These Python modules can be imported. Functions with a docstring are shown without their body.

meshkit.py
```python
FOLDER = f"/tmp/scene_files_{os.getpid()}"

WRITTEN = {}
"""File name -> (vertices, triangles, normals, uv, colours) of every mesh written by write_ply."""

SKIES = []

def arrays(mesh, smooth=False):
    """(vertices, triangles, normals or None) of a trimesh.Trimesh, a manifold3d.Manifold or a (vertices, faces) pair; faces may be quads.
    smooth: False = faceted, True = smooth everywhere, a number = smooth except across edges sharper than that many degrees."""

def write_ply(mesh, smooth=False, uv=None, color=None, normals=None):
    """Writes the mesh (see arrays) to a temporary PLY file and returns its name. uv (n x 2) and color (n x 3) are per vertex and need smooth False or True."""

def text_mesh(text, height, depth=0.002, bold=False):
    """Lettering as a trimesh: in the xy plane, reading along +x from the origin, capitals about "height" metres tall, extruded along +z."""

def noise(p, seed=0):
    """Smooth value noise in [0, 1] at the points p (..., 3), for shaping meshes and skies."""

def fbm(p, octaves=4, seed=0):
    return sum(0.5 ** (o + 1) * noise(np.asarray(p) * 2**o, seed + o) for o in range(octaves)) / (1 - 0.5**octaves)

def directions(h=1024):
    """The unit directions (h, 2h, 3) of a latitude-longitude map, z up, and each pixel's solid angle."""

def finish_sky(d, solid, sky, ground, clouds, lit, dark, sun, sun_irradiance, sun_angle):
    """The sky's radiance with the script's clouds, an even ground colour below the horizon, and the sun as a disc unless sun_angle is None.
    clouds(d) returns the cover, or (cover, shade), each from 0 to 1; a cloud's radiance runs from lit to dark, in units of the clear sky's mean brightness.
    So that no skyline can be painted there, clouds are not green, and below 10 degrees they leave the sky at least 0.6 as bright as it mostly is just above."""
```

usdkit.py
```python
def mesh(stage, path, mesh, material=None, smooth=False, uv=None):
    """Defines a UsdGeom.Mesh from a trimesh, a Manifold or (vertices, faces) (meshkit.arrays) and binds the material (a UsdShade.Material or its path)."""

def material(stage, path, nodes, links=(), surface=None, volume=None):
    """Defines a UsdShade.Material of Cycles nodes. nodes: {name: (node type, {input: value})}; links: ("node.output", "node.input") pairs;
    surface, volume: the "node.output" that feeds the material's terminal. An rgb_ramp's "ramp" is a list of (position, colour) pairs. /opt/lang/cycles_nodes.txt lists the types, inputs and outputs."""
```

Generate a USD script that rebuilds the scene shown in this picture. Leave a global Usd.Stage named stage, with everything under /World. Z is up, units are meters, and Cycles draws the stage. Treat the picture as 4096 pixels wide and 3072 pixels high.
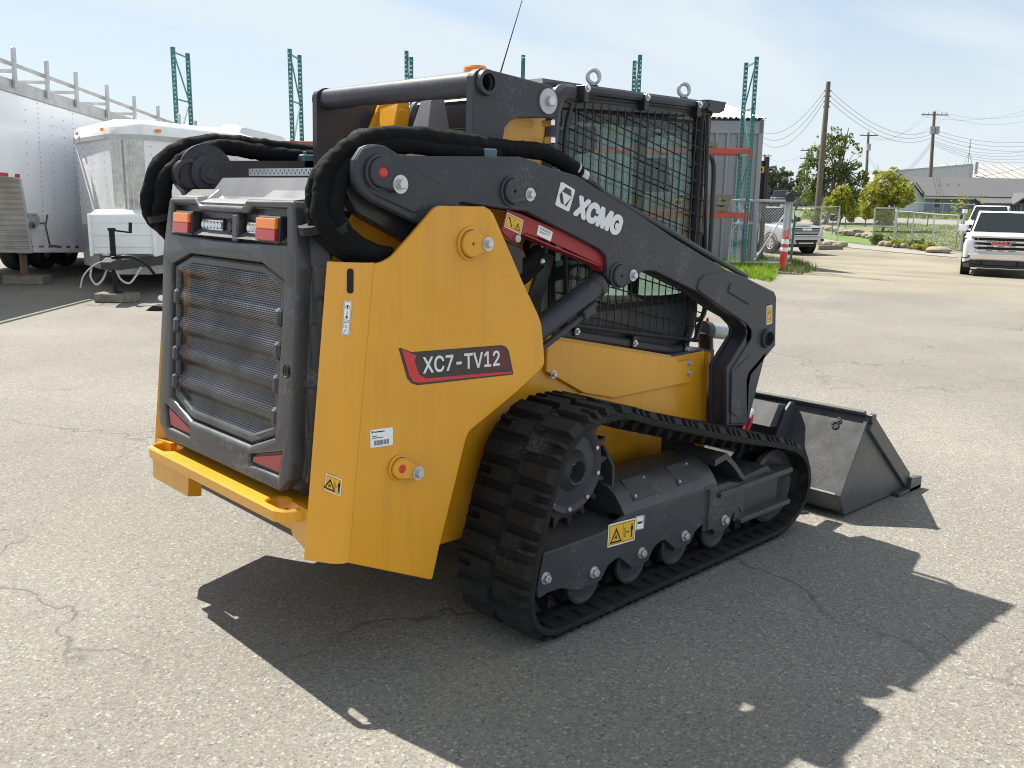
import math, random, numpy as np, trimesh, usdkit, meshkit
import manifold3d as m3
from shapely.geometry import Polygon, Point, box as sbox
from shapely.ops import unary_union
from pxr import Usd, UsdGeom, UsdLux, UsdShade, Gf, Sdf, Vt

stage = Usd.Stage.CreateInMemory()
UsdGeom.SetStageUpAxis(stage, UsdGeom.Tokens.z); UsdGeom.SetStageMetersPerUnit(stage, 1.0)
World = UsdGeom.Xform.Define(stage, '/World'); stage.SetDefaultPrim(World.GetPrim())
UsdGeom.Scope.Define(stage, '/World/Looks')
rng = np.random.default_rng(7)

# ------------------------------------------------------------------ camera
F = 3689.7                                   # focal length in photograph pixels (4096 wide)
YAW, PIT, ROL = np.radians([46.192, 11.735, 0.940])
CAM = np.array([-2.42, -3.141, 1.65])
def _basis():
    f = np.array([math.cos(YAW)*math.cos(PIT), math.sin(YAW)*math.cos(PIT), -math.sin(PIT)])
    r = np.cross(f, [0, 0, 1]); r /= np.linalg.norm(r); u = np.cross(r, f)
    return r*math.cos(ROL)+u*math.sin(ROL), u*math.cos(ROL)-r*math.sin(ROL), f
CR, CU, CF = _basis()
cam = UsdGeom.Camera.Define(stage, '/World/camera')
cam.CreateHorizontalApertureAttr(36.0); cam.CreateVerticalApertureAttr(27.0); cam.CreateFocalLengthAttr(36.0*F/4096)
cam.CreateClippingRangeAttr(Gf.Vec2f(0.05, 3000))
m = Gf.Matrix4d(1.0)
for i, v in enumerate((CR, CU, -CF, CAM)): m.SetRow(i, Gf.Vec4d(*map(float, v), 1.0 if i == 3 else 0.0))
cam.AddTransformOp().Set(m)
cam.CreateExposureAttr(EXPOSURE := 0.95)

# ------------------------------------------------------------------ sky and sun
SUN_AZ, SUN_EL = math.radians(93.0), math.radians(54.0)
SUN = np.array([math.cos(SUN_AZ)*math.cos(SUN_EL), math.sin(SUN_AZ)*math.cos(SUN_EL), math.sin(SUN_EL)])
def MAT(name, nodes, links=(), surface='p.BSDF', volume=None):
    return usdkit.material(stage, '/World/Looks/'+name, nodes, links, surface=surface, volume=volume)
sky_m = MAT('sky', {
    's': ('sky_texture', {'sky_type': 'single_scattering', 'sun_disc': False, 'sun_elevation': SUN_EL, 'sun_rotation': math.atan2(SUN[0], SUN[1]), 'air_density': 1.0, 'aerosol_density': 0.6, 'ozone_density': 2.0, 'altitude': 300.0}),
    'tc': ('texture_coordinate', {}),
    'sx': ('separate_xyz', {}), 'za': ('math', {'math_type': 'add', 'value2': 0.16}), 'zm': ('math', {'math_type': 'maximum', 'value2': 0.05}),
    'dx': ('math', {'math_type': 'divide'}), 'dy': ('math', {'math_type': 'divide'}), 'cb': ('combine_xyz', {}),
    'mp': ('mapping', {'rotation': (0, 0, 0.9), 'scale': (0.45, 1.3, 1.0), 'location': (0.3, 0.9, 0)}),
    'n': ('noise_texture', {'type': 'fBM', 'scale': 0.9, 'detail': 6.0, 'roughness': 0.5, 'distortion': 0.8}),
    'r': ('map_range', {'clamp': True, 'from_min': 0.36, 'from_max': 0.60, 'to_min': 0.42, 'to_max': 0.96}),
    'hz': ('map_range', {'clamp': True, 'from_min': 0.02, 'from_max': 0.33, 'to_min': 0.96, 'to_max': 0.0}), 'hm': ('math', {'math_type': 'maximum'}),
    'mx': ('mix_color', {'blend_type': 'mix', 'b': (5.9, 6.55, 7.0)}),
    'bg': ('background_shader', {'strength': 0.07})},
    [('tc.generated', 'sx.vector'), ('sx.z', 'za.value1'), ('za.value', 'zm.value1'), ('sx.x', 'dx.value1'), ('zm.value', 'dx.value2'), ('sx.y', 'dy.value1'), ('zm.value', 'dy.value2'),
     ('dx.value', 'cb.x'), ('dy.value', 'cb.y'), ('cb.vector', 'mp.vector'), ('mp.vector', 'n.vector'), ('n.fac', 'r.value'), ('sx.z', 'hz.value'), ('r.result', 'hm.value1'), ('hz.result', 'hm.value2'), ('hm.value', 'mx.fac'), ('s.color', 'mx.a'), ('mx.result', 'bg.color')], surface='bg.background')
dome = UsdLux.DomeLight.Define(stage, '/World/sky'); UsdShade.MaterialBindingAPI.Apply(dome.GetPrim()).Bind(sky_m)
dome.GetPrim().SetCustomDataByKey('kind', 'structure'); dome.GetPrim().SetCustomDataByKey('label', 'pale blue hazy summer sky with thin high cloud')
sun = UsdLux.DistantLight.Define(stage, '/World/sun')
sun.CreateIntensityAttr(1.25); sun.CreateNormalizeAttr(True); sun.CreateAngleAttr(0.53); sun.CreateColorAttr(Gf.Vec3f(1.0, 0.95, 0.87))
zx = SUN; xx = np.cross([0, 0, 1], zx); xx /= np.linalg.norm(xx); yx = np.cross(zx, xx)
m = Gf.Matrix4d(1.0)
for i, v in enumerate((xx, yx, zx)): m.SetRow(i, Gf.Vec4d(*map(float, v), 0.0))
sun.AddTransformOp().Set(m)

# ------------------------------------------------------------------ helpers
def ray(u, v): return CF + CR*(u-2048)/F - CU*(v-1536)/F
def on(u, v, ax, val):
    d = ray(u, v); return CAM + d*((val-CAM[ax])/d[ax])
def onplane(u, v, p0, n):
    d = ray(u, v); return CAM + d*(np.dot(np.asarray(p0)-CAM, n)/np.dot(d, n))
def deep(u, v, dep): return CAM + ray(u, v)*dep            # point at camera depth dep
def xz(y, pts): return [(p[0], p[2]) for p in (on(u, v, 1, y) for u, v in pts)]
def az(x, pts): return [(-p[1], p[2]) for p in (on(u, v, 0, x) for u, v in pts)]

def cat(*ms):
    ms = [q for q in ms if q is not None and len(q.faces)]
    return trimesh.util.concatenate(ms)
def to_tm(mf):
    k = mf.to_mesh(); return trimesh.Trimesh(k.vert_properties[:, :3], k.tri_verts, process=False)
def quads(v, f): return trimesh.Trimesh(np.asarray(v, float), np.vstack([np.asarray(f)[:, [0, 1, 2]], np.asarray(f)[:, [0, 2, 3]]]), process=False)
def flip(mesh, ax=1):
    v = mesh.vertices.copy(); v[:, ax] *= -1
    return trimesh.Trimesh(v, mesh.faces[:, ::-1], process=False)
def move(mesh, d):
    k = mesh.copy(); k.vertices = k.vertices + np.asarray(d); return k
def framed(mesh, o, ex, ey):
    """local (x,y,z) -> o + x ex + y ey + z (ex x ey)"""
    o, ex, ey = (np.asarray(q, float) for q in (o, ex, ey)); ez = np.cross(ex, ey)
    k = mesh.copy(); v = k.vertices; k.vertices = o + v[:, :1]*ex + v[:, 1:2]*ey + v[:, 2:3]*ez; return k
def rnd(poly, r):
    if not isinstance(poly, Polygon): poly = Polygon(poly)
    if not poly.is_valid: poly = poly.buffer(0)
    if r <= 0: return poly
    q = poly.buffer(-r, quad_segs=4).buffer(2*r, quad_segs=4).buffer(-r, quad_segs=4)
    return q if q.geom_type == 'Polygon' and not q.is_empty else poly
def _inset(p, b):
    n = len(p); d = np.roll(p, -1, 0)-p; d /= np.maximum(np.linalg.norm(d, axis=1, keepdims=True), 1e-12)
    nr = np.stack([-d[:, 1], d[:, 0]], 1); n0 = np.roll(nr, 1, 0); s = n0+nr
    return p + b*s/np.maximum((s*nr).sum(1, keepdims=True), 0.35)
def slab(poly, t, bevel=0.0, back=True):
    """polygon in xy extruded z 0..t, its front edge chamfered"""
    poly = poly if isinstance(poly, Polygon) else Polygon(poly)
    poly = poly.simplify(1e-4)
    out = []
    rings = []
    for i, rg in enumerate([poly.exterior]+list(poly.interiors)):
        c = np.asarray(rg.coords)[:-1]
        area = 0.5*np.sum(c[:, 0]*np.roll(c[:, 1], -1)-np.roll(c[:, 0], -1)*c[:, 1])
        if (area > 0) != (i == 0): c = c[::-1]
        rings.append(c)
    tops = [(_inset(c, bevel) if bevel > 0 else c) for c in rings]
    def cap(rs, z, up):
        v, f = trimesh.creation.triangulate_polygon(Polygon(rs[0], rs[1:]), engine='earcut')
        f = np.asarray(f); v = np.asarray(v)
        a, b_, c_ = v[f[:, 0]], v[f[:, 1]], v[f[:, 2]]
        cr = (b_[:, 0]-a[:, 0])*(c_[:, 1]-a[:, 1])-(b_[:, 1]-a[:, 1])*(c_[:, 0]-a[:, 0])
        f = f.copy(); bad = (cr < 0) if up else (cr > 0); f[bad] = f[bad][:, ::-1]
        out.append(trimesh.Trimesh(np.column_stack([v, np.full(len(v), z)]), f, process=False))
    cap(tops, t, True)
    if back: cap(rings, 0.0, False)
    for c, tp in zip(rings, tops):
        lv = [np.column_stack([c, np.zeros(len(c))]), np.column_stack([c, np.full(len(c), t-bevel)])]
        if bevel > 0: lv.append(np.column_stack([tp, np.full(len(c), t)]))
        n = len(c); v = np.vstack(lv); f = []
        i = np.arange(n); j = (i+1) % n
        for k in range(len(lv)-1): f.append(np.stack([k*n+i, k*n+j, (k+1)*n+j, (k+1)*n+i], 1))
        out.append(quads(v, np.vstack(f)))
    k = cat(*out); k.merge_vertices(digits_vertex=6); return k
def yslab(pts, y0, t, bevel=0.002, r=0.0, holes=()):
    """right-hand side plate: outline in (x,z), its back on plane y0, growing towards -y"""
    p = rnd(pts, r)
    for h in holes: p = p.difference(h if isinstance(h, Polygon) else Polygon(h))
    if p.geom_type != 'Polygon': p = max(p.geoms, key=lambda g: g.area)
    return framed(slab(p, t, bevel), (0, y0, 0), (1, 0, 0), (0, 0, 1))
def xslab(pts, x0, t, bevel=0.002, r=0.0, holes=()):
    """rear-facing plate: outline in (-y,z), growing towards -x"""
    p = rnd(pts, r)
    for h in holes: p = p.difference(h if isinstance(h, Polygon) else Polygon(h))
    return framed(slab(p, t, bevel), (x0, 0, 0), (0, -1, 0), (0, 0, 1))
def zslab(pts, z0, t, bevel=0.002, r=0.0, holes=()):
    p = rnd(pts, r)
    for h in holes: p = p.difference(h if isinstance(h, Polygon) else Polygon(h))
    return framed(slab(p, t, bevel), (0, 0, z0), (1, 0, 0), (0, 1, 0))
def rect(x0, y0, x1, y1): return [(x0, y0), (x1, y0), (x1, y1), (x0, y1)]
def disc(c, r, n=24): return Polygon([(c[0]+r*math.cos(a), c[1]+r*math.sin(a)) for a in np.linspace(0, 2*math.pi, n, endpoint=False)])
def tear(c0, r0, c1, r1): return unary_union([disc(c0, r0), disc(c1, r1)]).convex_hull
def bx(x0, x1, y0, y1, z0, z1, b=0.0):
    x0, x1 = sorted((x0, x1)); y0, y1 = sorted((y0, y1)); z0, z1 = sorted((z0, z1))
    if b <= 0: return trimesh.creation.box(bounds=[(x0, y0, z0), (x1, y1, z1)])
    pts = []
    for sx in (0, 1):
        for sy in (0, 1):
            for sz in (0, 1):
                p = np.array([(x0, x1)[sx], (y0, y1)[sy], (z0, z1)[sz]]); s = 1-2*np.array([sx, sy, sz])
                for k in range(3):
                    q = p+b*s; q[k] = p[k]; pts.append(q)
    return trimesh.convex.convex_hull(np.array(pts))
def obox(o, ex, ey, ez, b=0.0):
    """box from corner o along three edge vectors"""
    o, ex, ey, ez = (np.asarray(q, float) for q in (o, ex, ey, ez))
    L = [np.linalg.norm(q) for q in (ex, ey, ez)]
    k = bx(0, L[0], 0, L[1], 0, L[2], b); v = k.vertices
    k.vertices = o + v[:, :1]*ex/L[0] + v[:, 1:2]*ey/L[1] + v[:, 2:3]*ez/L[2]
    if np.dot(np.cross(ex, ey), ez) < 0: k.invert()
    return k
def hull(pts): return trimesh.convex.convex_hull(np.asarray(pts, float))
def cyl(a, b, r, n=20, r2=None, caps=True):
    a, b = np.asarray(a, float), np.asarray(b, float); return sweep([a, b], [r, r if r2 is None else r2], n, caps)
def smooth_path(pts, k=6):
    """Catmull-Rom through the points"""
    p = np.asarray(pts, float); q = np.vstack([2*p[0]-p[1], p, 2*p[-1]-p[-2]]); out = []
    for i in range(1, len(q)-2):
        for t in np.linspace(0, 1, k, endpoint=False):
            a, b, c, d = q[i-1], q[i], q[i+1], q[i+2]
            out.append(0.5*((2*b)+(c-a)*t+(2*a-5*b+4*c-d)*t*t+(3*b-a-3*c+d)*t**3))
    return np.array(out+[p[-1]])
def sweep(path, r, n=10, caps=True, closed=False):
    p = np.asarray(path, float); m_ = len(p); r = np.broadcast_to(np.asarray(r, float), (m_,))
    if closed: t = np.roll(p, -1, 0)-np.roll(p, 1, 0)
    else: t = np.gradient(p, axis=0)
    t = t/np.maximum(np.linalg.norm(t, axis=1, keepdims=True), 1e-9)
    ref = np.array([0, 0, 1.0]) if abs(t[0][2]) < 0.9 else np.array([1.0, 0, 0])
    u = np.cross(t[0], ref); u /= np.linalg.norm(u); U = [u]
    for i in range(1, m_):
        u = U[-1]-t[i]*np.dot(U[-1], t[i]); u /= np.linalg.norm(u); U.append(u)
    U = np.array(U); W = np.cross(t, U); a = np.linspace(0, 2*math.pi, n, endpoint=False)
    v = (p[:, None]+r[:, None, None]*(np.cos(a)[None, :, None]*U[:, None]+np.sin(a)[None, :, None]*W[:, None])).reshape(-1, 3)
    i, j = np.meshgrid(np.arange(m_ if closed else m_-1), np.arange(n), indexing='ij'); i = i.ravel(); j = j.ravel(); i2 = (i+1) % m_; j2 = (j+1) % n
    k = quads(v, np.stack([i*n+j, i*n+j2, i2*n+j2, i2*n+j], 1))
    if caps and not closed:
        f = [[0, b+1, b] for b in range(1, n-1)]+[[(m_-1)*n, (m_-1)*n+b, (m_-1)*n+b+1] for b in range(1, n-1)]
        k = trimesh.Trimesh(k.vertices, np.vstack([k.faces, f]), process=False)
    return k
def lathe(prof, a, b, n=24):
    """profile [(radius, s)] turned about the axis from a (s=0) towards b"""
    a, b = np.asarray(a, float), np.asarray(b, float); t = (b-a)/np.linalg.norm(b-a)
    ref = np.array([0, 0, 1.0]) if abs(t[2]) < 0.9 else np.array([1.0, 0, 0]); u = np.cross(ref, t); u /= np.linalg.norm(u); w = np.cross(t, u)
    an = np.linspace(0, 2*math.pi, n, endpoint=False); v = []
    for r, s in prof: v += [a+t*s+max(r, 1e-5)*(u*math.cos(q)+w*math.sin(q)) for q in an]
    f = []
    for i in range(len(prof)-1):
        for j in range(n): f.append((i*n+j, i*n+(j+1) % n, (i+1)*n+(j+1) % n, (i+1)*n+j))
    return quads(v, np.array(f))
def spot(c, d, r, h, n=6, rot=0.0):
    """prism with n sides at c, rising along direction d"""
    c = np.asarray(c, float); d = np.asarray(d, float); d /= np.linalg.norm(d)
    return lathe([(0, 0), (r, 0), (r, h*0.85), (r*0.86, h), (0, h)], c, c+d, n)
def bolt(c, d, r, washer=True):
    c = np.asarray(c, float); d = np.asarray(d, float)/np.linalg.norm(d); ms = []
    if washer:
        ms.append(lathe([(0, 0), (r*1.75, 0), (r*1.75, r*.3), (0, r*.3)], c, c+d, 18)); c = c+d*r*.3
        ms.append(lathe([(0, 0), (r*1.2, 0), (r*1.2, r*.25), (0, r*.25)], c, c+d, 18)); c = c+d*r*.25
    ms.append(spot(c, d, r, r*.9)); return cat(*ms)
def grid(nu, nv, fn):
    u, v = np.meshgrid(np.linspace(0, 1, nu), np.linspace(0, 1, nv), indexing='ij')
    p = fn(u.ravel(), v.ravel()); i, j = np.meshgrid(np.arange(nu-1), np.arange(nv-1), indexing='ij'); i = i.ravel(); j = j.ravel()
    return quads(p, np.stack([i*nv+j, (i+1)*nv+j, (i+1)*nv+j+1, i*nv+j+1], 1))
def lettering(text, o, right, up, depth, n, bold=True, fat=0.0):
    """text whose lower left, lower right and upper left corners are the three points; n = outward normal"""
    t = meshkit.text_mesh(text, 1.0, 1.0, bold=bold)
    if fat > 0:
        top = t.faces[np.all(t.vertices[t.faces][:, :, 2] > .5, axis=1)]; sh = unary_union([Polygon(t.vertices[f][:, :2]).buffer(1e-4) for f in top]).buffer(fat, join_style=2).simplify(.004)
        t = cat(*[slab(g, 1.0, 0) for g in getattr(sh, 'geoms', [sh])])
    v = t.vertices; lo, hi = v.min(0), v.max(0)
    q = (v-lo)/(hi-lo); o, right, up, n = (np.asarray(k, float) for k in (o, right, up, n))
    V = o+q[:, :1]*(right-o)+q[:, 1:2]*(up-o)+q[:, 2:3]*n*depth
    k = trimesh.Trimesh(V, t.faces, process=False)
    if np.dot(np.cross(right-o, up-o), n) < 0: k.invert()
    return k

_used = {}
def _name(parent, name):
    k = (parent, name); c = _used.get(k, 0); _used[k] = c+1
    return parent+'/'+name+(f'_{c:03d}' if c else '')
def tag(prim, label=None, cat_=None, group=None, kind=None):
    for k, v in (('label', label), ('category', cat_), ('group', group), ('kind', kind)):
        if v: prim.SetCustomDataByKey(k, v)
class Thing:
    def __init__(s, name, label, cat_, loc=(0, 0, 0), group=None, kind=None):
        s.path = _name('/World', name); s.loc = np.asarray(loc, float)
        x = UsdGeom.Xform.Define(stage, s.path); x.AddTranslateOp().Set(Gf.Vec3d(*map(float, s.loc))); tag(x.GetPrim(), label, cat_, group, kind)
    def part(s, name, mesh, mat, parent=None, label=None, smooth=32, kind=None):
        p = _name(parent or s.path, name)
        k = usdkit.mesh(stage, p, move(mesh, -s.loc), mat, smooth=smooth)
        k.CreateDoubleSidedAttr(True); tag(k.GetPrim(), label, kind=kind); return p
def one(name, mesh, mat, label=None, cat_=None, group=None, kind=None, smooth=32):
    p = _name('/World', name); k = usdkit.mesh(stage, p, mesh, mat, smooth=smooth); k.CreateDoubleSidedAttr(True)
    tag(k.GetPrim(), label, cat_, group, kind); return p
def copy_of(src, name, loc, rz, label, cat_, group=None):
    p = _name('/World', name); x = UsdGeom.Xform.Define(stage, p); x.GetPrim().GetReferences().AddInternalReference(src.path)
    x.GetPrim().SetInstanceable(True); x.ClearXformOpOrder(); x.AddTranslateOp().Set(Gf.Vec3d(*map(float, loc)))
    if rz: x.AddRotateZOp().Set(float(rz))
    tag(x.GetPrim(), label, cat_, group); return p

# ------------------------------------------------------------------ materials
def paint(name, col, rough=0.4, var=0.06, dust=0.0, dustcol=(0.30, 0.28, 0.25), scale=3.0, metal=0.0, bump=0.0, bscale=400.0, spec=0.5, coat=0.0, fleck=0.0, streak=0.0):
    """paint or metal with slow tone drift, fine grain and dust lying on upward faces"""
    n = {'g': ('geometry', {}), 'n1': ('noise_texture', {'type': 'fBM', 'scale': scale, 'detail': 6.0, 'roughness': 0.6}),
         'r1': ('rgb_ramp', {'ramp': [(0.3, tuple(c*(1-var) for c in col)), (0.7, tuple(min(c*(1+var), 1) for c in col))]}),
         'p': ('principled_bsdf', {'metallic': metal, 'specular_ior_level': spec, 'coat_weight': coat, 'coat_roughness': 0.15}),
         'rr': ('map_range', {'clamp': True, 'from_min': 0.3, 'from_max': 0.7, 'to_min': rough*0.85, 'to_max': min(rough*1.2, 1)})}
    l = [('g.position', 'n1.vector'), ('n1.fac', 'r1.fac'), ('n1.fac', 'rr.value'), ('rr.result', 'p.roughness')]
    src = 'r1.color'
    if streak > 0:
        n.update({'sm': ('mapping', {'scale': (16.0, 16.0, 1.1)}), 'ns': ('noise_texture', {'type': 'fBM', 'scale': 1.0, 'detail': 5.0, 'roughness': 0.65}), 'ms': ('map_range', {'clamp': True, 'from_min': 0.52, 'from_max': 0.72, 'to_min': 0.0, 'to_max': streak}), 'xs': ('mix_color', {'b': tuple(c*.45+.02 for c in col)})})
        l += [('g.position', 'sm.vector'), ('sm.vector', 'ns.vector'), ('ns.fac', 'ms.value'), ('ms.result', 'xs.fac'), (src, 'xs.a')]; src = 'xs.result'
    if fleck > 0:
        n.update({'nf': ('noise_texture', {'type': 'fBM', 'scale': 70.0, 'detail': 4.0, 'roughness': 0.7}), 'nb': ('noise_texture', {'type': 'fBM', 'scale': 5.0, 'detail': 4.0}), 'nm': ('math', {'math_type': 'multiply'}), 'mf': ('map_range', {'clamp': True, 'from_min': 0.30, 'from_max': 0.42, 'to_min': 0.0, 'to_max': fleck}), 'xf': ('mix_color', {'b': dustcol})})
        l += [('g.position', 'nf.vector'), ('g.position', 'nb.vector'), ('nf.fac', 'nm.value1'), ('nb.fac', 'nm.value2'), ('nm.value', 'mf.value'), ('mf.result', 'xf.fac'), (src, 'xf.a')]; src = 'xf.result'
    if dust > 0:
        n.update({'sn': ('separate_xyz', {}), 'up': ('map_range', {'clamp': True, 'from_min': 0.15, 'from_max': 0.95, 'to_min': 0.0, 'to_max': dust}),
                  'n2': ('noise_texture', {'type': 'fBM', 'scale': 9.0, 'detail': 8.0, 'roughness': 0.7}), 'm2': ('map_range', {'clamp': True, 'from_min': 0.35, 'from_max': 0.65, 'to_min': 0.45, 'to_max': 1.0}),
                  'mu': ('math', {'math_type': 'multiply'}), 'mx': ('mix_color', {'b': dustcol})})
        l += [('g.normal', 'sn.vector'), ('sn.z', 'up.value'), ('g.position', 'n2.vector'), ('n2.fac', 'm2.value'), ('up.result', 'mu.value1'), ('m2.result', 'mu.value2'),
              ('mu.value', 'mx.fac'), (src, 'mx.a'), ('mx.result', 'p.base_color')]
    else: l.append((src, 'p.base_color'))
    if bump > 0:
        n.update({'n3': ('noise_texture', {'type': 'fBM', 'scale': bscale, 'detail': 3.0}), 'bp': ('bump', {'strength': bump, 'distance': 0.002})})
        l += [('g.position', 'n3.vector'), ('n3.fac', 'bp.height'), ('bp.normal', 'p.normal')]
    return MAT(name, n, l)
def glass(name, tint, refl=1.0, rough=0.02):
    return MAT(name, {'t': ('transparent_bsdf', {'color': tint}), 'g': ('glossy_bsdf', {'color': (1, 1, 1), 'roughness': rough}), 'f': ('layer_weight', {'blend': 0.5}), 'pw': ('math', {'math_type': 'power', 'value2': 4.0}),
                      'mm': ('math', {'math_type': 'multiply_add', 'value2': 0.9*refl, 'value3': 0.045*refl}), 'm': ('mix_closure', {})},
               [('f.facing', 'pw.value1'), ('pw.value', 'mm.value1'), ('mm.value', 'm.fac'), ('t.BSDF', 'm.closure1'), ('g.BSDF', 'm.closure2')], surface='m.closure')
M = {}
M['yellow'] = paint('yellow_paint', (0.66, 0.300, 0.011), 0.34, 0.08, coat=0.45, scale=2.0, bump=0.035, bscale=45, streak=0.22, fleck=0.10, dustcol=(.45, .36, .22))
M['grey'] = paint('dark_grey_paint', (0.029, 0.031, 0.038), 0.42, 0.15, spec=0.42, fleck=0.35, streak=0.25, dustcol=(.16, .16, .165), dust=0.13, bump=0.05, bscale=220)
M['door'] = paint('door_grey_paint', (0.036, 0.037, 0.041), 0.32, 0.15, fleck=0.25, streak=0.35, dust=0.45, dustcol=(0.30, 0.29, 0.28), bump=0.04, bscale=150)
M['hood'] = paint('dusty_hood', (0.13, 0.134, 0.145), 0.5, 0.12, dust=0.6, dustcol=(0.21, 0.217, 0.23))
M['black'] = paint('black_paint', (0.014, 0.014, 0.016), 0.38, 0.10, dust=0.12)
M['mesh'] = paint('guard_black', (0.010, 0.010, 0.012), 0.45, 0.05)
M['rubber'] = paint('track_rubber', (0.015, 0.0145, 0.014), 0.75, 0.25, spec=0.22, fleck=0.55, dust=0.24, dustcol=(0.10, 0.095, 0.09), scale=14, bump=0.3, bscale=90)
M['hose'] = paint('hose_sleeve', (0.006, 0.006, 0.0065), 0.85, 0.3, spec=0.12, dust=0.14, dustcol=(0.07, 0.068, 0.064), scale=25, bump=0.7, bscale=120)
M['under'] = paint('undercarriage_grey', (0.027, 0.029, 0.035), 0.46, 0.2, fleck=0.45, streak=0.3, dust=0.65, dustcol=(0.15, 0.14, 0.13), scale=6)
M['bucket'] = paint('bucket_grey', (0.060, 0.062, 0.064), 0.42, 0.22, fleck=0.6, streak=0.2, dust=0.35, dustcol=(0.15, 0.15, 0.15), scale=7, metal=0.25, bump=0.1, bscale=60)
M['steel'] = paint('zinc_bolt', (0.55, 0.55, 0.56), 0.33, 0.1, metal=0.85)
M['galv'] = paint('galvanised_steel', (0.42, 0.43, 0.45), 0.45, 0.12, metal=0.6, scale=12)
M['chrome'] = paint('chrome', (0.75, 0.75, 0.76), 0.12, 0.03, metal=1.0)
M['red'] = paint('red_paint', (0.30, 0.022, 0.028), 0.45, 0.08)
M['lens_red'] = paint('red_lens', (0.42, 0.012, 0.016), 0.15, 0.1, coat=0.5, bump=0.35, bscale=300)
M['lens_amber'] = paint('amber_lens', (0.80, 0.20, 0.010), 0.15, 0.1, coat=0.5, bump=0.35, bscale=300)
M['reflector'] = paint('red_reflector', (0.38, 0.02, 0.022), 0.3, 0.05, coat=0.3)
M['lamp'] = paint('led_reflector', (0.75, 0.76, 0.75), 0.15, 0.1, metal=0.7)
M['white'] = paint('decal_white', (0.78, 0.79, 0.80), 0.4, 0.03)
M['silver'] = paint('decal_silver', (0.66, 0.67, 0.69), 0.35, 0.05)
M['dark'] = paint('decal_dark', (0.030, 0.028, 0.027), 0.4, 0.05)
M['sticker_y'] = paint('decal_yellow', (0.72, 0.42, 0.030), 0.4, 0.04)
M['sticker_r'] = paint('decal_red', (0.55, 0.035, 0.035), 0.4, 0.04)
M['ink'] = paint('ink_black', (0.010, 0.010, 0.010), 0.5, 0.02, spec=0.25)
M['glass'] = glass('cab_glass', (0.78, 0.87, 0.84), 0.8)
M['seat'] = paint('seat_vinyl', (0.02, 0.022, 0.026), 0.6, 0.1)
M['clamp'] = paint('blue_green_clamp', (0.055, 0.12, 0.14), 0.45, 0.08, dust=0.6, dustcol=(0.5, 0.48, 0.38))
# ------------------------------------------------------------------ the compact track loader
L = Thing('track_loader', 'yellow and dark grey compact track loader with bucket in the middle of the yard', 'track loader', (0.6, 0, 0))
def both(name, mesh, mat, **k):
    a = L.part(name, mesh, mat, **k); b = L.part(name, flip(mesh), mat, **k); return a, b

# chassis
ch_out = [(-0.62, 0.36), (-0.30, 0.30), (1.40, 0.30), (1.465, 0.42), (1.445, 0.885), (1.18, 0.885), (1.16, 0.895), (0.30, 1.075), (-0.62, 1.30)]
chassis = L.part('chassis', yslab(ch_out, 0.51, 1.02, 0.006), M['yellow'])
for s in (1, -1):
    side = yslab(xz(-.535, [(2195, 1352), (2712, 1433), (2716, 1446), (2764, 1440), (2766, 1530), (2462, 1594), (2340, 1574), (2190, 1488)]), -.512, .018, .004)
    L.part('side_panel', side if s == 1 else flip(side), M['yellow'], parent=chassis)
    for q in ((2757, 1452), (2755, 1491), (2214, 1497)):
        c = on(*q, 1, -.53); k = bolt((c[0], -.53, c[2]), (0, -1, 0), .010); L.part('bolt', k if s == 1 else flip(k), M['steel'], parent=chassis)
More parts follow.
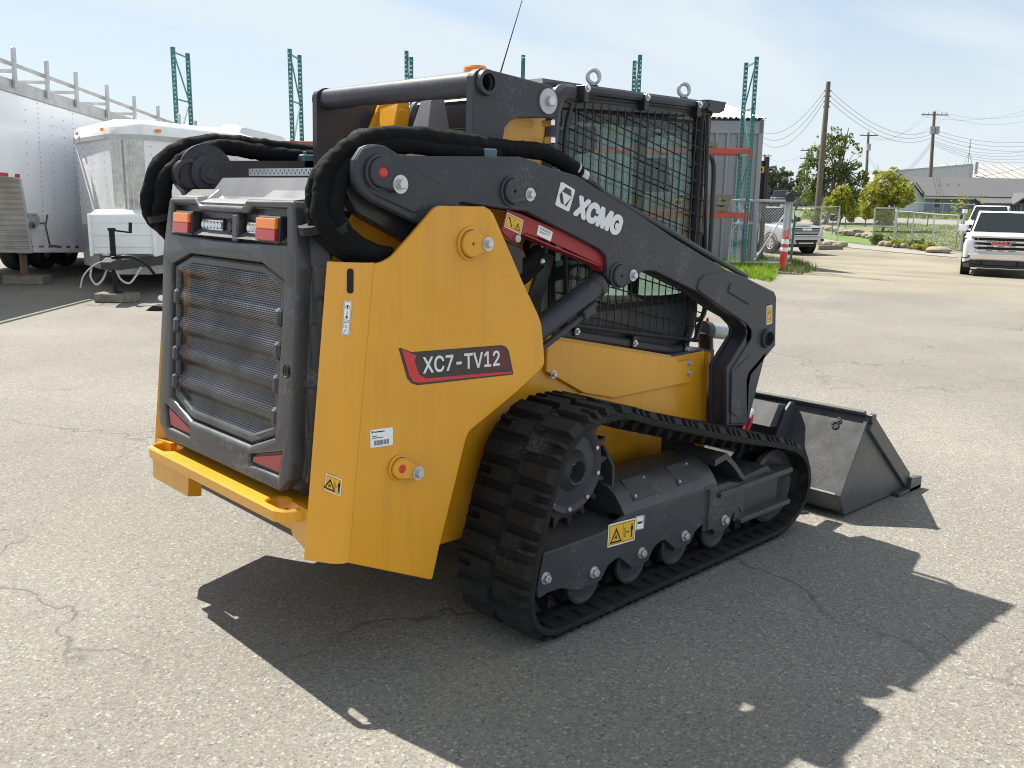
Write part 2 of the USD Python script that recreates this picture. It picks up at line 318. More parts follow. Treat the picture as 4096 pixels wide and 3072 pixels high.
fr = hull([(1.447, y, z) for y in (-.53, .53) for z in (.34, .88)]+[(1.475, y, z) for y in (-.525, .525) for z in (.42, .875)])
L.part('front_plate', fr, M['yellow'], parent=chassis)
L.part('top_step', zslab(rect(1.10, -.50, 1.46, .50), .887, .008, .003), M['grey'], parent=chassis)
side_lo = yslab(rect(.25, .20, 1.11, .80), -.512, .006, .001); _lp = L.part('lower_panel', side_lo, M['yellow'], parent=chassis)
L.part('belly', bx(1.11, 1.40, -.516, .516, .20, .50, .01), M['black'], parent=chassis)

# tower plates: outer skin with folded rear flange, inner plate
to = [(1571, 1023), (1650, 934), (1737, 832), (1758, 823), (1939, 826), (1961, 838), (1976, 858), (2050, 1029), (2090, 1123), (2153, 1257), (2166, 1294), (2172, 1347), (2178, 1424), (2179, 1452), (2170, 1470), (2150, 1490),
      (2140, 1500), (2066, 1569), (1879, 1724), (1865, 1752), (1806, 1996), (1763, 2167), (1731, 2314), (1722, 2319), (1394, 2252), (1494, 1057), (1530, 1047), (1550, 1037)]
TP = rnd(xz(-.72, to), .008)
tower = {}
for s in (1, -1):
    fold = [on(1494, 1057, 1, -.72), on(1394, 2252, 1, -.72)]
    sk = yslab(TP, -.708, .012, .003)
    f0, f1 = fold; b0 = np.array([-.845, -.555, 1.433]); b1 = np.array([-.885, -.50, .440]); b2 = np.array([-.885, -.50, .52])
    # flange: rounded fold turning inwards and back, then on to the door hinge
    def strip(z0, z1, off=0.0):
        A, B = f0+(f1-f0)*((f0[2]-z0)/(f0[2]-f1[2])), f0+(f1-f0)*((f0[2]-z1)/(f0[2]-f1[2])); rows = []
        for P0, z in ((A, z0), (B, z1)):
            rows.append([P0+np.array(d) for d in ((0, 0, 0), (-.018, .004, 0), (-.034, .014, 0), (-.050, .032, 0), (-.092, .108, 0), (-.096, .118, 0), (-.075, .14, 0), (-.03, .16, 0))])
        v = np.array(rows[0]+rows[1]); n = len(rows[0]); f = [(i, i+1, n+i+1, n+i) for i in range(n-1)]
        q = quads(v, np.array(f)); w = v+np.array([.010, .010, 0]); q2 = quads(w, np.array(f)[:, ::-1])
        return cat(q, q2)
    fl = cat(strip(1.425, .45))
    low = hull([(-.905, -.605, .615), (-.905, -.605, .462), (-.895, -.475, .615), (-.895, -.475, .508), (-.893, -.480, .490), (-.885, -.605, .615), (-.885, -.605, .462), (-.875, -.475, .615), (-.875, -.475, .490)])
    mesh = cat(sk, fl, low)
    if s == -1: mesh = flip(mesh)
    tower[s] = L.part('tower_plate', mesh, M['yellow'], smooth=38)
    inner = yslab(xz(-.49, [(1440, 828), (1383, 912), (1330, 1040), (1330, 1500), (1800, 1700), (2120, 1500), (2160, 1300), (2166, 1180), (2162, 1000), (2150, 900), (1960, 760), (1640, 740)]), -.47, .014, .003)
    up = yslab([(.02, 1.50), (.065, 1.86), (.150, 2.025), (.175, 2.052), (.30, 2.055), (.32, 2.042), (.385, 1.88), (.378, 1.78), (.36, 1.45), (.25, 1.30)], -.445, .016, .003, .01)
    gus = yslab([(.02, 1.50), (.06, 1.80), (.12, 1.97), (.16, 2.02), (.18, 2.02), (.11, 1.80), (.07, 1.50)], -.42, .03, .003)
    ins = cat(inner, up); L.part('tower_inner_plate', ins if s == 1 else flip(ins), M['yellow'])
    web = obox((.02, -.43, 1.52), (.13, 0, .49), (0, .13, .02), (.012, 0, -.004)); L.part('tower_web', web if s == 1 else flip(web), M['yellow'])
    rear_web = bx(-.66, -.60, -.70, -.46, 1.30, 1.42); L.part('tower_web', rear_web if s == 1 else flip(rear_web), M['yellow'])

def pin_cap(c, c2, r, r2, y, t, mat, parent, hole=None, br=.014):
    """tear-shaped pin retainer with a washered bolt; c, c2 = (x,z) of pin and bolt on the right side"""
    ring = lathe([(r*1.22, 0), (r*1.22, t*.30), (r*1.05, t*.42)], (c[0], y, c[1]), (c[0], y-1, c[1]), 28)
    hs = [disc(hole[0], hole[1], 14)] if hole else [disc(c, .005, 8)]
    k = cat(ring, yslab(tear(c, r, c2, r2), y-t*.3, t*.7, .004, holes=hs)); b = bolt((c2[0], y-t, c2[1]), (0, -1, 0), br)
    back = lathe([(.02, 0), (0, 0)], (c[0], y-t*.35, c[1]), (c[0], y-t*.35-1, c[1]), 12)
    for s in (1, -1):
        p = L.part('pin_cap', cat(k) if s == 1 else flip(k), mat, parent=parent[s]); L.part('bolt', b if s == 1 else flip(b), M['steel'], parent=parent[s])
    if hole:
        pl = lathe([(.020, .008), (.012, .016), (0, .016)], (hole[0][0], y-t*.5, hole[0][1]), (hole[0][0], y-t*.5-1, hole[0][1]), 12)
        L.part('grease_plug', pl, M['sticker_r'], parent=parent[1])
X = lambda u, v, y: (lambda p: (p[0], p[2]))(on(u, v, 1, y))
pin_cap(X(1896, 976, -.745), X(1950, 976, -.745), .047, .022, -.72, .026, M['yellow'], tower)
pin_cap(X(1611, 1875, -.745), X(1671, 1892, -.745), .036, .022, -.72, .026, M['yellow'], tower, hole=(X(1609, 1875, -.745), .011))
# slot with dark depth in the rear flange, hinges
for (zc) in (1.25, .80):
    h = cat(bx(-.80+.06*(zc-1.25)-.03, -.80+.06*(zc-1.25)+.03, -.590, -.560, zc-.055, zc+.055, .008), cyl((-.80+.06*(zc-1.25), -.590, zc-.065), (-.80+.06*(zc-1.25), -.590, zc+.065), .011)); both('door_hinge', h, M['black'])

# lift arms
arm_out = [(1448, 591), (1472, 580), (1501, 576), (1538, 582), (1607, 623), (2081, 627), (2134, 643), (2203, 672), (2309, 702), (2407, 766), (2552, 856), (2700, 955), (2907, 1080), (2984, 1110), (3098, 1167), (3106, 1188), (3102, 1383),
           (3004, 1501), (2997, 1540), (2990, 1703), (2906, 1703), (2907, 1471), (2985, 1345), (2988, 1325), (2980, 1306), (2952, 1277), (2907, 1251), (2866, 1224), (2797, 1171), (2640, 1094), (2617, 1084), (2577, 1084), (2552, 1099), (2520, 1135), (2500, 1149), (2479, 1154), (2450, 1140), (2430, 1107),
           (2430, 1058), (2426, 1026), (2398, 997), (2260, 925), (2105, 846), (1950, 826), (1842, 810), (1760, 935), (1675, 899), (1485, 806), (1444, 770), (1418, 725), (1412, 688), (1417, 640)]
AP = rnd(xz(-.67, arm_out), .004)
front_hole = disc(X(3059, 1352, -.67), .040, 24)
arm_skin = yslab(AP, -.650, .020, .004, holes=[front_hole]); arm_in = yslab(AP, -.565, .015, .002)
inset = AP.buffer(-.012); inset = inset if inset.geom_type == 'Polygon' else max(inset.geoms, key=lambda g: g.area)
core = yslab(inset.simplify(.002), -.570, .085, 0)
arms = {s: L.part('lift_arm', cat(arm_skin, arm_in, core) if s == 1 else flip(cat(arm_skin, arm_in, core)), M['grey']) for s in (1, -1)}
def arm_part(name, mesh, mat, **k):
    for s in (1, -1): L.part(name, mesh if s == 1 else flip(mesh), mat, parent=arms[s], **k)
hubc = X(1528, 688, -.67)
hub_plate = xz(-.67, [(1448, 591), (1501, 576), (1538, 582), (1607, 625), (1700, 700), (1778, 737), (1800, 760), (1858, 845), (1842, 812), (1760, 930), (1675, 897), (1485, 804), (1444, 768), (1418, 725), (1413, 688), (1418, 640)])
arm_part('hub_doubler', yslab(rnd(hub_plate, .01).buffer(-.002), -.668, .008, .003), M['grey'])
pocket = xz(-.676, [(1478, 730), (1500, 640), (1540, 628), (1570, 650), (1682, 812), (1685, 832), (1672, 850), (1650, 853), (1500, 785), (1478, 768)])
arm_part('hub_boss', yslab(pocket, -.672, .010, .006, .012), M['grey'])
pin_cap(X(1525, 690, -.69), X(1589, 737, -.69), .047, .026, -.680, .024, M['grey'], arms, hole=(X(1525, 690, -.69), .015), br=.017)
pin_cap(X(2059, 765, -.69), X(2116, 778, -.69), .045, .020, -.670, .024, M['grey'], arms)
pin_cap(X(2486, 1103, -.69), X(2528, 1101, -.69), .045, .020, -.670, .024, M['grey'], arms)
doubl = xz(-.67, [(2785, 1155), (2795, 1120), (2815, 1099), (2911, 1084), (2984, 1112), (3082, 1165), (3090, 1185), (3086, 1378), (2992, 1490), (2977, 1540), (2974, 1695), (2918, 1695), (2921, 1478), (3003, 1352), (3003, 1322), (2985, 1296), (2910, 1247), (2868, 1218), (2800, 1170)])
arm_part('front_doubler', yslab(doubl, -.668, .009, .004, .006, holes=[front_hole]), M['grey'])
arm_part('boss_plate', yslab(xz(-.68, [(2918, 1140), (2926, 1131), (3004, 1178), (3004, 1212), (2996, 1220), (2912, 1170)]), -.676, .008, .005, .008), M['grey'])
arm_part('leg_pocket', yslab(xz(-.68, [(2985, 1500), (3040, 1440), (3000, 1420), (2950, 1468), (2928, 1490), (2924, 1650), (2950, 1670)]), -.676, .005, .003, .006), M['grey'])
fh = X(3059, 1352, -.67)
arm_part('pivot_ring', lathe([(.034, .03), (.036, -.10), (.046, -.10), (.050, .0), (.050, .018), (.044, .026), (.036, .024), (.034, .0), (.034, -.08)], (fh[0], -.672, fh[1]), (fh[0], -1.672, fh[1]), 28), M['grey'])
# hub seen from inside, and the cross shafts of the rear pivots
arm_part('hub_disc', lathe([(0, 0), (.118, 0), (.118, .012), (.078, .014), (.074, .030), (.046, .036), (.044, .050), (.028, .052), (.026, .058), (0, .058)], (hubc[0], -.565, hubc[1]), (hubc[0], .5, hubc[1]), 36), M['grey'])
arm_part('hub_bush', lathe([(.060, 0), (.066, .02), (.066, .05), (.052, .06)], (hubc[0]-.075, -.60, hubc[1]-.01), (hubc[0]-.075, .5, hubc[1]-.01), 24), M['black'])
# inner lower link seen under the hub
lk = yslab([(-.76, 1.68), (-.70, 1.575), (-.20, 1.34), (.05, 1.34), (.05, 1.44), (-.50, 1.66), (-.62, 1.72)], -.568, .05, .005, .02); both('control_link', lk, M['black'])

# upper links and cross tube
link_o = [(1889, 720), (1889.5, 569), (1895, 303), (1904, 286), (1922, 274), (1936, 272), (2085, 310), (2199, 341), (2220, 358), (2230, 382), (2233, 404), (2229, 428), (2212, 471), (2190, 471), (2069, 471), (2041, 485), (2022, 509), (2012, 569), (2006, 720)]
tc = X(1941, 330, -.54)
links = both('upper_link', yslab(rnd(xz(-.54, link_o), .006), -.502, .038, .004, holes=[disc(tc, .031, 24)]), M['grey'])
tube = lathe([(.031, -.56), (.044, -.56), (.047, -.545), (.044, -.54), (.044, .54), (.047, .545), (.044, .56), (.031, .56), (.031, -.3)], (tc[0], 0, tc[1]), (tc[0], 1, tc[1]), 32)
L.part('cross_tube', tube, M['grey'])
wc = X(2193, 405, -.545)
for s in (1, -1):
    w_ = lathe([(0, 0), (.048, 0), (.048, .008), (0, .008)], (wc[0], -.54, wc[1]), (wc[0], -1.54, wc[1]), 28); L.part('washer', w_ if s == 1 else flip(w_), M['galv'], parent=links[0 if s == 1 else 1])
    b_ = bolt((wc[0]+.004, -.548, wc[1]), (0, -1, 0), .020, False); L.part('bolt', b_ if s == 1 else flip(b_), M['steel'], parent=links[0 if s == 1 else 1])
pl = on(2190, 562, 1, -.50); L.part('lock_pin', cat(obox((pl[0]-.012, -.535, pl[2]-.014), (.024, 0, 0), (0, .045, 0), (0, 0, .028), .004)), M['chrome'])
pl = on(2175, 492, 1, -.50); L.part('lock_pin', cat(obox((pl[0]-.006, -.55, pl[2]-.014), (.022, 0, 0), (0, .06, 0), (0, 0, .026), .004)), M['chrome'])
_pt = yslab(tear((.315, 1.99), .034, (.30, 1.89), .026), -.455, .02, .004)
ptl = framed(slab(tear((-.315, 1.985), .036, (-.285, 1.885), .030), .02, .004), (0, .457, 0), (-1, 0, 0), (0, 0, 1)); 
tl = framed(slab(tear((.27, 1.985), .036, (.245, 1.885), .030), .024, .004), (0, .445, 0), (1, 0, 0), (0, 0, 1)); L.part('pin_cap', tl, M['yellow'], parent=tower[-1]); L.part('bolt', bolt((.245, .42, 1.885), (0, -1, 0), .016), M['steel'], parent=tower[-1])

# lift cylinder and its feed pipe (right, left mirrored)
A, B = np.array([.10, -.615, 1.105]), np.array([.475, -.615, 1.278]); T_ = (B-A)/np.linalg.norm(B-A)
cy = cat(cyl(A-T_*.25, B, .047, 24), lathe([(.047, 0), (.053, .005), (.053, .035), (.040, .045), (.03, .045)], B-T_*.02, B+T_, 24))
rod = cyl(B, (.575, -.615, 1.322), .030, 20); pipe = sweep(smooth_path([A-T_*.2+np.array([.03, -.02, -.058]), B-T_*.16+np.array([.03, -.02, -.058]), B-T_*.05+np.array([.028, -.01, -.05])]), .014, 10)
fit = obox(B-T_*.12+np.array([.008, -.045, -.085]), T_*.075, (0, .05, 0), (-.018, 0, .04), .006)
for s in (1, -1):
    c_ = L.part('lift_cylinder', cy if s == 1 else flip(cy), M['grey']); 
    for nm, q, mt in (('piston_rod', rod, 'grey'), ('feed_pipe', pipe, 'grey'), ('fitting', fit, 'grey')): L.part(nm, q if s == 1 else flip(q), M[mt], parent=c_)
brace = obox((.12, -.50, 1.02), (.16, 0, .40), (0, .06, 0), (.07, 0, -.028), .004); both('cab_brace', brace, M['black'])

# red arm support bar
rb = [(2027, 836), (2092, 858), (2262, 931), (2420, 1018), (2428, 1046), (2424, 1086), (2412, 1066), (2398, 1058), (2200, 966), (2100, 932), (2084, 944), (2072, 969), (2060, 975), (2015, 936), (2006, 921)]
bar = yslab(xz(-.645, rb), -.640, .006, .002, .002)
p0, p1 = on(2098, 934, 1, -.645), on(2400, 1060, 1, -.645)
fl_ = cat(obox(p0, p1-p0, (0, .06, 0), (0, 0, -.006)), obox(p1, (.02, 0, -.028), (0, .06, 0), (.006, 0, 0)))
sb_ = L.part('arm_support_bar', cat(bar, fl_), M['red']); c = on(2066, 954, 1, -.648); L.part('pin', lathe([(0, .014), (.014, .012), (.014, 0)][::-1], (c[0], -.646, c[2]), (c[0], -1.6, c[2]), 16), M['galv'], parent=sb_)

# ---------------- rear door, grille, lamps
def xf(z): return -.845-(1.6-z)*.0833
def door_map(m_, dz=0):
    k = m_.copy(); v = k.vertices.copy(); v[:, 0] += np.array([xf(q) for q in v[:, 2]]); k.vertices = v; return k
top_o = [(-.47, 1.59), (-.46, 1.61), (-.235, 1.612), (-.205, 1.588), (.125, 1.588), (.155, 1.612), (.46, 1.612), (.475, 1.59)]
d_out = [(-.44, .645), (.45, .645), (.515, .70), (.525, .76), (.515, .95), (.515, 1.40)]+top_o[::-1]+[(-.515, 1.40), (-.515, .95), (-.525, .76), (-.515, .70)]
oct_ = Polygon([(-.275, 1.398), (.275, 1.398), (.425, 1.350), (.425, 1.30), (.405, .825), (.235, .762), (-.235, .762), (-.405, .825), (-.425, 1.30), (-.425, 1.350)]).buffer(.003)
lampp = Polygon([(-.425, 1.585), (-.235, 1.585), (-.20, 1.562), (.17, 1.562), (.20, 1.585), (.425, 1.585), (.435, 1.472), (.10, 1.462), (-.10, 1.462), (-.435, 1.472)])
rR = Polygon([(.246, .727), (.456, .780), (.435, .700), (.243, .698)]); rL = Polygon([(-x, z) for x, z in list(rR.exterior.coords)[:-1]][::-1])
dp = rnd(d_out, .012)
front = slab(dp.difference(oct_).difference(lampp).difference(rR.buffer(.004)).difference(rL.buffer(.004)), .05, .008)
body = slab(dp.buffer(-.001), .13, .0); ring_o = dp.exterior
door_m = cat(framed(front, (.05, 0, 0), (0, -1, 0), (0, 0, 1)))
# side walls going forward to the hinge line
so = np.asarray(dp.exterior.coords)[:-1]; 
def wall(o, x0, x1, grow):
    n = len(o); c = np.array([0, 1.1]); o2 = c+(o-c)*(1+grow); a = np.column_stack([np.full(n, x0), -o[:, 0], o[:, 1]]); b = np.column_stack([np.full(n, x1), -o2[:, 0], o2[:, 1]])
    i = np.arange(n); return quads(np.vstack([a, b]), np.stack([i, n+i, n+(i+1) % n, (i+1) % n], 1))
door_m = cat(door_m, wall(so, .05, .062, .012), wall(np.array([0, 1.1])+(so-np.array([0, 1.1]))*1.012, .062, .10, .05))
door = L.part('rear_door', door_map(door_m), M['door'], smooth=50)
L.part('recess_panel', door_map(xslab(lampp.buffer(.01), .04, .006, 0)), M['door'], parent=door)
L.part('recess_ledge', door_map(cat(hull([(-.002, -.435, 1.476), (-.002, .435, 1.476), (.034, -.43, 1.50), (.034, .43, 1.50), (.034, .43, 1.46), (.034, -.43, 1.46)]))), M['door'], parent=door)
# grille frame (octagonal tray with scalloped edge) and perforated, corrugated sheet
ring = oct_.buffer(-.006).difference(oct_.buffer(-.040))
L.part('grille_frame', door_map(xslab(ring, .030, .018, .008)), M['door'], parent=door)
def wav(z): return .013*np.clip(np.cos((z-1.232)/.112*2*np.pi), -.8, 1)
def gsheet(u, v):
    z = .775+v*(1.385-.775); w_ = np.array([.395 if .83 < q < 1.34 else (.395-(.83-q)/.055*.15 if q <= .83 else .395-(q-1.34)/.045*.12) for q in z])
    return np.column_stack([.022-wav(z), (1-2*u)*(w_-.006), z])
M['perf'] = MAT('perforated_sheet', {'g': ('geometry', {}), 's': ('separate_xyz', {}), 'c': ('combine_xyz', {}), 'b': ('brick_texture', {'offset': 0.5, 'scale': 1.0, 'brick_width': .0105, 'row_height': .0068, 'mortar_size': .0012, 'mortar_smooth': .15, 'color1': (1, 1, 1), 'color2': (1, 1, 1), 'mortar': (0, 0, 0)}),
    'n': ('noise_texture', {'type': 'fBM', 'scale': 5.0, 'detail': 6.0}), 'r': ('rgb_ramp', {'ramp': [(.35, (.085, .085, .09)), (.65, (.22, .22, .225))]}), 'p': ('principled_bsdf', {'roughness': .26, 'metallic': .65}), 't': ('transparent_bsdf', {}), 'm': ('mix_closure', {})},
    [('g.position', 's.vector'), ('s.y', 'c.x'), ('s.z', 'c.y'), ('c.vector', 'b.vector'), ('b.fac', 'm.fac'), ('g.position', 'n.vector'), ('n.fac', 'r.fac'), ('r.color', 'p.base_color'), ('t.BSDF', 'm.closure1'), ('p.BSDF', 'm.closure2')], surface='m.closure')
L.part('grille_sheet', door_map(grid(9, 140, gsheet)), M['perf'], parent=door, smooth=True)
for k in range(5):
    z0 = 1.232-.112*k
    if z0 < .80: break
    for s in (-1, 1): L.part('grille_lug', door_map(obox((.028, s*.392-.018, z0-.035), (0, .036, 0), (0, 0, .062), (-.030, 0, 0), .010)), M['door'], parent=door)
L.part('radiator', door_map(bx(.075, .085, -.42, .42, .73, 1.40)), M['ink'], parent=door)
for s, rp in ((1, rR), (-1, rL)):
    L.part('reflector_pocket', door_map(xslab(rp.buffer(.012), .022, .004, 0)), M['door'], parent=door)
    q = rp.buffer(-.005); L.part('reflector', door_map(xslab(q, .016, .006, .002)), M['reflector'], parent=door)
lampL = [(-.405, 1.555), (-.30, 1.555), (-.30, 1.475), (-.405, 1.475)]
for s in (-1, 1):
    a0, a1 = (-.388, -.258) if s == -1 else (.260, .389)
    h_ = L.part('tail_lamp', door_map(xslab(rnd(rect(a0-.010, 1.472, a1+.010, 1.560), .008), .030, .036, .004)), M['black'])
    L.part('amber_lens', door_map(xslab(rnd(rect(a0, 1.518, a1, 1.554), .004), -.006, .012, .003)), M['lens_amber'], parent=h_)
    L.part('red_lens', door_map(xslab(rnd(rect(a0, 1.480, a1, 1.5175), .004), -.006, .012, .003)), M['lens_red'], parent=h_)
    b0, b1 = (-.226, -.062) if s == -1 else (.125, .262)
    w_ = L.part('work_lamp', door_map(xslab(rnd(rect(b0-.010, 1.488, b1+.010, 1.540), .006), .036, .010, .002)), M['ink'])
    L.part('lamp_face', door_map(xslab(rect(b0, 1.496, b1, 1.532), .0265, .001, 0)), M['lamp'], parent=w_)
    for k in range(6):
        c_ = b0+.018+k*((b1-b0-.03)/5)
        L.part('led_cell', door_map(lathe([(.014, 0), (.013, .006), (.008, .001), (0, .0)], (.0255, -c_, 1.514), (-1, -c_, 1.514), 12)), M['lamp'], parent=w_)
cmr = L.part('rear_camera', door_map(cat(lathe([(0, 0), (.018, 0), (.018, .014), (.012, .016), (0, .014)], (.036, .0, 1.512), (-1, .0, 1.512), 18))), M['black'])
L.part('camera_pocket', door_map(xslab(rnd(rect(-.040, 1.486, .040, 1.542), .010), .0345, .002, 0)), M['ink'], parent=cmr)
L.part('door_rib', door_map(bx(-.0, .034, -.098, -.056, 1.463, 1.56, .006)), M['door'], parent=door)
hp = (.472, 1.06); L.part('door_lock', door_map(lathe([(.0, -.001), (.018, -.001), (.020, .003), (.022, .003), (.022, 0)], (.0, -hp[0], hp[1]), (-1, -hp[0], hp[1]), 20)), M['ink'])
for k, r_ in enumerate((.014, .008)): L.part('lock_ring', door_map(lathe([(r_, -.0015), (r_, .0035), (r_-.003, .0035), (r_-.003, -.001)], (0, -hp[0], hp[1]), (-1, -hp[0], hp[1]), 16)), M['black'])
for zc in (1.33, 1.14, .93, .76): L.part('side_rib', hull([(xf(zc)+a_, y_, z_) for a_, y_ in ((.052, -.520), (.056, -.534), (.094, -.555), (.098, -.540)) for z_ in (zc-.075, zc+.075)]), M['door'], parent=door)
lt = cyl((-.86, .515, 1.205), (-.86, .565, 1.205), .012, 12); L.part('latch_pin', lt, M['chrome'])

# hood
hd = hull([(-.70, y, 1.615) for y in (-.40, .42)]+[(-.655, y, 1.688) for y in (-.37, .385)]+[(-.20, y, 1.70) for y in (-.37, .385)]+[(-.18, y, 1.60) for y in (-.42, .42)])
hood = L.part('hood', hd, M['hood'])
L.part('hood_deck', hull([(-.830, y, 1.582) for y in (-.44, .44)]+[(-.835, y, 1.596) for y in (-.44, .44)]+[(-.79, y, 1.609) for y in (-.45, .45)]+[(-.30, y, 1.622) for y in (-.45, .45)]+[(-.30, y, 1.58) for y in (-.45, .45)]), M['hood'], parent=hood)
for a_, b_ in ((-.455, -.165), (.245, .455)): L.part('hood_lip', hull([(-.842, y, 1.600) for y in (a_, b_)]+[(-.836, y, 1.613) for y in (a_, b_)]+[(-.74, y, 1.622) for y in (a_, b_)]+[(-.74, y, 1.60) for y in (a_, b_)]), M['hood'], parent=hood)
vh = [disc((-.33+.0155*k, 1.713+(.005 if k % 2 else -.005)), .0048, 6) for k in range(40)]
L.part('vent_strip', cat(xslab(rect(-.345, 1.698, .30, 1.726), -.56, .002, 0, holes=vh), bx(-.56, -.40, -.30, .345, 1.722, 1.726)), M['galv'], parent=hood)
# ---------------- rear bumper bar with two oblong holes, skid plate below
bo = [(-.975, .50), (-.955, .535), (-.925, .555), (-.84, .585), (-.80, .585), (-.80, -.585), (-.84, -.585), (-.925, -.555), (-.955, -.535), (-.975, -.50)]
def slot(cx, cy, lx, ly): return Polygon(rect(cx-lx/2, cy-ly/2, cx+lx/2, cy+ly/2)).buffer(.028, quad_segs=5)
bump = L.part('rear_bumper', zslab(bo, .566, .042, .006, .006, holes=[slot(-.912, .462, .018, .090), slot(-.912, -.462, .018, .090)]), M['yellow'])
L.part('bumper_shelf', zslab(rect(-.86, -.52, -.72, .52), .575, .022, .002), M['grey'], parent=bump)
L.part('skid_plate', hull([(-.880, y, z) for y in (-.56, .48) for z in (.565, .500)]+[(-.862, y, z) for y in (-.56, .48) for z in (.565, .49)]), M['yellow'], parent=bump)
L.part('tow_bracket', hull([(-.955, y, .566) for y in (.18, .52)]+[(-.955, y, .47) for y in (.20, .52)]+[(-.90, y, .566) for y in (.18, .52)]+[(-.90, y, .46) for y in (.20, .52)]), M['yellow'], parent=bump)
L.part('rear_belly', bx(-.84, -.10, -.46, .46, .44, .58, .01), M['black'])
L.part('engine_bay', bx(-.74, .36, -.46, .46, .58, 1.59, .01), M['black'])

# ---------------- tracks
P_in = [(.20, .805), (.135, .803), (.06, .785), (-.01, .738), (-.062, .665), (-.110, .54), (-.150, .42), (-.180, .31), (-.196, .22), (-.190, .15), (-.155, .09), (-.09, .056), (0, .052), (.40, .052), (.80, .052), (1.20, .052), (1.45, .052), (1.56, .060), (1.655, .095), (1.725, .155),
        (1.752, .225), (1.742, .295), (1.695, .365), (1.60, .425), (1.42, .480), (1.194, .537), (.847, .632), (.463, .745), (.30, .797)]
def resample(p, n):
    p = np.vstack([p, p[:1]]); s = np.r_[0, np.cumsum(np.linalg.norm(np.diff(p, axis=0), axis=1))]; t = np.linspace(0, s[-1], n, endpoint=False)
    return np.column_stack([np.interp(t, s, p[:, 0]), np.interp(t, s, p[:, 1])]), s[-1]
_p = np.asarray(P_in); _q = np.vstack([_p[-1:], _p, _p[:2]]); _sp = []
for i in range(1, len(_q)-2):
    for t in np.linspace(0, 1, 8, endpoint=False):
        a, b, c, d = _q[i-1], _q[i], _q[i+1], _q[i+2]; _sp.append(.5*((2*b)+(c-a)*t+(2*a-5*b+4*c-d)*t*t+(3*b-a-3*c+d)*t**3))
NP = 318; path, plen = resample(np.array(_sp), NP)
tan = np.roll(path, -1, 0)-np.roll(path, 1, 0); tan /= np.linalg.norm(tan, axis=1, keepdims=True); nrm = np.column_stack([tan[:, 1], -tan[:, 0]])
if np.mean(np.sum(nrm*(path-path.mean(0)), 1)) < 0: nrm = -nrm
NL = 53; PITCH = plen/NL
def tp(s, h, y):
    """point on the belt: s along it in metres, h outwards from its inner face"""
    f = (s/plen*NP) % NP; i = int(f) % NP; j = (i+1) % NP; w = f-int(f)
    p = path[i]*(1-w)+path[j]*w; n = nrm[i]*(1-w)+nrm[j]*w; n /= np.linalg.norm(n); q = p+n*h; return np.array([q[0], y, q[1]])
prof = [(-.962, .002), (-.965, .008), (-.965, .022), (-.958, .028), (-.565, .028), (-.560, .020), (-.560, .006), (-.565, 0), (-.69, 0), (-.70, .004), (-.83, .004), (-.84, 0), (-.875, .001), (-.885, .006), (-.95, .006)]
n = len(prof); v = []
for i in range(NP):
    for y, h in prof:
        und = .0035*math.cos(i/NP*NL*2*math.pi) if (-.90 < y < -.60 and h < .01) else 0
        q = path[i]+nrm[i]*(h+und); v.append((q[0], y, q[1]))
i, j = np.meshgrid(np.arange(NP), np.arange(n), indexing='ij'); i = i.ravel(); j = j.ravel()
belt = quads(np.array(v), np.stack([i*n+j, i*n+(j+1) % n, ((i+1) % NP)*n+(j+1) % n, ((i+1) % NP)*n+j], 1)); belt.fix_normals()
def lug(s0, y0, y1, kind, outer):
    h0, h1 = .0275, .0545; w0, w1 = PITCH*.335, PITCH*.27; ms = []
    def blk(a0, a1, ya, yb, hh=h1, sl=.006):
        pts = [tp(s0+a0, h0, ya), tp(s0+a1, h0, ya), tp(s0+a0, h0, yb), tp(s0+a1, h0, yb)]
        sa = sl if a1-a0 > .03 else .003; lo, hi = sorted((ya, yb)); lo2, hi2 = lo+(.022 if outer else .008), hi-(.008 if outer else .022)
        pts += [tp(s0+a0+sa, hh, lo2), tp(s0+a1-sa, hh, lo2), tp(s0+a0+sa, hh, hi2), tp(s0+a1-sa, hh, hi2)]
        return hull(pts)
    if kind == 0: return blk(-w0, w0, y0, y1)
    e0, e1 = (y0, y0+.085) if outer else (y1-.085, y1)
    m0, m1 = (y0+.070, y1) if outer else (y0, y1-.070)
    return cat(blk(-w0, w0, m0, m1), blk(-w0, -w0+.018, y0, y1), blk(w0-.018, w0, y0, y1))
def cut_marks(s0):
    ms = []
    for k in (-.010, 0, .010): ms.append(hull([tp(s0+k-.0012, .004, -.9655), tp(s0+k+.0012, .004, -.9655), tp(s0+k-.0012, .026, -.9655), tp(s0+k+.0012, .026, -.9655), tp(s0+k, .015, -.9635)]))
    for k in (-.012, -.003, .006): ms.append(hull([tp(s0+k, .0052, -.950), tp(s0+k+.0014, .0052, -.950), tp(s0+k, .0075, -.950), tp(s0+k, .0052, -.890), tp(s0+k+.0014, .0052, -.890), tp(s0+k, -.0006, -.872), tp(s0+k+.0014, -.0006, -.872), tp(s0+k, .002, -.872)]))
    return cat(*ms)
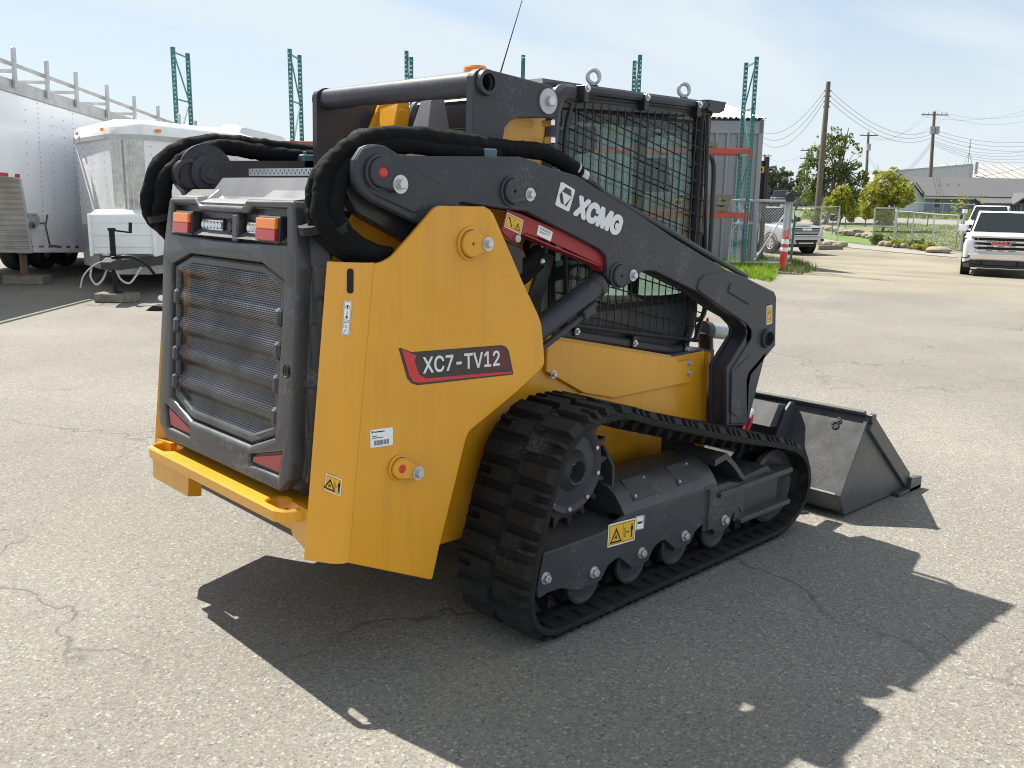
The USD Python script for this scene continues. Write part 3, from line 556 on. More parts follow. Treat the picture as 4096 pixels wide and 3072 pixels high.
for s in (1, -1):
    tb = L.part('track', belt if s == 1 else flip(belt), M['rubber'], smooth=45)
    rest = []
    for k in range(NL):
        for outer in (True, False):
            s0 = (k+(0 if outer else .5))*PITCH; y0, y1 = (-.963, -.785) if outer else (-.765, -.566)
            q = lug(s0, y0, y1, (k+(0 if outer else 1)) % 2, outer)
            if s == 1: L.part('lug', q, M['rubber'], parent=tb, smooth=25)
            else: rest.append(flip(q))
        g = hull([tp(k*PITCH+a, 0, y) for a in (-.026, .026) for y in (-.815, -.715)]+[tp(k*PITCH+a, -.045, y) for a in (-.009, .009) for y in (-.80, -.73)])
        if s == 1: L.part('drive_tooth', g, M['rubber'], parent=tb, smooth=25)
        else: rest.append(flip(g))
        if s == 1: rest.append(cut_marks(k*PITCH+PITCH*.5))
    L.part('tread_pattern', cat(*rest), M['rubber'] if s == -1 else M['ink'], parent=tb, smooth=25, kind='stuff')
# sprocket, hub motor
SC = (.125, .600)
def gear(r0, r1, n_):
    pts = []
    for k in range(n_):
        a = 2*math.pi*k/n_; w = 2*math.pi/n_
        for da, r in ((-.40, r0), (-.22, r0), (-.10, r1), (.10, r1), (.22, r0)): pts.append((SC[0]+r*math.cos(a+da*w), SC[1]+r*math.sin(a+da*w)))
    return Polygon(pts)
spk = yslab(gear(.200, .236, 17), -.775, .035, .004, holes=[disc(SC, .165, 40)])
dish = lathe([(.168, 0), (.168, .035), (.150, .030), (.142, .022), (.085, .030), (.070, .045), (.055, .060), (.050, .064), (.043, .060), (.030, .010), (0, .006)], (SC[0], -.80, SC[1]), (SC[0], -1.8, SC[1]), 44)
for s in (1, -1):
    p = L.part('sprocket', spk if s == 1 else flip(spk), M['black']); L.part('hub_dish', dish if s == 1 else flip(dish), M['grey'], parent=p)
    q = bolt((SC[0]+.02, -.815, SC[1]+.025), (0, -1, 0), .010, False); L.part('bolt', q if s == 1 else flip(q), M['galv'], parent=p)
    for k in range(9):
        a = 2*math.pi*k/9+.45; q = bolt((SC[0]+.155*math.cos(a), -.83, SC[1]+.155*math.sin(a)), (0, -1, 0), .010, False); L.part('bolt', q if s == 1 else flip(q), M['steel'], parent=p)
# track frame
fo = xz(-.93, [(2147, 2327), (2149, 2356), (2160, 2362), (2198, 2352), (2230, 2347), (2300, 2334)])
ft = [(-.158, .225), (-.155, .195), (-.145, .187), (-.10, .195), (-.03, .192), (.05, .160), (.10, .148)]
for bxx in (.152, .447, .744, 1.047):
    ft += [(bxx-.055, .158), (bxx, .150), (bxx+.05, .158), (bxx+.085, .205), (bxx+.13, .222), (bxx+.16, .222)] if bxx < 1.0 else [(bxx-.06, .16), (bxx, .152), (bxx+.05, .165), (bxx+.07, .215), (bxx+.12, .235), (bxx+.16, .19)]
ft += [(1.21, .175), (1.21, .34), (1.09, .375), (.90, .385), (.35, .392), (.20, .356), (-.126, .357)]
face = yslab(rnd(ft, .006), -.915, .020, .003)
top = []
def cover(u, v):
    a = v*1.35; r_ = .12; x0, x1 = .34, .98; xx_ = x0+u*(x1-x0)
    return np.column_stack([xx_, -.928+r_*np.sin(a), .392+.125*(1-np.cos(a))*.0+.115*np.sin(a)*0+(.39+.118*np.sin(a*1.1))-.39])
cv = hull([(x, y, z) for x in (.34, .985) for y, z in ((-.930, .385), (-.905, .425), (-.87, .465), (-.83, .490), (-.78, .497), (-.70, .497), (-.60, .46), (-.60, .38))])
shelf = hull([(-.13, -.93, .352), (.36, -.93, .352), (-.13, -.60, .352), (.36, -.60, .352), (-.13, -.93, .338), (.36, -.93, .338), (-.13, -.60, .338), (.36, -.60, .338)])
arch = []
for xa, xb, za, zb in ((.97, 1.06, .50, .515), (1.06, 1.13, .515, .46), (1.13, 1.22, .46, .375), (1.22, 1.42, .375, .385), (1.42, 1.46, .385, .352)):
    arch.append(hull([(xa, y, za+d) for y in (-.92, -.68) for d in (0, -.03)]+[(xb, y, zb+d) for y in (-.92, -.68) for d in (0, -.03)]))
_guard = obox((.215, -.93, .345), (.13, 0, 0), (0, .22, 0), (0, 0, .20), .004)
gpl = framed(slab(Polygon([(0, 0), (.20, .0), (.22, .05), (.22, .22), (.16, .30), (.05, .26), (0, .18)]), .012, .002), (.372, -.62, .35), (0, -1, 0), (0, 0, 1))
rib = cat(bx(.90, .955, -.950, -.93, .19, .385, .006), bx(.885, .97, -.94, -.92, .185, .392, .008))
ibeam_t = zslab([(.98, -.955), (1.60, -.955), (1.62, -.93), (1.55, -.70), (.98, -.70)], .328, .022, .004)
ibeam_b = zslab([(1.16, -.955), (1.60, -.955), (1.62, -.93), (1.60, -.70), (1.16, -.70)], .165, .020, .004)
web = bx(1.22, 1.565, -.895, -.72, .185, .328); endp = bx(1.14, 1.215, -.93, -.72, .17, .33, .004); inner = bx(-.10, 1.22, -.72, -.60, .10, .36)
frm = {}
for s in (1, -1):
    Z = (lambda q: q) if s == 1 else flip
    frm[s] = L.part('track_frame', Z(cat(face, shelf, inner, endp)), M['under'])
    for nm, q in (('frame_cover', cv), ('idler_saddle', cat(*arch)), ('top_flange', ibeam_t), ('bottom_flange', ibeam_b), ('beam_web', web), ('rib', rib), ('sprocket_guard', gpl)): L.part(nm, Z(q), M['under'], parent=frm[s])
    for x_ in (.50, .80):
        q = obox((x_-.075, -.905, .428), (.15, 0, 0), (0, .075, .066), (0, -.003, .004), .001); L.part('access_cover', Z(q), M['under'], parent=frm[s])
        for dx, t_ in ((-.06, .15), (.055, .85)):
            b_ = bolt((x_+dx, -.905+.075*t_-.003, .430+.066*t_+.002), (0, -.66, .75), .008, False); L.part('bolt', Z(b_), M['steel'], parent=frm[s])
    for x_, z_ in ((-.120, .261), (.152, .207), (.447, .208), (.744, .207), (1.047, .206)): L.part('bolt', Z(cat(lathe([(0, 0), (.024, 0), (.024, .006), (0, .006)], (x_, -.934, z_), (x_, -2, z_), 18), spot((x_, -.940, z_), (0, -1, 0), .017, .018))), M['steel'], parent=frm[s])
    for x_ in (.152, .447, .744, 1.047):
        r_ = lathe([(.02, 0), (.085, 0), (.093, .008), (.093, .022), (.082, .028), (.070, .012), (.03, .012), (.03, .04), (.0, .04)], (x_, -.865, .152), (x_, -2, .152), 36)
        r2 = cyl((x_, -.865, .152), (x_, -.66, .152), .060, 24); L.part('roller', Z(cat(r_, r2)), M['under'], smooth=40)
    idl = lathe([(.03, 0), (.175, 0), (.185, .01), (.185, .035), (.17, .045), (.155, .02), (.06, .015), (.05, .03), (0, .03)], (1.555, -.835, .243), (1.555, -2, .243), 44)
    idl2 = lathe([(.03, 0), (.175, 0), (.185, .01), (.185, .035), (.17, .045), (.155, .02), (0, .015)], (1.555, -.70, .243), (1.555, -2, .243), 44)
    L.part('front_idler', Z(cat(idl, idl2)), M['under'], smooth=40)
    ridl = lathe([(.03, 0), (.11, 0), (.115, .01), (.115, .035), (0, .035)], (-.075, -.72, .172), (-.075, -2, .172), 32); L.part('rear_idler', Z(ridl), M['black'])

# ---------------- cab
GY = -.47
roof = hull([(.36, y, 2.045) for y in (-.47, .47)]+[(.40, y, 2.085) for y in (-.44, .44)]+[(1.42, y, 2.085) for y in (-.45, .45)]+[(1.45, y, 2.05) for y in (-.48, .48)]+[(.40, y, 1.99) for y in (-.47, .47)]+[(1.43, y, 2.02) for y in (-.47, .47)])
cab = L.part('cab', cat(roof), M['grey'])
def cpart(name, q, mat='grey', two=False, **k):
    r_ = L.part(name, q, M[mat], parent=cab, **k)
    if two: L.part(name, flip(q), M[mat], parent=cab, **k)
    return r_
rail = yslab([(.50, 2.050), (1.38, 2.050), (1.38, 2.085), (.50, 2.085)], -.470, .035, .010); cpart('roof_rail', rail, 'grey', True)
cpart('visor', hull([(1.36, y, 2.045) for y in (-.505, .505)]+[(1.36, y, 2.092) for y in (-.505, .505)]+[(1.505, y, 2.090) for y in (-.505, .505)]+[(1.49, y, 2.050) for y in (-.505, .505)]+[(1.45, y, 2.035) for y in (-.505, .505)]), 'grey')
post = sweep(smooth_path([(.46, -.455, 2.05), (.40, -.455, 2.045), (.365, -.455, 2.00), (.345, -.455, 1.90), (.315, -.455, 1.60), (.29, -.455, 1.30), (.27, -.455, 1.06)]), .036, 10); cpart('rear_post', post, 'grey', True)
cpart('front_post', sweep(smooth_path([(1.36, -.425, 2.04), (1.41, -.425, 2.00), (1.42, -.425, 1.8), (1.42, -.425, 1.4), (1.42, -.425, 1.05), (1.38, -.425, .93)]), .030, 8), 'mesh', True)
sill = yslab(xz(-.455, [(2215, 1310), (2300, 1318), (2500, 1352), (2700, 1384), (2755, 1375), (2750, 1392), (2712, 1420), (2198, 1345)]), -.43, .035, .010); cpart('sill', sill, 'grey', True)
cpart('lower_door', yslab([(.46, .92), (1.39, .90), (1.40, 1.16), (.46, 1.22)], -.415, .01, .002), 'grey', True)
cpart('rear_wall', obox((.30, -.44, 1.02), (.0, .88, 0), (.012, 0, 0), (.04, 0, .45)), 'mesh')
cpart('rear_header', hull([(.37, y, z) for y in (-.44, .44) for z in (1.93, 2.088)]+[(.42, y, z) for y in (-.44, .44) for z in (1.93, 2.088)]), 'grey')
cpart('floor', bx(.30, 1.42, -.43, .43, .90, .92), 'ink')
cpart('roof_lining', bx(.44, 1.40, -.42, .42, 1.955, 1.985), 'grey')
# panes
cpart('side_window', bx(.40, 1.42, -.432, -.428, 1.16, 1.985), 'glass', True, smooth=False)
cpart('rear_window', obox((.345, -.42, 1.47), (0, .84, 0), (.004, 0, 0), (.03, 0, .46)), 'glass', smooth=False)
cpart('front_door_glass', bx(1.435, 1.440, -.40, .40, .95, 1.98), 'glass', smooth=False)
py = on(2560, 600, 0, 1.43)[1]
cpart('window_pillar', obox((1.40, py-.025, .95), (.03, 0, 0), (0, .05, 0), (0, 0, 1.03), .008), 'ink')
fd_ = Polygon(rect(-py-.01, .95, .42, 1.99)).difference(rnd(rect(-py+.03, 1.0, .36, 1.94), .08)); cpart('door_frame', framed(slab(fd_, .012, .002), (1.428, 0, 0), (0, -1, 0), (0, 0, 1)), 'ink')
for s in (1, -1):
    fw = unary_union([Polygon(rect(.39, 1.13, 1.43, 2.0))]).difference(rnd(rect(.425, 1.175, 1.385, 1.945), .06))
    q = yslab(fw, -.423, .006, 0); cpart('window_surround', q if s == 1 else flip(q), 'ink')
wf = Polygon(rect(-.43, 1.44, .43, 1.97)).difference(rnd(rect(-.40, 1.47, .40, 1.935), .10)); cpart('rear_surround', framed(slab(wf, .01, .002), (.352, 0, 0), (0, -1, 0), (.03, 0, 1)), 'black')
# seat, controls, mirror inside
st = cpart('seat', cat(hull([(.55, y, 1.20) for y in (-.23, .23)]+[(.98, y, 1.22) for y in (-.23, .23)]+[(.55, y, 1.32) for y in (-.22, .22)]+[(.97, y, 1.33) for y in (-.22, .22)]), hull([(.52, y, 1.30) for y in (-.23, .23)]+[(.62, y, 1.32) for y in (-.23, .23)]+[(.42, y, 1.70) for y in (-.20, .20)]+[(.50, y, 1.70) for y in (-.20, .20)])), 'seat')
cpart('seat_pedestal', bx(.55, .95, -.20, .20, .92, 1.20), 'ink')
for y_ in (-.34, .34):
    cpart('armrest', hull([(.60, y_+d, 1.36) for d in (-.05, .05)]+[(1.02, y_+d, 1.36) for d in (-.05, .05)]+[(.62, y_+d, 1.43) for d in (-.04, .04)]+[(1.0, y_+d, 1.42) for d in (-.04, .04)]), 'seat')
    cpart('joystick', cat(sweep(smooth_path([(1.00, y_, 1.41), (1.02, y_, 1.48), (1.03, y_, 1.54)]), [.02]*12+[.018], 10)), 'ink')
cpart('lap_bar', sweep(smooth_path([(1.26, .30, 1.10), (1.27, .30, 1.50), (1.24, .28, 1.56), (1.24, .0, 1.57), (1.24, -.14, 1.56), (1.27, -.16, 1.50), (1.26, -.16, 1.10)]), .014, 8), 'ink')
cpart('monitor', obox((1.30, -.34, 1.66), (0, .18, 0), (.03, 0, .01), (-.03, 0, .16), .01), 'ink')
cpart('work_light', obox((.50, -.40, 1.80), (.22, 0, .03), (0, .14, 0), (.0, 0, .11), .02), 'black')
# side guards: bent round bar and welded wires
gp = [(.452, GY, 2.012), (.475, GY, 2.028), (1.36, GY, 2.034), (1.40, GY, 2.020), (1.412, GY, 1.985), (1.436, GY, 1.57), (1.478, GY, 1.13), (1.468, GY, 1.08), (1.425, GY, .965), (1.40, GY, .948), (1.37, GY, .945), (.53, GY, 1.088), (.485, GY, 1.10), (.46, GY, 1.13), (.415, GY, 1.80)]
gpath = []
for k, p in enumerate(gp): gpath.append(p)
bar_ = sweep(smooth_path(gpath+[gpath[0]], 4), .010, 8)
gpoly = Polygon([(p[0], p[2]) for p in gp])
for s in (1, -1):
    Z = (lambda q: q) if s == 1 else flip
    g_ = L.part('side_guard', Z(bar_), M['mesh'])
    from shapely.geometry import LineString
    def wires(lines, y, r_):
        out = []
        for a, b in lines:
            c_ = LineString([a, b]).intersection(gpoly)
            for ls in (getattr(c_, 'geoms', [c_])):
                if ls.is_empty or ls.geom_type != 'LineString' or ls.length < .03: continue
                (xa, za), (xb, zb) = ls.coords[0], ls.coords[-1]
                out.append(cyl((xa, y, za), (xb, y, zb), r_, 5))
        return out
    vert = [((x_-.03, .8), (x_, 2.2)) for x_ in np.arange(.43, 1.52, .0525)]
    horz = [((.3, z_+.24*.75), (1.6, z_-.24*.55)) for z_ in np.arange(.86, 2.25, .0775)]
    for q in wires(vert, GY-.002, .0032)+wires(horz, GY+.004, .0032): L.part('wire', Z(q), M['mesh'], parent=g_, smooth=40)
    for q in ((2303, 1325), (2535, 1372), (2742, 1397)):
        c_ = on(*q, 1, GY); L.part('clip', Z(obox((c_[0]-.014, GY-.006, c_[2]-.022), (.03, 0, 0), (0, .05, 0), (.006, 0, .055), .003)), M['black'], parent=g_); L.part('bolt', Z(bolt((c_[0], GY-.008, c_[2]), (0, -1, 0), .009)), M['steel'], parent=g_)
    for q in ((2344, 353), (2584, 388), (2794, 417)):
        c_ = on(*q, 1, -.505); L.part('clip', Z(obox((c_[0]-.014, -.512, c_[2]-.055), (.03, 0, 0), (0, .05, 0), (0, 0, .068), .003)), M['black'], parent=g_); L.part('bolt', Z(bolt((c_[0], -.513, c_[2]), (0, -1, 0), .009)), M['steel'], parent=g_)
# roof fittings
for q, n_ in (((2373, 330), 0), ((2733, 404), 1)):
    c_ = on(*q, 1, -.42); c_[2] = 2.086; a_ = np.linspace(0, 2*math.pi, 25)[:-1]
    ey = sweep([c_+np.array([.030*math.cos(t)*.62, -.030*math.cos(t)*.55, .048+.027*math.sin(t)]) for t in a_], .0095, 8, closed=True)
    L.part('lifting_eye', cat(ey, lathe([(.018, .012), (.012, .022), (0, .026)], c_, c_+np.array([0, 0, 1]), 14)), M['galv'], smooth=50); L.part('rubber_washer', lathe([(.0, 0), (.024, 0), (.025, .007), (.020, .013), (0, .013)], c_, c_+np.array([0, 0, 1]), 18), M['ink'])
L.part('roof_hatch', hull([(.40, y, 2.08) for y in (-.36, .36)]+[(.78, y, 2.08) for y in (-.36, .36)]+[(.42, y, 2.115) for y in (-.33, .33)]+[(.70, y, 2.112) for y in (-.33, .33)]), M['black'])
bc = np.array([.36, .02, 2.06])
be = L.part('beacon', lathe([(0, 0), (.055, 0), (.055, .03), (0, .03)], bc, bc+[0, 0, 1], 24), M['ink']); L.part('beacon_lens', lathe([(.050, .03), (.052, .05), (.052, .115), (.046, .124), (0, .128)], bc, bc+[0, 0, 1], 28), M['lens_amber'], parent=be)
an0 = np.array([.40, -.06, 2.07]); an1 = deep(2088, 2, np.dot(an0-CAM, CF)+.18); d_ = an1-an0
ap = [an0+d_*t for t in (0, .12, .22, .5, 1)]; L.part('antenna', sweep(smooth_path(ap), np.interp(np.linspace(0, 1, 25), [0, .2, .3, 1], [.009, .009, .0045, .0022]), 8), M['ink'])
hl = smooth_path([(1.42, -.42, 1.85), (1.48, -.43, 1.848), (1.52, -.43, 1.83), (1.542, -.43, 1.78), (1.548, -.43, 1.63), (1.55, -.43, 1.3), (1.53, -.43, 1.06), (1.44, -.42, 1.03)]); L.part('grab_handle', sweep(hl, .013, 10), M['grey'])
L.part('door_mirror', obox((1.46, -.45, 1.36), (0, .05, 0), (.02, 0, 0), (0, 0, .10), .008), M['ink'])
L.part('head_lamp', obox((1.46, -.42, 1.74), (.05, 0, 0), (0, .10, 0), (0, 0, .12), .01), M['grey'])
L.part('exhaust_shroud', hull([(.12, .19, 1.86), (.26, .19, 1.86), (.12, .06, 1.86), (.26, .06, 1.86), (.17, .16, 2.03), (.24, .16, 2.05), (.17, .09, 2.03), (.24, .09, 2.05), (.10, .20, 1.70), (.28, .20, 1.70), (.10, .05, 1.70), (.28, .05, 1.70)]), M['hood'])

# ---------------- wrapped hoses over the arm hubs
def hose(pts, r, seed, name='hose', wr=.10):
    p = smooth_path(pts, 9); n_ = len(p); t_ = np.linspace(0, 1, n_*3); p = np.column_stack([np.interp(t_, np.linspace(0, 1, n_), p[:, k]) for k in range(3)])
    q = sweep(p, r, 20); v = q.vertices; nz = (meshkit.fbm(v*30+seed*3.1, 3, seed)-.5)*.6+.75*(np.abs(meshkit.noise(v*np.array([26, 26, 26])+7*seed, seed+3)-.5)-.25)
    c_ = np.repeat(p, 20, axis=0); v = c_+(v-c_)*(1+nz[:, None]*wr*4.0); q.vertices = v; return q
def yz(u, v, y): p = on(u, v, 1, y); return (p[0], y, p[2])
H1 = [yz(2095, 603, -.60), yz(1960, 588, -.60), yz(1750, 556, -.60), yz(1600, 542, -.60), yz(1480, 556, -.59), yz(1385, 602, -.585), yz(1320, 670, -.585), yz(1290, 760, -.585), yz(1290, 860, -.60), yz(1330, 930, -.62), yz(1400, 985, -.64), yz(1480, 1015, -.65), yz(1550, 1030, -.64)]
H2 = [yz(2090, 612, -.57), yz(1900, 605, -.57), yz(1700, 575, -.57), yz(1560, 556, -.56), yz(1440, 580, -.54), yz(1340, 640, -.54), yz(1275, 720, -.54), yz(1262, 810, -.54), yz(1275, 900, -.56), yz(1320, 960, -.59), yz(1390, 1010, -.62), yz(1470, 1035, -.64), yz(1530, 1045, -.64)]
H3 = [yz(1990, 620, -.61), yz(1780, 600, -.61), yz(1640, 580, -.61), yz(1500, 590, -.60), yz(1420, 640, -.60), yz(1372, 700, -.61), yz(1345, 780, -.61), yz(1340, 850, -.62), yz(1372, 925, -.63), yz(1430, 975, -.64), yz(1500, 1008, -.65), yz(1560, 1022, -.65)]
H4 = [yz(1700, 560, -.54), yz(1560, 545, -.53), yz(1420, 585, -.51), yz(1310, 660, -.51), yz(1262, 750, -.51), yz(1256, 850, -.52), yz(1290, 935, -.55), yz(1370, 1005, -.59), yz(1460, 1040, -.62)]
H5 = [yz(2090, 597, -.60), yz(2170, 608, -.60), yz(2240, 640, -.60), yz(2270, 660, -.60), yz(2310, 685, -.60)]
for k, (h_, r_) in enumerate(((H1, .034), (H2, .033), (H3, .030), (H4, .030), (H5, .033))):
    L.part('hose', hose(h_, r_, 11+k), M['hose'], smooth=60)
    if k in (0, 1, 4): L.part('hose', move(flip(hose([(p_[0]-(.02 if k == 0 else .0), p_[1], p_[2]+.01*(k == 0)) for p_ in h_], r_+.002, 31+k)), (0, .075 if k < 2 else .02, 0)), M['hose'], smooth=60)
for c_, d_, r_ in ((yz(1276, 905, -.55), (.25, 0, -.9), .066), (yz(1352, 910, -.62), (.5, 0, -.8), .040)):
    c_ = np.array(c_); d_ = np.array(d_); q = cyl(c_-d_*.014, c_+d_*.014, r_, 18); L.part('hose_strap', q, M['ink']); L.part('hose_strap', move(flip(q), (0, .07, 0)), M['ink'])
q = cat(sweep(smooth_path([yz(2300, 680, -.60), yz(2330, 706, -.60), yz(2375, 735, -.60), yz(2420, 775, -.61), yz(2480, 810, -.62), yz(2560, 858, -.63), yz(2700, 938, -.64), yz(2860, 1034, -.64), yz(2985, 1106, -.64)]), .013, 10)); both('arm_pipe', q, M['grey'])
q = cat(sweep(smooth_path([yz(2300, 690, -.57), yz(2380, 752, -.58), yz(2480, 826, -.60), yz(2600, 890, -.61), yz(2860, 1042, -.61)]), .011, 8)); both('arm_pipe', q, M['grey'])
e_ = np.array(yz(2322, 692, -.60)); e2 = np.array(yz(2338, 702, -.60)); both('hose_fitting', cyl(e_, e2+(e2-e_)*.3, .022, 8), M['steel']); both('hose_band', cyl(np.array(yz(2296, 670, -.60)), np.array(yz(2302, 675, -.60)), .033, 16), M['galv'])
cl = np.array(yz(1950, 600, -.62)); both('hose_clamp', cat(obox(cl+[-.033, -.02, -.055], (.066, 0, 0), (0, .075, 0), (0, 0, .060), .005), lathe([(0, .060), (.010, .060), (.010, .072), (0, .074)][::-1], cl+[0, .01, -.055], cl+[0, .01, 1], 12)), M['clamp'])
for pts, r_ in (([yz(1960, 1170, -.60), yz(2060, 1095, -.58), yz(2115, 1055, -.57), yz(2140, 1022, -.56), yz(2152, 1005, -.55)], .030), ([yz(1990, 1200, -.60), yz(2080, 1130, -.58), yz(2130, 1085, -.56), yz(2160, 1060, -.55)], .020), ([yz(2120, 955, -.53), yz(2105, 985, -.53), yz(2116, 1020, -.53)], .014)):
    L.part('hose', hose(pts, r_, 5, wr=.05), M['hose'], smooth=60)
for u, v in ((2150, 1000), (2158, 1053)): L.part('hose_fitting', cat(cyl(yz(u-8, v+6, -.56), yz(u+8, v-6, -.54), .016, 8), cyl(yz(u+4, v-6, -.55), yz(u+4, v-6, -.48), .013, 6)), M['chrome'])

# ---------------- bucket and quick hitch
bs = [(2.035, .020), (1.978, .132), (2.222, .526), (2.262, .520), (2.815, .085), (2.80, .012), (2.70, .004)]
bk = []
bpl = yslab(rnd(bs, .004), -1.010, .020, .003)
sheet = []
prof_b = [(2.66, .006), (2.06, .014), (2.02, .040), (1.985, .132), (2.232, .528)]
for (xa, za), (xb, zb) in zip(prof_b[:-1], prof_b[1:]):
    d_ = np.array([xb-xa, 0, zb-za]); nn = np.array([-d_[2], 0, d_[0]]); nn = nn/np.linalg.norm(nn)*.010; sheet.append(obox((xa, -1.015, za), d_, (0, 2.03, 0), -nn))
bkt = L.part('bucket', cat(*sheet), M['bucket'])
for s in (1, -1):
    Z = (lambda q: q) if s == 1 else flip
    L.part('side_plate', Z(bpl), M['bucket'], parent=bkt)
    e = np.array([2.245, 0, .515]); f = np.array([2.775, 0, .095]); L.part('side_edge', Z(obox(e+[.004, -1.052, .006], f-e, (0, .034, 0), (-.052, 0, -.066), .004)), M['bucket'], parent=bkt)
    L.part('edge_cap', Z(obox((2.215, -1.050, .488), (.050, 0, .0), (0, .03, 0), (.0, 0, .045), .004)), M['bucket'], parent=bkt)
L.part('cutting_edge', obox((2.60, -1.075, .002), (.285, 0, 0), (0, 2.15, 0), (0, 0, .022), .003), M['bucket'], parent=bkt)
for s in (1, -1): L.part('corner_bit', hull([(2.735, s*1.04, .004), (2.885, s*1.04, .004), (2.735, s*1.075, .004), (2.885, s*1.075, .004), (2.745, s*1.04, .085), (2.885, s*1.04, .07), (2.745, s*1.075, .085), (2.885, s*1.075, .07)]), M['bucket'], parent=bkt)
L.part('top_lip', obox((2.212, -1.01, .522), (.022, 0, .010), (0, 2.02, 0), (-.012, 0, .02), .003), M['bucket'], parent=bkt)
L.part('fold_weld', obox((1.978, -1.0, .134), (.004, 0, .008), (0, 2.0, 0), (-.006, 0, .003)), M['galv'], parent=bkt)
c_ = np.array([2.185, -.86, .455]); nb = np.array([-.85, 0, .53]); L.part('lifting_ring', cat(sweep([c_+nb*.006+np.array([.53*.018*math.cos(t), .018*math.sin(t), .85*.018*math.cos(t)]) for t in np.linspace(0, 2*math.pi, 17)[:-1]], .0035, 6, closed=True), sweep([c_+nb*.006+np.array([.53*.028, -.016, .85*.028])+np.array([.53*.009*math.cos(t), .009*math.sin(t), .85*.009*math.cos(t)]) for t in np.linspace(0, 2*math.pi, 13)[:-1]], .003, 6, closed=True)), M['bucket'], parent=bkt)
for s in (1, -1):   # hitch ears behind the bucket
    ear = framed(slab(rnd([(1.90, .12), (1.98, .30), (2.10, .50), (2.155, .54), (2.20, .525), (2.21, .47), (2.10, .28), (1.99, .12)], .015), .016, .003), (0, s*.60, 0), (1, 0, 0), (0, 0, 1))
    L.part('hitch_ear', ear, M['grey'], parent=bkt)
q = L.part('hitch_frame', cat(hull([(1.98, y, .42) for y in (-.59, .59)]+[(2.06, y, .535) for y in (-.59, .59)]+[(2.14, y, .52) for y in (-.59, .59)]+[(2.08, y, .40) for y in (-.59, .59)]), bx(1.86, 1.95, -.58, .58, .10, .24)), M['bucket'])
L.part('step_grip', cat(*[hull([(1.98+.03*k, y, .575) for y in (-.36, .10)]+[(1.995+.03*k, y, .575) for y in (-.36, .10)]+[(1.983+.03*k, y, .597) for y in (-.36, .10)]+[(1.992+.03*k, y, .597) for y in (-.36, .10)]) for k in range(6)]+[bx(1.97, 2.15, -.33, .10, .555, .576)]), M['ink'], parent=q)
L.part('hitch_lever', cat(sweep(smooth_path([(1.90, -.48, .36), (1.93, -.49, .43), (1.94, -.49, .48)]), .020, 8), cyl((1.88, -.48, .34), (1.93, -.48, .36), .030, 10)), M['lens_red'], parent=q)
L.part('lever_knob', cyl((1.91, -.49, .47), (1.95, -.49, .50), .02, 10), M['white'], parent=q)
tc1, tc2 = np.array([1.52, -.30, .94]), np.array([1.60, -.30, 1.10]); kc = on(2840, 1322, 1, -.36)
tl = L.part('tilt_cylinder', cat(cyl(kc+np.array([-.07, .0, .008]), kc+np.array([-.02, 0, 0]), .050, 18), cyl(kc+np.array([-.045, 0, 0]), kc+np.array([-.01, 0, -.18]), .040, 14), bx(kc[0]-.10, kc[0]+.0, kc[1]-.04, kc[1]+.05, .70, .86, .01)), M['black']); L.part('cylinder_rod', cyl(kc+np.array([-.02, 0, 0]), kc+np.array([.22, .0, -.035]), .038, 18), M['galv'], parent=tl)
L.part('grease_plug', lathe([(.010, 0), (.006, .025), (0, .028)], kc+np.array([-.03, 0, .045]), kc+np.array([-.03, 0, 1]), 8), M['sticker_r'], parent=tl)
leg = hull([(1.52, y, .50) for y in (-.55, -.46)]+[(1.60, y, .50) for y in (-.55, -.46)]+[(1.50, y, .92) for y in (-.55, -.46)]+[(1.56, y, .92) for y in (-.55, -.46)]+[(1.68, y, 1.08) for y in (-.55, -.46)]+[(1.62, y, 1.10) for y in (-.55, -.46)])
L.part('cross_member', cat(bx(1.50, 1.64, -.55, .55, .52, .66, .01)), M['grey'])
# ---------------- decals: printed plates a millimetre proud of the paint
class Sheet:
    """flat print: bl, br, tl = its lower left, lower right, upper left corners; drawing coordinates 0..1"""
    def __init__(s, bl, br, tl, n):
        s.o, s.ex, s.ey = np.asarray(bl, float), np.asarray(br, float)-bl, np.asarray(tl, float)-bl
        s.n = np.asarray(n, float)/np.linalg.norm(n); s.k = 0
    def shape(s, polys, lift, th=.0006):
        out = []
        for p in polys if isinstance(polys, list) and not isinstance(polys[0], tuple) else [polys]:
            p = p if isinstance(p, Polygon) else Polygon(p)
            if p.geom_type != 'Polygon' or p.area < 1e-9: continue
            q = slab(p, 1.0, 0); v = q.vertices; q.vertices = s.o+v[:, :1]*s.ex+v[:, 1:2]*s.ey+(lift+v[:, 2:3]*th)*s.n
            if np.dot(np.cross(s.ex, s.ey), s.n) < 0: q.invert()
            out.append(q)
        return cat(*out)
    def asp(s): return np.linalg.norm(s.ex)/np.linalg.norm(s.ey)
def tri_sign(cx, cy, h, a):
    w = h*.58/a*1.0; o = Polygon([(cx-w, cy-h/2), (cx+w, cy-h/2), (cx, cy+h/2)]); i_ = Polygon([(cx-w*.70, cy-h*.39), (cx+w*.70, cy-h*.39), (cx, cy+h*.27)]); return o.difference(i_)
def man(cx, cy, h, a):
    w = h/a; return [Polygon([(cx+.07*w*math.cos(t), cy+h*.42+.07*h*math.sin(t)) for t in np.linspace(0, 6.283, 11)[:-1]]), Polygon([(cx-.12*w, cy+h*.33), (cx+.12*w, cy+h*.33), (cx+.12*w, cy+.02*h), (cx+.07*w, cy+.02*h), (cx+.06*w, cy-h*.5), (cx+.01*w, cy-h*.5), (cx, cy-.05*h), (cx-.01*w, cy-h*.5), (cx-.06*w, cy-h*.5), (cx-.07*w, cy+.02*h), (cx-.12*w, cy+.02*h)])]
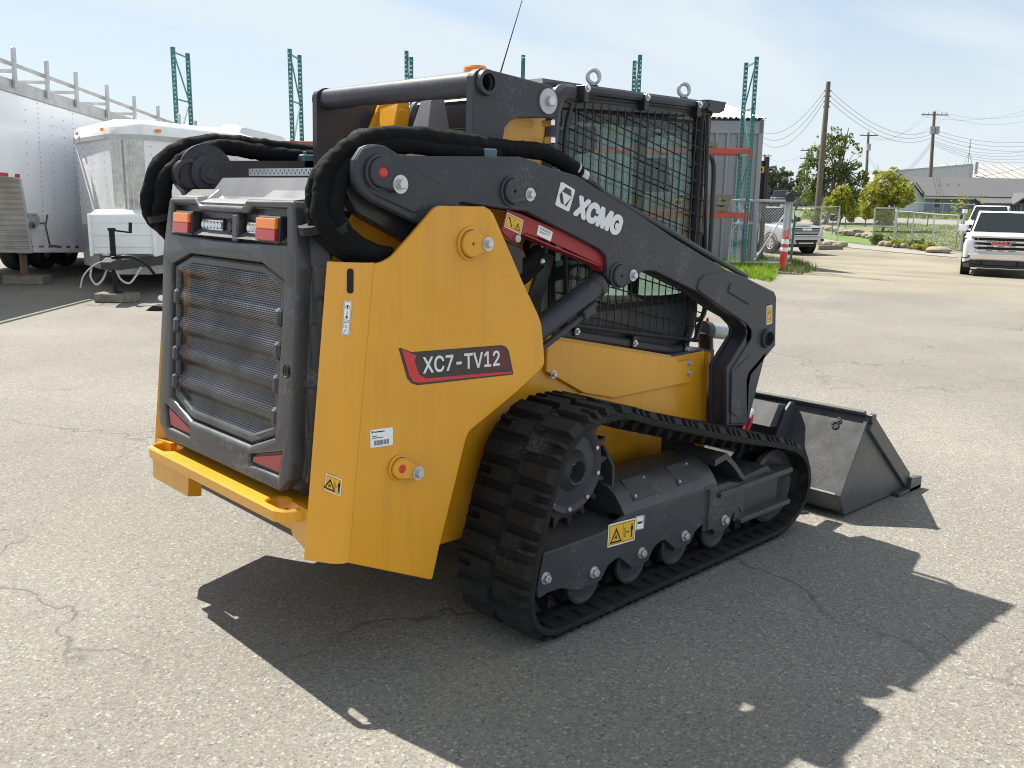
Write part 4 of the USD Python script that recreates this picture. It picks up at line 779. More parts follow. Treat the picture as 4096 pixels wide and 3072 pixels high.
def darrow(cx, cy, w, a): h = w*a*.5; return Polygon([(cx-w/2, cy), (cx-w*.22, cy+h*.5), (cx-w*.22, cy+h*.14), (cx+w*.22, cy+h*.14), (cx+w*.22, cy+h*.5), (cx+w/2, cy), (cx+w*.22, cy-h*.5), (cx+w*.22, cy-h*.14), (cx-w*.22, cy-h*.14), (cx-w*.22, cy-h*.5)])
def fallen(cx, cy, h, a):
    w = h/a; return [Polygon([(cx-.2*w, cy-.25*h), (cx-.05*w, cy-.05*h), (cx+.05*w, cy-.1*h), (cx+.25*w, cy-.25*h), (cx+.1*w, cy+.1*h), (cx+.12*w, cy+.3*h), (cx-.02*w, cy+.12*h), (cx-.22*w, cy+.1*h)]), Polygon([(cx-.05*w, cy+.2*h), (cx+.02*w, cy+.3*h), (cx-.05*w, cy+.4*h), (cx-.12*w, cy+.3*h)])]
def frame_of(x0, y0, x1, y1, tx, ty): return Polygon(rect(x0, y0, x1, y1)).difference(Polygon(rect(x0+tx, y0+ty, x1-tx, y1-ty)))
def sticker(name, sh, kind, parent=None, base='sticker_y'):
    a = sh.asp(); bx_ = .045/max(a, .4)
    d = L.part(name, sh.shape(rnd(rect(0, 0, 1, 1), .04), .0002, .0006), M['white'], parent=parent, smooth=False)
    lv = (lambda nm, polys, mat, lift: L.part(nm, sh.shape(polys, lift, .0003), M[mat], parent=d if parent is None else parent, smooth=False))
    if base == 'sticker_y':
        lv('print_ground', Polygon(rect(bx_, .05, 1-bx_, .95)), 'sticker_y', .0009); ink = [frame_of(bx_*1.6, .08, 1-bx_*1.6, .92, .010/a*1.3, .018)]
        if kind == 'wide': ink += [Polygon(rect(.545, .08, .553, .92)), tri_sign(.29, .46, .66, a), darrow(.715, .47, .13, a), frame_of(.585, .28, .64, .68, .010, .02)]+fallen(.29, .36, .42, a)+man(.86, .50, .62, a)
        elif kind == 'bar': ink += [Polygon(rect(.50, .08, .508, .92)), tri_sign(.74, .42, .50, a), Polygon([(.12, .75), (.2, .78), (.34, .45), (.44, .2), (.38, .18), (.30, .42), (.24, .55)]), Polygon([(.70, .42), (.80, .44), (.74, .26), (.72, .26), (.76, .40), (.70, .38)])]
        else: ink += [Polygon(rect(.16, .505, .84, .515)), tri_sign(.5, .72, .26, a)]+man(.68, .28, .26, a)+[darrow(.42, .28, .26, a)]
        lv('print', ink, 'ink', .0013)
    else:
        if kind == 'text': ink = [Polygon(rect(.12, y_, .12+w_, y_+.045)) for y_, w_ in ((.78, .72), (.66, .76), (.46, .70), (.34, .40))]
        elif kind == 'barcode': ink = [Polygon(rect(.06, .80, .12, .92)), Polygon(rect(.16, .82, .62, .88)), Polygon(rect(.08, .60, .30, .64)), Polygon(rect(.08, .50, .56, .54))]+[Polygon(rect(.16+.021*k, .10, .16+.021*k+(.013 if k % 3 else .006), .38)) for k in range(32) if k % 7 != 5]
        elif kind == 'hook':
            ring_ = lambda cx, cy, r: Polygon([(cx+r*math.cos(t), cy+r*math.sin(t)/2.1*a*2.1) for t in np.linspace(0, 6.283, 19)[:-1]])
            ink = [frame_of(.06, .02, .94, .98, .04, .010), Polygon(rect(.06, .435, .94, .445)), ring_(.5, .82, .27).difference(ring_(.5, .82, .23)), Polygon([(.5, .89), (.36, .83), (.44, .83), (.44, .78), (.56, .78), (.56, .83), (.64, .83)]), Polygon([(.46, .70), (.54, .70), (.54, .56), (.62, .55), (.62, .50), (.44, .48), (.34, .51), (.34, .55), (.42, .55), (.44, .53), (.46, .54)]), ring_(.52, .25, .16).difference(ring_(.52, .25, .12)), Polygon([(.24, .06), (.30, .06), (.60, .16), (.56, .18)]), Polygon(rect(.2, .37, .82, .39)), Polygon(rect(.2, .2, .24, .37))]
        else: ink = [frame_of(.05, .03, .95, .97, .04, .025), Polygon([(.15, .5), (.3, .42), (.65, .42), (.8, .5), (.9, .62), (.82, .62), (.75, .54), (.65, .58), (.3, .58)])]
        lv('print', ink, 'ink', .0009)
    return d
YN = (0, -1, 0)
def pts(y, *uv): return [on(u, v, 1, y) for u, v in uv]
bl, br, tl_ = pts(-.7205, (2429, 2191), (2538, 2160), (2434, 2099)); 
sticker('warning_decal', Sheet(*pts(-.9352, (2429, 2191), (2538, 2160), (2434, 2099)), YN), 'wide')
sticker('grease_decal', Sheet(*pts(-.9352, (2541, 2121), (2575, 2114), (2543, 2066)), YN), 'grease', base='w')
sticker('serial_label', Sheet(*pts(-.7204, (1481, 1792), (1571, 1779), (1481, 1720)), YN), 'barcode', base='w')
sticker('warning_decal', Sheet(*pts(-.6465, (2016, 907), (2082, 938), (2028, 849)), YN), 'bar')
sticker('notice_label', Sheet(*pts(-.6465, (2146, 938), (2202, 966), (2155, 899)), YN), 'text', base='w')
sticker('warning_decal', Sheet(*pts(-.6778, (3066, 1300), (3088, 1293), (3066, 1226)), YN), 'tall')
fp = on(1494, 1057, 1, -.72); fq = on(1394, 2252, 1, -.72); dn = (fq-fp)/np.linalg.norm(fq-fp); fd = np.array([-.065, .083, 0]); fd /= np.linalg.norm(fd); fn = np.cross(fd, dn); fn /= np.linalg.norm(fn); fn = fn if fn[0] < 0 else -fn
FP = fp+np.array([-.050, .032, 0])
fl_pt = lambda u, v: onplane(u, v, FP+fn*.0006, fn)
sticker('warning_decal', Sheet(fl_pt(1299, 1960), fl_pt(1362, 1985), fl_pt(1305, 1894), fn), 'wide')
sticker('lifting_label', Sheet(fl_pt(1366, 1338), fl_pt(1397, 1342), fl_pt(1377, 1202), fn), 'hook', base='w')
# slot in the flange, filled dark
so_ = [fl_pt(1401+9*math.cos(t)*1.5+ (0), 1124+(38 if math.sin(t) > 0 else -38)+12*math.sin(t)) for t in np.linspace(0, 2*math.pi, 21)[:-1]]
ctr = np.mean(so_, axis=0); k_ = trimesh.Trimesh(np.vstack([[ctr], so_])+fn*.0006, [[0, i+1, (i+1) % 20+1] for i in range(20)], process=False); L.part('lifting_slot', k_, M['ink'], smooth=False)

# model plate on the tower
y_ = -.7204; shp = lambda uv, y: Polygon(xz(y, uv))
def yprint(name, poly, lift, mat, parent=None, th=.0005):
    ps = [poly] if isinstance(poly, Polygon) else list(poly)
    return L.part(name, cat(*[yslab(p, -.72-lift, th, 0) for p in ps]), M[mat], parent=parent, smooth=False)
plate_o = [(1594, 1393), (1602, 1391), (1645, 1408), (2004, 1380), (2023, 1386), (2035, 1403), (2054, 1498), (1669, 1541), (1645, 1533), (1628, 1513)]
mp_ = yprint('model_plate', rnd(shp(plate_o, -.72), .003), .0002, 'dark')
yprint('red_stripe', shp([(1607, 1397), (1666, 1423), (1656, 1441), (1675, 1498), (1702, 1514), (1990, 1489), (2047, 1486), (2049, 1493), (1677, 1531), (1651, 1525), (1637, 1502)], -.72), .0009, 'sticker_r', mp_)
hexes = []
o_, ex_, ey_ = (np.array(X(u, v, -.72)) for u, v in ((1920, 1482), (2040, 1470), (1907, 1392)))
for i in range(11):
    for j in range(9):
        s_, t_ = i/11+(.5/11 if j % 2 else 0), j/9
        if s_ < .25 and (i+j) % 2: continue
        c_ = o_+(ex_-o_)*s_+(ey_-o_)*t_; r_ = .0048; h1 = Polygon([(c_[0]+r_*math.cos(t+.52), c_[1]+r_*math.sin(t+.52)) for t in np.arange(6)*math.pi/3]); h2 = Polygon([(c_[0]+r_*.8*math.cos(t+.52), c_[1]+r_*.8*math.sin(t+.52)) for t in np.arange(6)*math.pi/3])
        q = h1.difference(h2)
        if shp(plate_o, -.72).buffer(-.006).contains(h1): hexes.append(q)
yprint('hexagon_pattern', hexes, .0009, 'reflector', mp_, .0003)
lt_ = lettering('XC7-TV12', *pts(-.7214, (1693, 1495), (1999, 1463), (1691, 1428)), .0006, YN); L.part('model_lettering', lt_, M['silver'], parent=mp_, smooth=False)

# maker's badge and lettering on both arms (right one seen)
by = -.6705
bd = [(2243, 729), (2250, 729), (2297, 757), (2300, 763), (2277, 843), (2272, 846), (2224, 822), (2221, 816)]
bdg = L.part('badge', yslab(rnd(shp(bd, by), .003), by, .0006, 0), M['silver'], parent=arms[1], smooth=False)
hx = [(2262, 748), (2284, 760), (2286, 790), (2265, 826), (2242, 811), (2237, 779)]
L.part('badge_hexagon', yslab(shp(hx, by), by-.0006, .0004, 0), M['dark'], parent=arms[1], smooth=False)
L.part('badge_triangle', yslab(shp([(2248, 766), (2286, 788), (2256, 822)], by), by-.0010, .0004, 0), M['silver'], parent=arms[1], smooth=False)
x0, x1, x2 = pts(by, (2291, 860), (2474, 948), (2319, 778)); L.part('maker_lettering', lettering('XCMG', x0, x1, x2, .0006, YN, fat=.085), M['silver'], parent=arms[1], smooth=False)
# ------------------------------------------------------------------ ground
from scipy.interpolate import PchipInterpolator
_gz = PchipInterpolator([-3000, 0, 12.5, 16, 20, 27, 33, 40, 50, 62, 80, 120, 3000], [0, 0, 0, -.05, -.24, -.60, -.72, -.66, -.30, .08, .38, .45, .45])
def gz(x, y=0): return _gz(np.asarray(x, float))
def ground_at(u, v):
    t0, t1 = .5, 3000.0; d = ray(u, v); f = lambda t: (CAM+d*t)[2]-float(gz((CAM+d*t)[0]))
    t = t0
    while t < t1:
        if f(t) < 0: break
        t *= 1.02
    lo, hi = t/1.02, t
    for _ in range(40):
        mid = .5*(lo+hi)
        if f(mid) < 0: hi = mid
        else: lo = mid
    return CAM+d*hi
xs = np.r_[-1500, -300, -60, np.linspace(-25, 90, 116), 120, 200, 400, 800, 2000]; ys = np.r_[-2000, -500, -80, np.linspace(-25, 50, 26), 100, 300, 700, 2000]
Xg, Yg = np.meshgrid(xs, ys, indexing='ij'); V = np.column_stack([Xg.ravel(), Yg.ravel(), gz(Xg.ravel())]); ny = len(ys)
i, j = np.meshgrid(np.arange(len(xs)-1), np.arange(ny-1), indexing='ij'); i = i.ravel(); j = j.ravel()
gm = quads(V, np.stack([i*ny+j, (i+1)*ny+j, (i+1)*ny+j+1, i*ny+j+1], 1))
M['ground'] = MAT('ground', {
    'g': ('geometry', {}),
    'n1': ('noise_texture', {'type': 'fBM', 'scale': .35, 'detail': 5.0, 'roughness': .6}), 'r1': ('rgb_ramp', {'ramp': [(.30, (.168, .158, .138)), (.55, (.212, .200, .175)), (.72, (.248, .234, .204))]}),
    'v1': ('voronoi_texture', {'feature': 'f1', 'scale': 115.0, 'randomness': 1.0}), 'rv': ('rgb_ramp', {'ramp': [(0.0, (0, 0, 0)), (1.0, (1, 1, 1))]}), 'sv': ('separate_xyz', {}), 
    'ag': ('rgb_ramp', {'ramp': [(0.0, (.50, .50, .50)), (.05, (.80, .80, .80)), (.55, (.97, .97, .97)), (.85, (1.12, 1.11, 1.09)), (.965, (1.35, 1.33, 1.28)), (1.0, (1.8, 1.76, 1.68))]}),
    'v2': ('voronoi_texture', {'feature': 'f1', 'scale': 260.0}), 'sv2': ('separate_xyz', {}), 'ag2': ('rgb_ramp', {'ramp': [(0.0, (.80, .80, .80)), (.5, (1, 1, 1)), (1.0, (1.2, 1.19, 1.17))]}),
    'm1': ('mix_color', {'blend_type': 'multiply', 'fac': 1.0, 'use_clamp': False}), 'm2': ('mix_color', {'blend_type': 'multiply', 'fac': 1.0, 'use_clamp': False}),
    'd1': ('noise_texture', {'type': 'fBM', 'scale': 1.6, 'detail': 4.0}), 'mp': ('mapping', {'scale': (.5, .5, .5)}), 'wn': ('vector_math', {'math_type': 'scale', 'scale': .9}), 'wa': ('vector_math', {'math_type': 'add'}),
    'cr': ('voronoi_texture', {'feature': 'distance_to_edge', 'scale': .42}), 'cm': ('map_range', {'from_min': .0, 'from_max': .0060, 'to_min': 1.0, 'to_max': 0.0, 'clamp': True}), 'cn': ('noise_texture', {'type': 'fBM', 'scale': .5, 'detail': 3.0}), 'cg': ('map_range', {'from_min': .44, 'from_max': .54, 'clamp': True}), 'cx': ('math', {'math_type': 'multiply'}), 'cx2': ('math', {'math_type': 'multiply', 'value2': .65}),
    'm3': ('mix_color', {'b': (.055, .052, .048)}),
    'sp': ('separate_xyz', {}), 'gn': ('noise_texture', {'type': 'fBM', 'scale': .5, 'detail': 5.0}), 'gn2': ('math', {'math_type': 'multiply_add', 'value2': 6.0}), 'gf': ('map_range', {'from_min': 15.5, 'from_max': 19.5, 'clamp': True}), 'gc': ('rgb_ramp', {'ramp': [(.3, (.185, .165, .125)), (.5, (.240, .215, .162)), (.7, (.285, .255, .195))]}), 'm4': ('mix_color', {}), 'gm': ('mix_color', {'blend_type': 'multiply', 'fac': .6, 'use_clamp': False}),
    'hs': ('math', {'math_type': 'add'}), 'bp': ('bump', {'strength': .65, 'distance': .0025}),
    'p': ('principled_bsdf', {'roughness': .85, 'specular_ior_level': .3})},
    [('g.position', 'n1.vector'), ('n1.fac', 'r1.fac'), ('g.position', 'v1.vector'), ('v1.color', 'sv.vector'), ('sv.x', 'ag.fac'), ('g.position', 'v2.vector'), ('v2.color', 'sv2.vector'), ('sv2.x', 'ag2.fac'),
     ('r1.color', 'm1.a'), ('ag.color', 'm1.b'), ('m1.result', 'm2.a'), ('ag2.color', 'm2.b'),
     ('g.position', 'd1.vector'), ('d1.color', 'wn.vector1'), ('g.position', 'wa.vector1'), ('wn.vector', 'wa.vector2'), ('wa.vector', 'cr.vector'), ('cr.distance', 'cm.value'), ('g.position', 'cn.vector'), ('cn.fac', 'cg.value'), ('cm.result', 'cx.value1'), ('cg.result', 'cx.value2'), ('cx.value', 'cx2.value1'),
     ('m2.result', 'm3.a'), ('cx2.value', 'm3.fac'), ('g.position', 'sp.vector'), ('g.position', 'gn.vector'), ('gn.fac', 'gn2.value1'), ('sp.x', 'gn2.value3'), ('gn2.value', 'gf.value'), ('n1.fac', 'gc.fac'), ('gc.color', 'gm.a'), ('ag.color', 'gm.b'), ('m3.result', 'm4.a'), ('gm.result', 'm4.b'), ('gf.result', 'm4.fac'), ('m4.result', 'p.base_color'),
     ('v1.distance', 'hs.value1'), ('sv.x', 'hs.value2'), ('hs.value', 'bp.height'), ('bp.normal', 'p.normal')])
one('ground', gm, M['ground'], 'weathered grey asphalt yard running out to the distance', kind='structure', smooth=True)
# ------------------------------------------------------------------ trailers on the left
M['tw'] = paint('trailer_white', (0.82, 0.82, 0.83), 0.35, 0.05, scale=1.3, coat=0.2)
M['tw2'] = paint('trailer_white_aged', (0.74, 0.745, 0.77), 0.4, 0.07, scale=2.0)
M['roofw'] = paint('trailer_roof', (0.78, 0.78, 0.77), 0.45, 0.06, scale=4)
M['alu'] = paint('dull_aluminium', (0.44, 0.44, 0.43), 0.42, 0.16, metal=0.55, scale=6)
M['alu2'] = paint('bare_aluminium', (0.50, 0.49, 0.47), 0.28, 0.22, metal=0.85, scale=9)
M['tread'] = MAT('checker_plate', {'g': ('geometry', {}), 'w1': ('wave_texture', {'bands_direction': 'diagonal', 'scale': 9.0}), 'w2': ('wave_texture', {'bands_direction': 'z', 'scale': 11.0}), 'mu': ('math', {'math_type': 'multiply'}), 'b': ('bump', {'strength': .8, 'distance': .006}),
    'n': ('noise_texture', {'type': 'fBM', 'scale': 3.0, 'detail': 4.0}), 'r': ('rgb_ramp', {'ramp': [(.3, (.27, .26, .25)), (.7, (.42, .41, .39))]}), 'p': ('principled_bsdf', {'metallic': .6, 'roughness': .42})},
    [('g.position', 'w1.vector'), ('g.position', 'w2.vector'), ('w1.fac', 'mu.value1'), ('w2.fac', 'mu.value2'), ('mu.value', 'b.height'), ('b.normal', 'p.normal'), ('g.position', 'n.vector'), ('n.fac', 'r.fac'), ('r.color', 'p.base_color')])
M['tyre'] = paint('tyre', (0.022, 0.021, 0.020), 0.8, 0.2, dust=.2, dustcol=(.12, .11, .1))
M['rust'] = paint('rusty_steel', (0.12, 0.075, 0.055), 0.75, 0.35, scale=14)
M['wood'] = paint('weathered_timber', (0.17, 0.145, 0.11), 0.85, 0.35, scale=11, bump=.5, bscale=60)
M['tape_r'] = paint('reflective_red', (0.50, 0.02, 0.03), 0.35, 0.05); M['tape_w'] = M['white']
M['blue'] = paint('blue_plastic', (0.015, 0.06, 0.30), 0.35, 0.06)
def tyre(c, axis, R=.38, w=.26):
    c, a = np.asarray(c, float), np.asarray(axis, float); a = a/np.linalg.norm(a)
    return lathe([(R*.55, -w/2), (R*.92, -w/2), (R*.985, -w*.38), (R, -w*.2), (R, w*.2), (R*.985, w*.38), (R*.92, w/2), (R*.55, w/2)], c, c+a, 36)

# big box trailer with ladder rack
d3 = ray(2160, 1007); d3 /= np.linalg.norm(d3); nA = np.cross(d3, [0, 0, 1.0]); nA /= np.linalg.norm(nA); upA = np.cross(nA, d3)
pA = deep(128, 1007, 15.4)
U = lambda u, v: onplane(u, v, pA, nA)
def A2(u, v): q = U(u, v)-pA; return (np.dot(q, d3), np.dot(q, upA))
A = Thing('box_trailer', 'big white box trailer with an aluminium ladder rack on its roof, at the far left', 'trailer', (pA[0], pA[1], 0))
bodyA = [A2(-420, 231), A2(700, 568), A2(700, 1007), A2(128, 1007), A2(79, 715), A2(-420, 640)]
def Aslab(poly, off, t, b=.004): return framed(slab(Polygon(poly) if not isinstance(poly, Polygon) else poly, t, b), pA+nA*off, d3, upA)
bA = A.part('body', Aslab(bodyA, -2.45, 2.45, .012), M['tw'])
A.part('roof_fascia', Aslab([A2(-420, 166), A2(700, 530), A2(700, 568), A2(-420, 231)], -.03, .045, .006), M['alu'], parent=bA)
A.part('bottom_rail', Aslab([A2(124, 990), A2(700, 998), A2(700, 1009), A2(128, 1010)], .001, .018, .003), M['tw'], parent=bA)
e0, e1 = U(79, 716), U(128, 1009)
A.part('front_guard', hull([e0+nA*.01-d3*.012, e1+nA*.01-d3*.012, e0-nA*2.4-d3*.012, e1-nA*2.4-d3*.012, e0+nA*.01, e1+nA*.01, e0-nA*2.4, e1-nA*2.4]), M['tread'], parent=bA)
A.part('guard_trim', cat(sweep([e0+nA*.012-d3*.014, e1+nA*.012-d3*.014], .022, 6), sweep([e1+nA*.012-d3*.014, e1-nA*2.4-d3*.014], .02, 6)), M['alu'], parent=bA)
tz0, tz1 = A2(79, 698), A2(79, 712)
for k, (u0, u1, c) in enumerate(((0, 32, 'r'), (33, 58, 'w'), (60, 79, 'r'), (-45, -1, 'w'), (-80, -46, 'r'))):
    y_ = lambda u, v: v+(u-79)*.10
    A.part('reflective_tape', Aslab([A2(u0, y_(u0, 697)), A2(u1, y_(u1, 697)), A2(u1, y_(u1, 711)), A2(u0, y_(u0, 711))][::-1], .0005, .003, 0), M['tape_'+c], parent=bA, smooth=False)
for u0, u1 in ((126, 134), (155, 174), (193, 211), (230, 247), (265, 281), (299, 315)):
    A.part('reflective_tape', Aslab([A2(u0, 983), A2(u1, 983), A2(u1, 994), A2(u0, 994)][::-1], .0005, .003, 0), M['tape_r'], parent=bA, smooth=False)
riv = []
for ul, v0, v1, nn in ((150, 414, 980, 30), (206, 468, 940, 14), (254, 482, 940, 14), (290, 456, 980, 28), (100, 440, 700, 7), (312, 560, 980, 20)):
    for k in range(nn):
        t = k/(nn-1); u_ = ul+t*(28 if ul < 200 else 20)*(1 if v1 > 900 else .4); q = U(u_, v0+(v1-v0)*t); riv.append(lathe([(.011, 0), (.008, .005), (0, .006)], q, q+nA, 6))
A.part('rivets', cat(*riv), M['rust'], parent=bA, kind='stuff')
q = U(115, 885); A.part('winch_box', Aslab([A2(104, 853), A2(144, 853), A2(140, 914), A2(118, 914)][::-1], .001, .02, .002), M['alu'], parent=bA)
A.part('winch_opening', Aslab([A2(110, 860), A2(137, 860), A2(134, 908), A2(120, 908)][::-1], .019, .004, 0), M['ink'], parent=bA)
c_ = U(116, 882)+nA*.03; A.part('winch_drum', lathe([(.10, 0), (.10, .02), (.05, .03), (.05, .09), (.10, .10), (0, .10)], c_, c_+nA, 18), M['galv'], parent=bA)
hp = [U(122, 893)+nA*.08, U(140, 893)+nA*.16, U(147, 858)+nA*.18, U(140, 905)+nA*.18, U(158, 982)+nA*.18, U(184, 986)+nA*.22]
A.part('crank_handle', cat(sweep(hp[:2], .016, 8), sweep(hp[2:5], .016, 8), sweep(hp[4:], .022, 8)), M['rust'], parent=bA)
stakes = [(41, 189, 50, 352), (178, 243, 182, 393), (298, 288, 299, 430), (420, 339, 423, 471), (531, 384, 532, 507), (627, 423, 627, 540), (712, 457, 712, 570), (778, 484, 778, 590)]
for u0, v0, u1, v1 in stakes:
    b0 = U(u1, v1)+nA*.02; b1 = b0+upA*np.dot(U(u0, v0)+nA*.02-b0, upA); A.part('stake', obox(b0-d3*.04, d3*.08, nA*.05, b1-b0, .006), M['alu'])
    c0 = b0+upA*np.dot(b1-b0, upA)*.36; A.part('cross_bar', obox(c0-d3*.02, d3*.05, -nA*2.4, upA*.06), M['alu']); A.part('stake', obox(b0-d3*.04-nA*2.44, d3*.08, -nA*.05, b1-b0, .006), M['alu'])
r0, r1 = U(-420, 98)+nA*0, U(800, 540)+nA*0
for off in (0.0, -2.4): A.part('rack_rail', obox(U(-420, 95)+nA*(off), U(780, 532)-U(-420, 95), -nA*.05, upA*.07, .004), M['alu'])
axA = nA
for u_, v_ in ((72, 1077), (172, 1073), (258, 1060)):
    g_ = ground_at(u_, v_); w_ = A.part('tyre', tyre(g_+np.array([0, 0, .385]), nA, .385, .30), M['tyre']); A.part('rim', lathe([(.20, .10), (.16, .08), (0, .08)], g_+np.array([0, 0, .385]), g_+np.array([0, 0, .385])+nA, 20), M['galv'], parent=w_)
lg = ground_at(102, 1135); lg[2] = 0; t_ = deep(92, 1012, np.dot(lg-CAM, CF))
leg_ = A.part('landing_leg', cat(obox((lg[0]-.07, lg[1]-.07, .50), (.14, 0, 0), (0, .14, 0), (0, 0, .50), .006), obox((lg[0]-.05, lg[1]-.05, .16), (.10, 0, 0), (0, .10, 0), (0, 0, .36), .004), bx(lg[0]-.13, lg[0]+.13, lg[1]-.13, lg[1]+.13, .15, .175)), M['rust'])
fx, rx = np.array([math.cos(YAW), math.sin(YAW), 0]), np.array([math.sin(YAW), -math.cos(YAW), 0])
one('timber_block', obox(lg-rx*.30-fx*.16+np.array([0, 0, .0]), rx*.68, fx*.32, (0, 0, .15), .012), M['wood'], 'weathered timber block under the rusty landing leg of the big trailer', 'timber block', smooth=False)

# V-nosed trailer with propane cover
T0, R0, L0 = (deep(516, 745, 14.1), deep(966, 752, 16.3), deep(316, 742, 15.85))
T0[2] = R0[2] = L0[2] = 0; aB = (R0+L0)/2-T0; aB /= np.linalg.norm(aB); pB = (R0-L0)/np.linalg.norm(R0-L0)
B = Thing('vee_nose_trailer', 'white enclosed trailer with a pointed nose and a propane cover on its tongue', 'trailer', tuple(T0))
w2 = .085; TL, TR = T0-pB*.24+aB*.05, T0+pB*.24+aB*.05
back = 5.2
fp = [TL, TR, R0, R0+aB*back, L0+aB*back, L0]
def bprism(ps, z0, z1, inset=0.0, z1b=None):
    c = np.mean(ps, axis=0); q = [p+(c-p)/np.linalg.norm(c-p)*inset for p in ps]
    return hull([(*p[:2], z0) for p in ps]+[(*p[:2], z1) for p in q])
zt, zb = 2.40, .50
bB = B.part('body', bprism(fp, zb, zt), M['tw2'])
def offs(ps, d):
    c = np.mean(ps, axis=0); return [p+(p-c)/np.linalg.norm(p-c)*d for p in ps]
rf = hull([(*p[:2], zt+.01) for p in offs(fp, .03)]+[(*p[:2], zt+.12) for p in offs(fp, .015)]+[(*p[:2], zt+.20) for p in offs(fp, -.06)]+[(*p[:2], zt+.25) for p in offs(fp, -.25)])
B.part('roof', rf, M['roofw'], parent=bB, smooth=60)
tr_ = [(*p[:2], z) for p in offs(fp, .035) for z in (zt-.05, zt+.02)]; B.part('roof_trim', hull(tr_), M['alu'], parent=bB)
B.part('skirt', bprism(offs(fp, .008), .30, 1.00), M['alu'], parent=bB)
for k in range(9): B.part('skirt_rib', bprism(offs(fp, .016), .40+.065*k, .418+.065*k), M['alu'], parent=bB)
B.part('nose_strip', hull([(*p[:2], z) for p in (TL-aB*.02, TR-aB*.02, T0-aB*.05, TL+pB*.03, TR-pB*.03) for z in (.98, zt-.05)]), M['alu2'], parent=bB)
for k in (-1, 0, 1): q = T0-aB*.052+pB*.07*k; B.part('strip_fold', obox(q-pB*.01+np.array([0, 0, .98]), pB*.02, -aB*.012, (0, 0, zt-1.04)), M['alu2'], parent=bB)
def face_n(a, b): d = (b-a)/np.linalg.norm(b-a); n_ = np.array([d[1], -d[0], 0]); return n_ if np.dot(n_, T0-(L0+R0)/2) > 0 else -n_
rv = []
for a, b, cols in ((TL, L0, (.18, .5, .78, .97)), (TR, R0, (.06, .35, .62, .95))):
    n_ = face_n(a, b)
    for t in cols:
        for z in np.arange(1.05, 2.32, .12): q = a+(b-a)*t+np.array([0, 0, z])+n_*.001; rv.append(lathe([(.010, 0), (.007, .005), (0, .006)], q, q+n_, 6))
B.part('rivets', cat(*rv), M['rust'], parent=bB, kind='stuff')
for a, b, t in ((TL, L0, .85), (TL, L0, .12), (TR, R0, .12), (TR, R0, .86)):
    n_ = face_n(a, b); d = (b-a)/np.linalg.norm(b-a); q = a+(b-a)*t+np.array([0, 0, zt+.07])+n_*.03; B.part('marker_light', obox(q-d*.06, d*.12, n_*.03, (0, 0, .05), .008), M['lens_amber'], parent=bB)
# tongue, jack, cover
jb = ground_at(490, 1190); jb[2] = 0
tg = T0-aB*1.15
B.part('tongue', cat(obox(tg+np.array([0, 0, .46])-pB*.05, (L0-T0)*.5+aB*.9, pB*.10, (0, 0, .14)), obox(tg+np.array([0, 0, .46])-pB*.05, (R0-T0)*.5+aB*.9, pB*.10, (0, 0, .14))), M['black'])
B.part('coupler', hull([tg-aB*.28+pB*s*.07+np.array([0, 0, z]) for s in (-1, 1) for z in (.50, .60)]+[tg+aB*.1+pB*s*.11+np.array([0, 0, z]) for s in (-1, 1) for z in (.46, .64)]), M['black'])
jp = tg+aB*.10; jk = B.part('tongue_jack', cat(cyl(jp+[0, 0, .42], jp+[0, 0, 1.02], .040, 14), cyl(jp+[0, 0, .14], jp+[0, 0, .45], .032, 12), cyl(jp+[0, 0, .13], jp+[0, 0, .15], .10, 14)), M['ink'])
B.part('jack_crank', cat(cyl(jp+[0, 0, 1.02], jp+[0, 0, 1.06], .055, 12), sweep([jp+[0, 0, 1.03], jp+pB*.24+[0, 0, 1.0]], .014, 8), cyl(jp+pB*.25+[0, 0, .99], jp+pB*.26+[0, 0, 1.14], .024, 10)), M['ink'], parent=jk)
c0 = T0-aB*.52; cvp = []
ex_, ez_ = pB, np.array([0, 0, 1.0])
cov = hull([c0+ex_*s*.43+ez_*z+aB*y for s in (-1, 1) for z in (.66, 1.20) for y in (-.02, .46)]+[c0+ex_*s*.37+ez_*1.30+aB*y for s in (-1, 1) for y in (.06, .40)]+[c0+ex_*s*.42+ez_*1.25+aB*y for s in (-1, 1) for y in (.0, .44)])
cp_ = B.part('propane_cover', cov, M['roofw'], smooth=50)
for z in (.75, .93, 1.11): B.part('cover_groove', obox(c0-ex_*.435+ez_*z-aB*.026, ex_*.87, aB*.01, ez_*.020, .004), M['tw2'], parent=cp_)
B.part('cover_edge', obox(c0+ex_*.43+ez_*.62-aB*.035, ex_*.045, aB*.5, ez_*.62, .006), M['roofw'], parent=cp_); B.part('cover_edge', obox(c0-ex_*.47+ez_*.62-aB*.035, ex_*.045, aB*.5, ez_*.62, .006), M['roofw'], parent=cp_)
for s, dz in ((-1, .0), (1, .02)):
    ch = smooth_path([tg+pB*s*.05+ez_*.50-aB*.05, tg+pB*s*.12+ez_*.34-aB*.06, tg+pB*s*.22+ez_*(.26+dz)-aB*.03, tg+pB*s*.30+ez_*.36, tg+pB*s*.34+ez_*.48+aB*.2], 6)
    B.part('safety_chain', cat(*[obox(p_-.012, (.024, 0, 0), (0, .016, 0), (.0, .004, .03), .003) for p_ in ch]), M['galv'])
B.part('cable', sweep(smooth_path([tg+ez_*.62, tg-pB*.2+ez_*.55-aB*.1, tg-pB*.36+ez_*.40-aB*.1, tg-pB*.42+ez_*.22-aB*.1]), .012, 6), M['galv']); B.part('cable', sweep(smooth_path([tg+ez_*.64, tg+pB*.25+ez_*.66, tg+pB*.45+ez_*.56, tg+pB*.55+ez_*.40+aB*.1]), .022, 8), M['ink'])
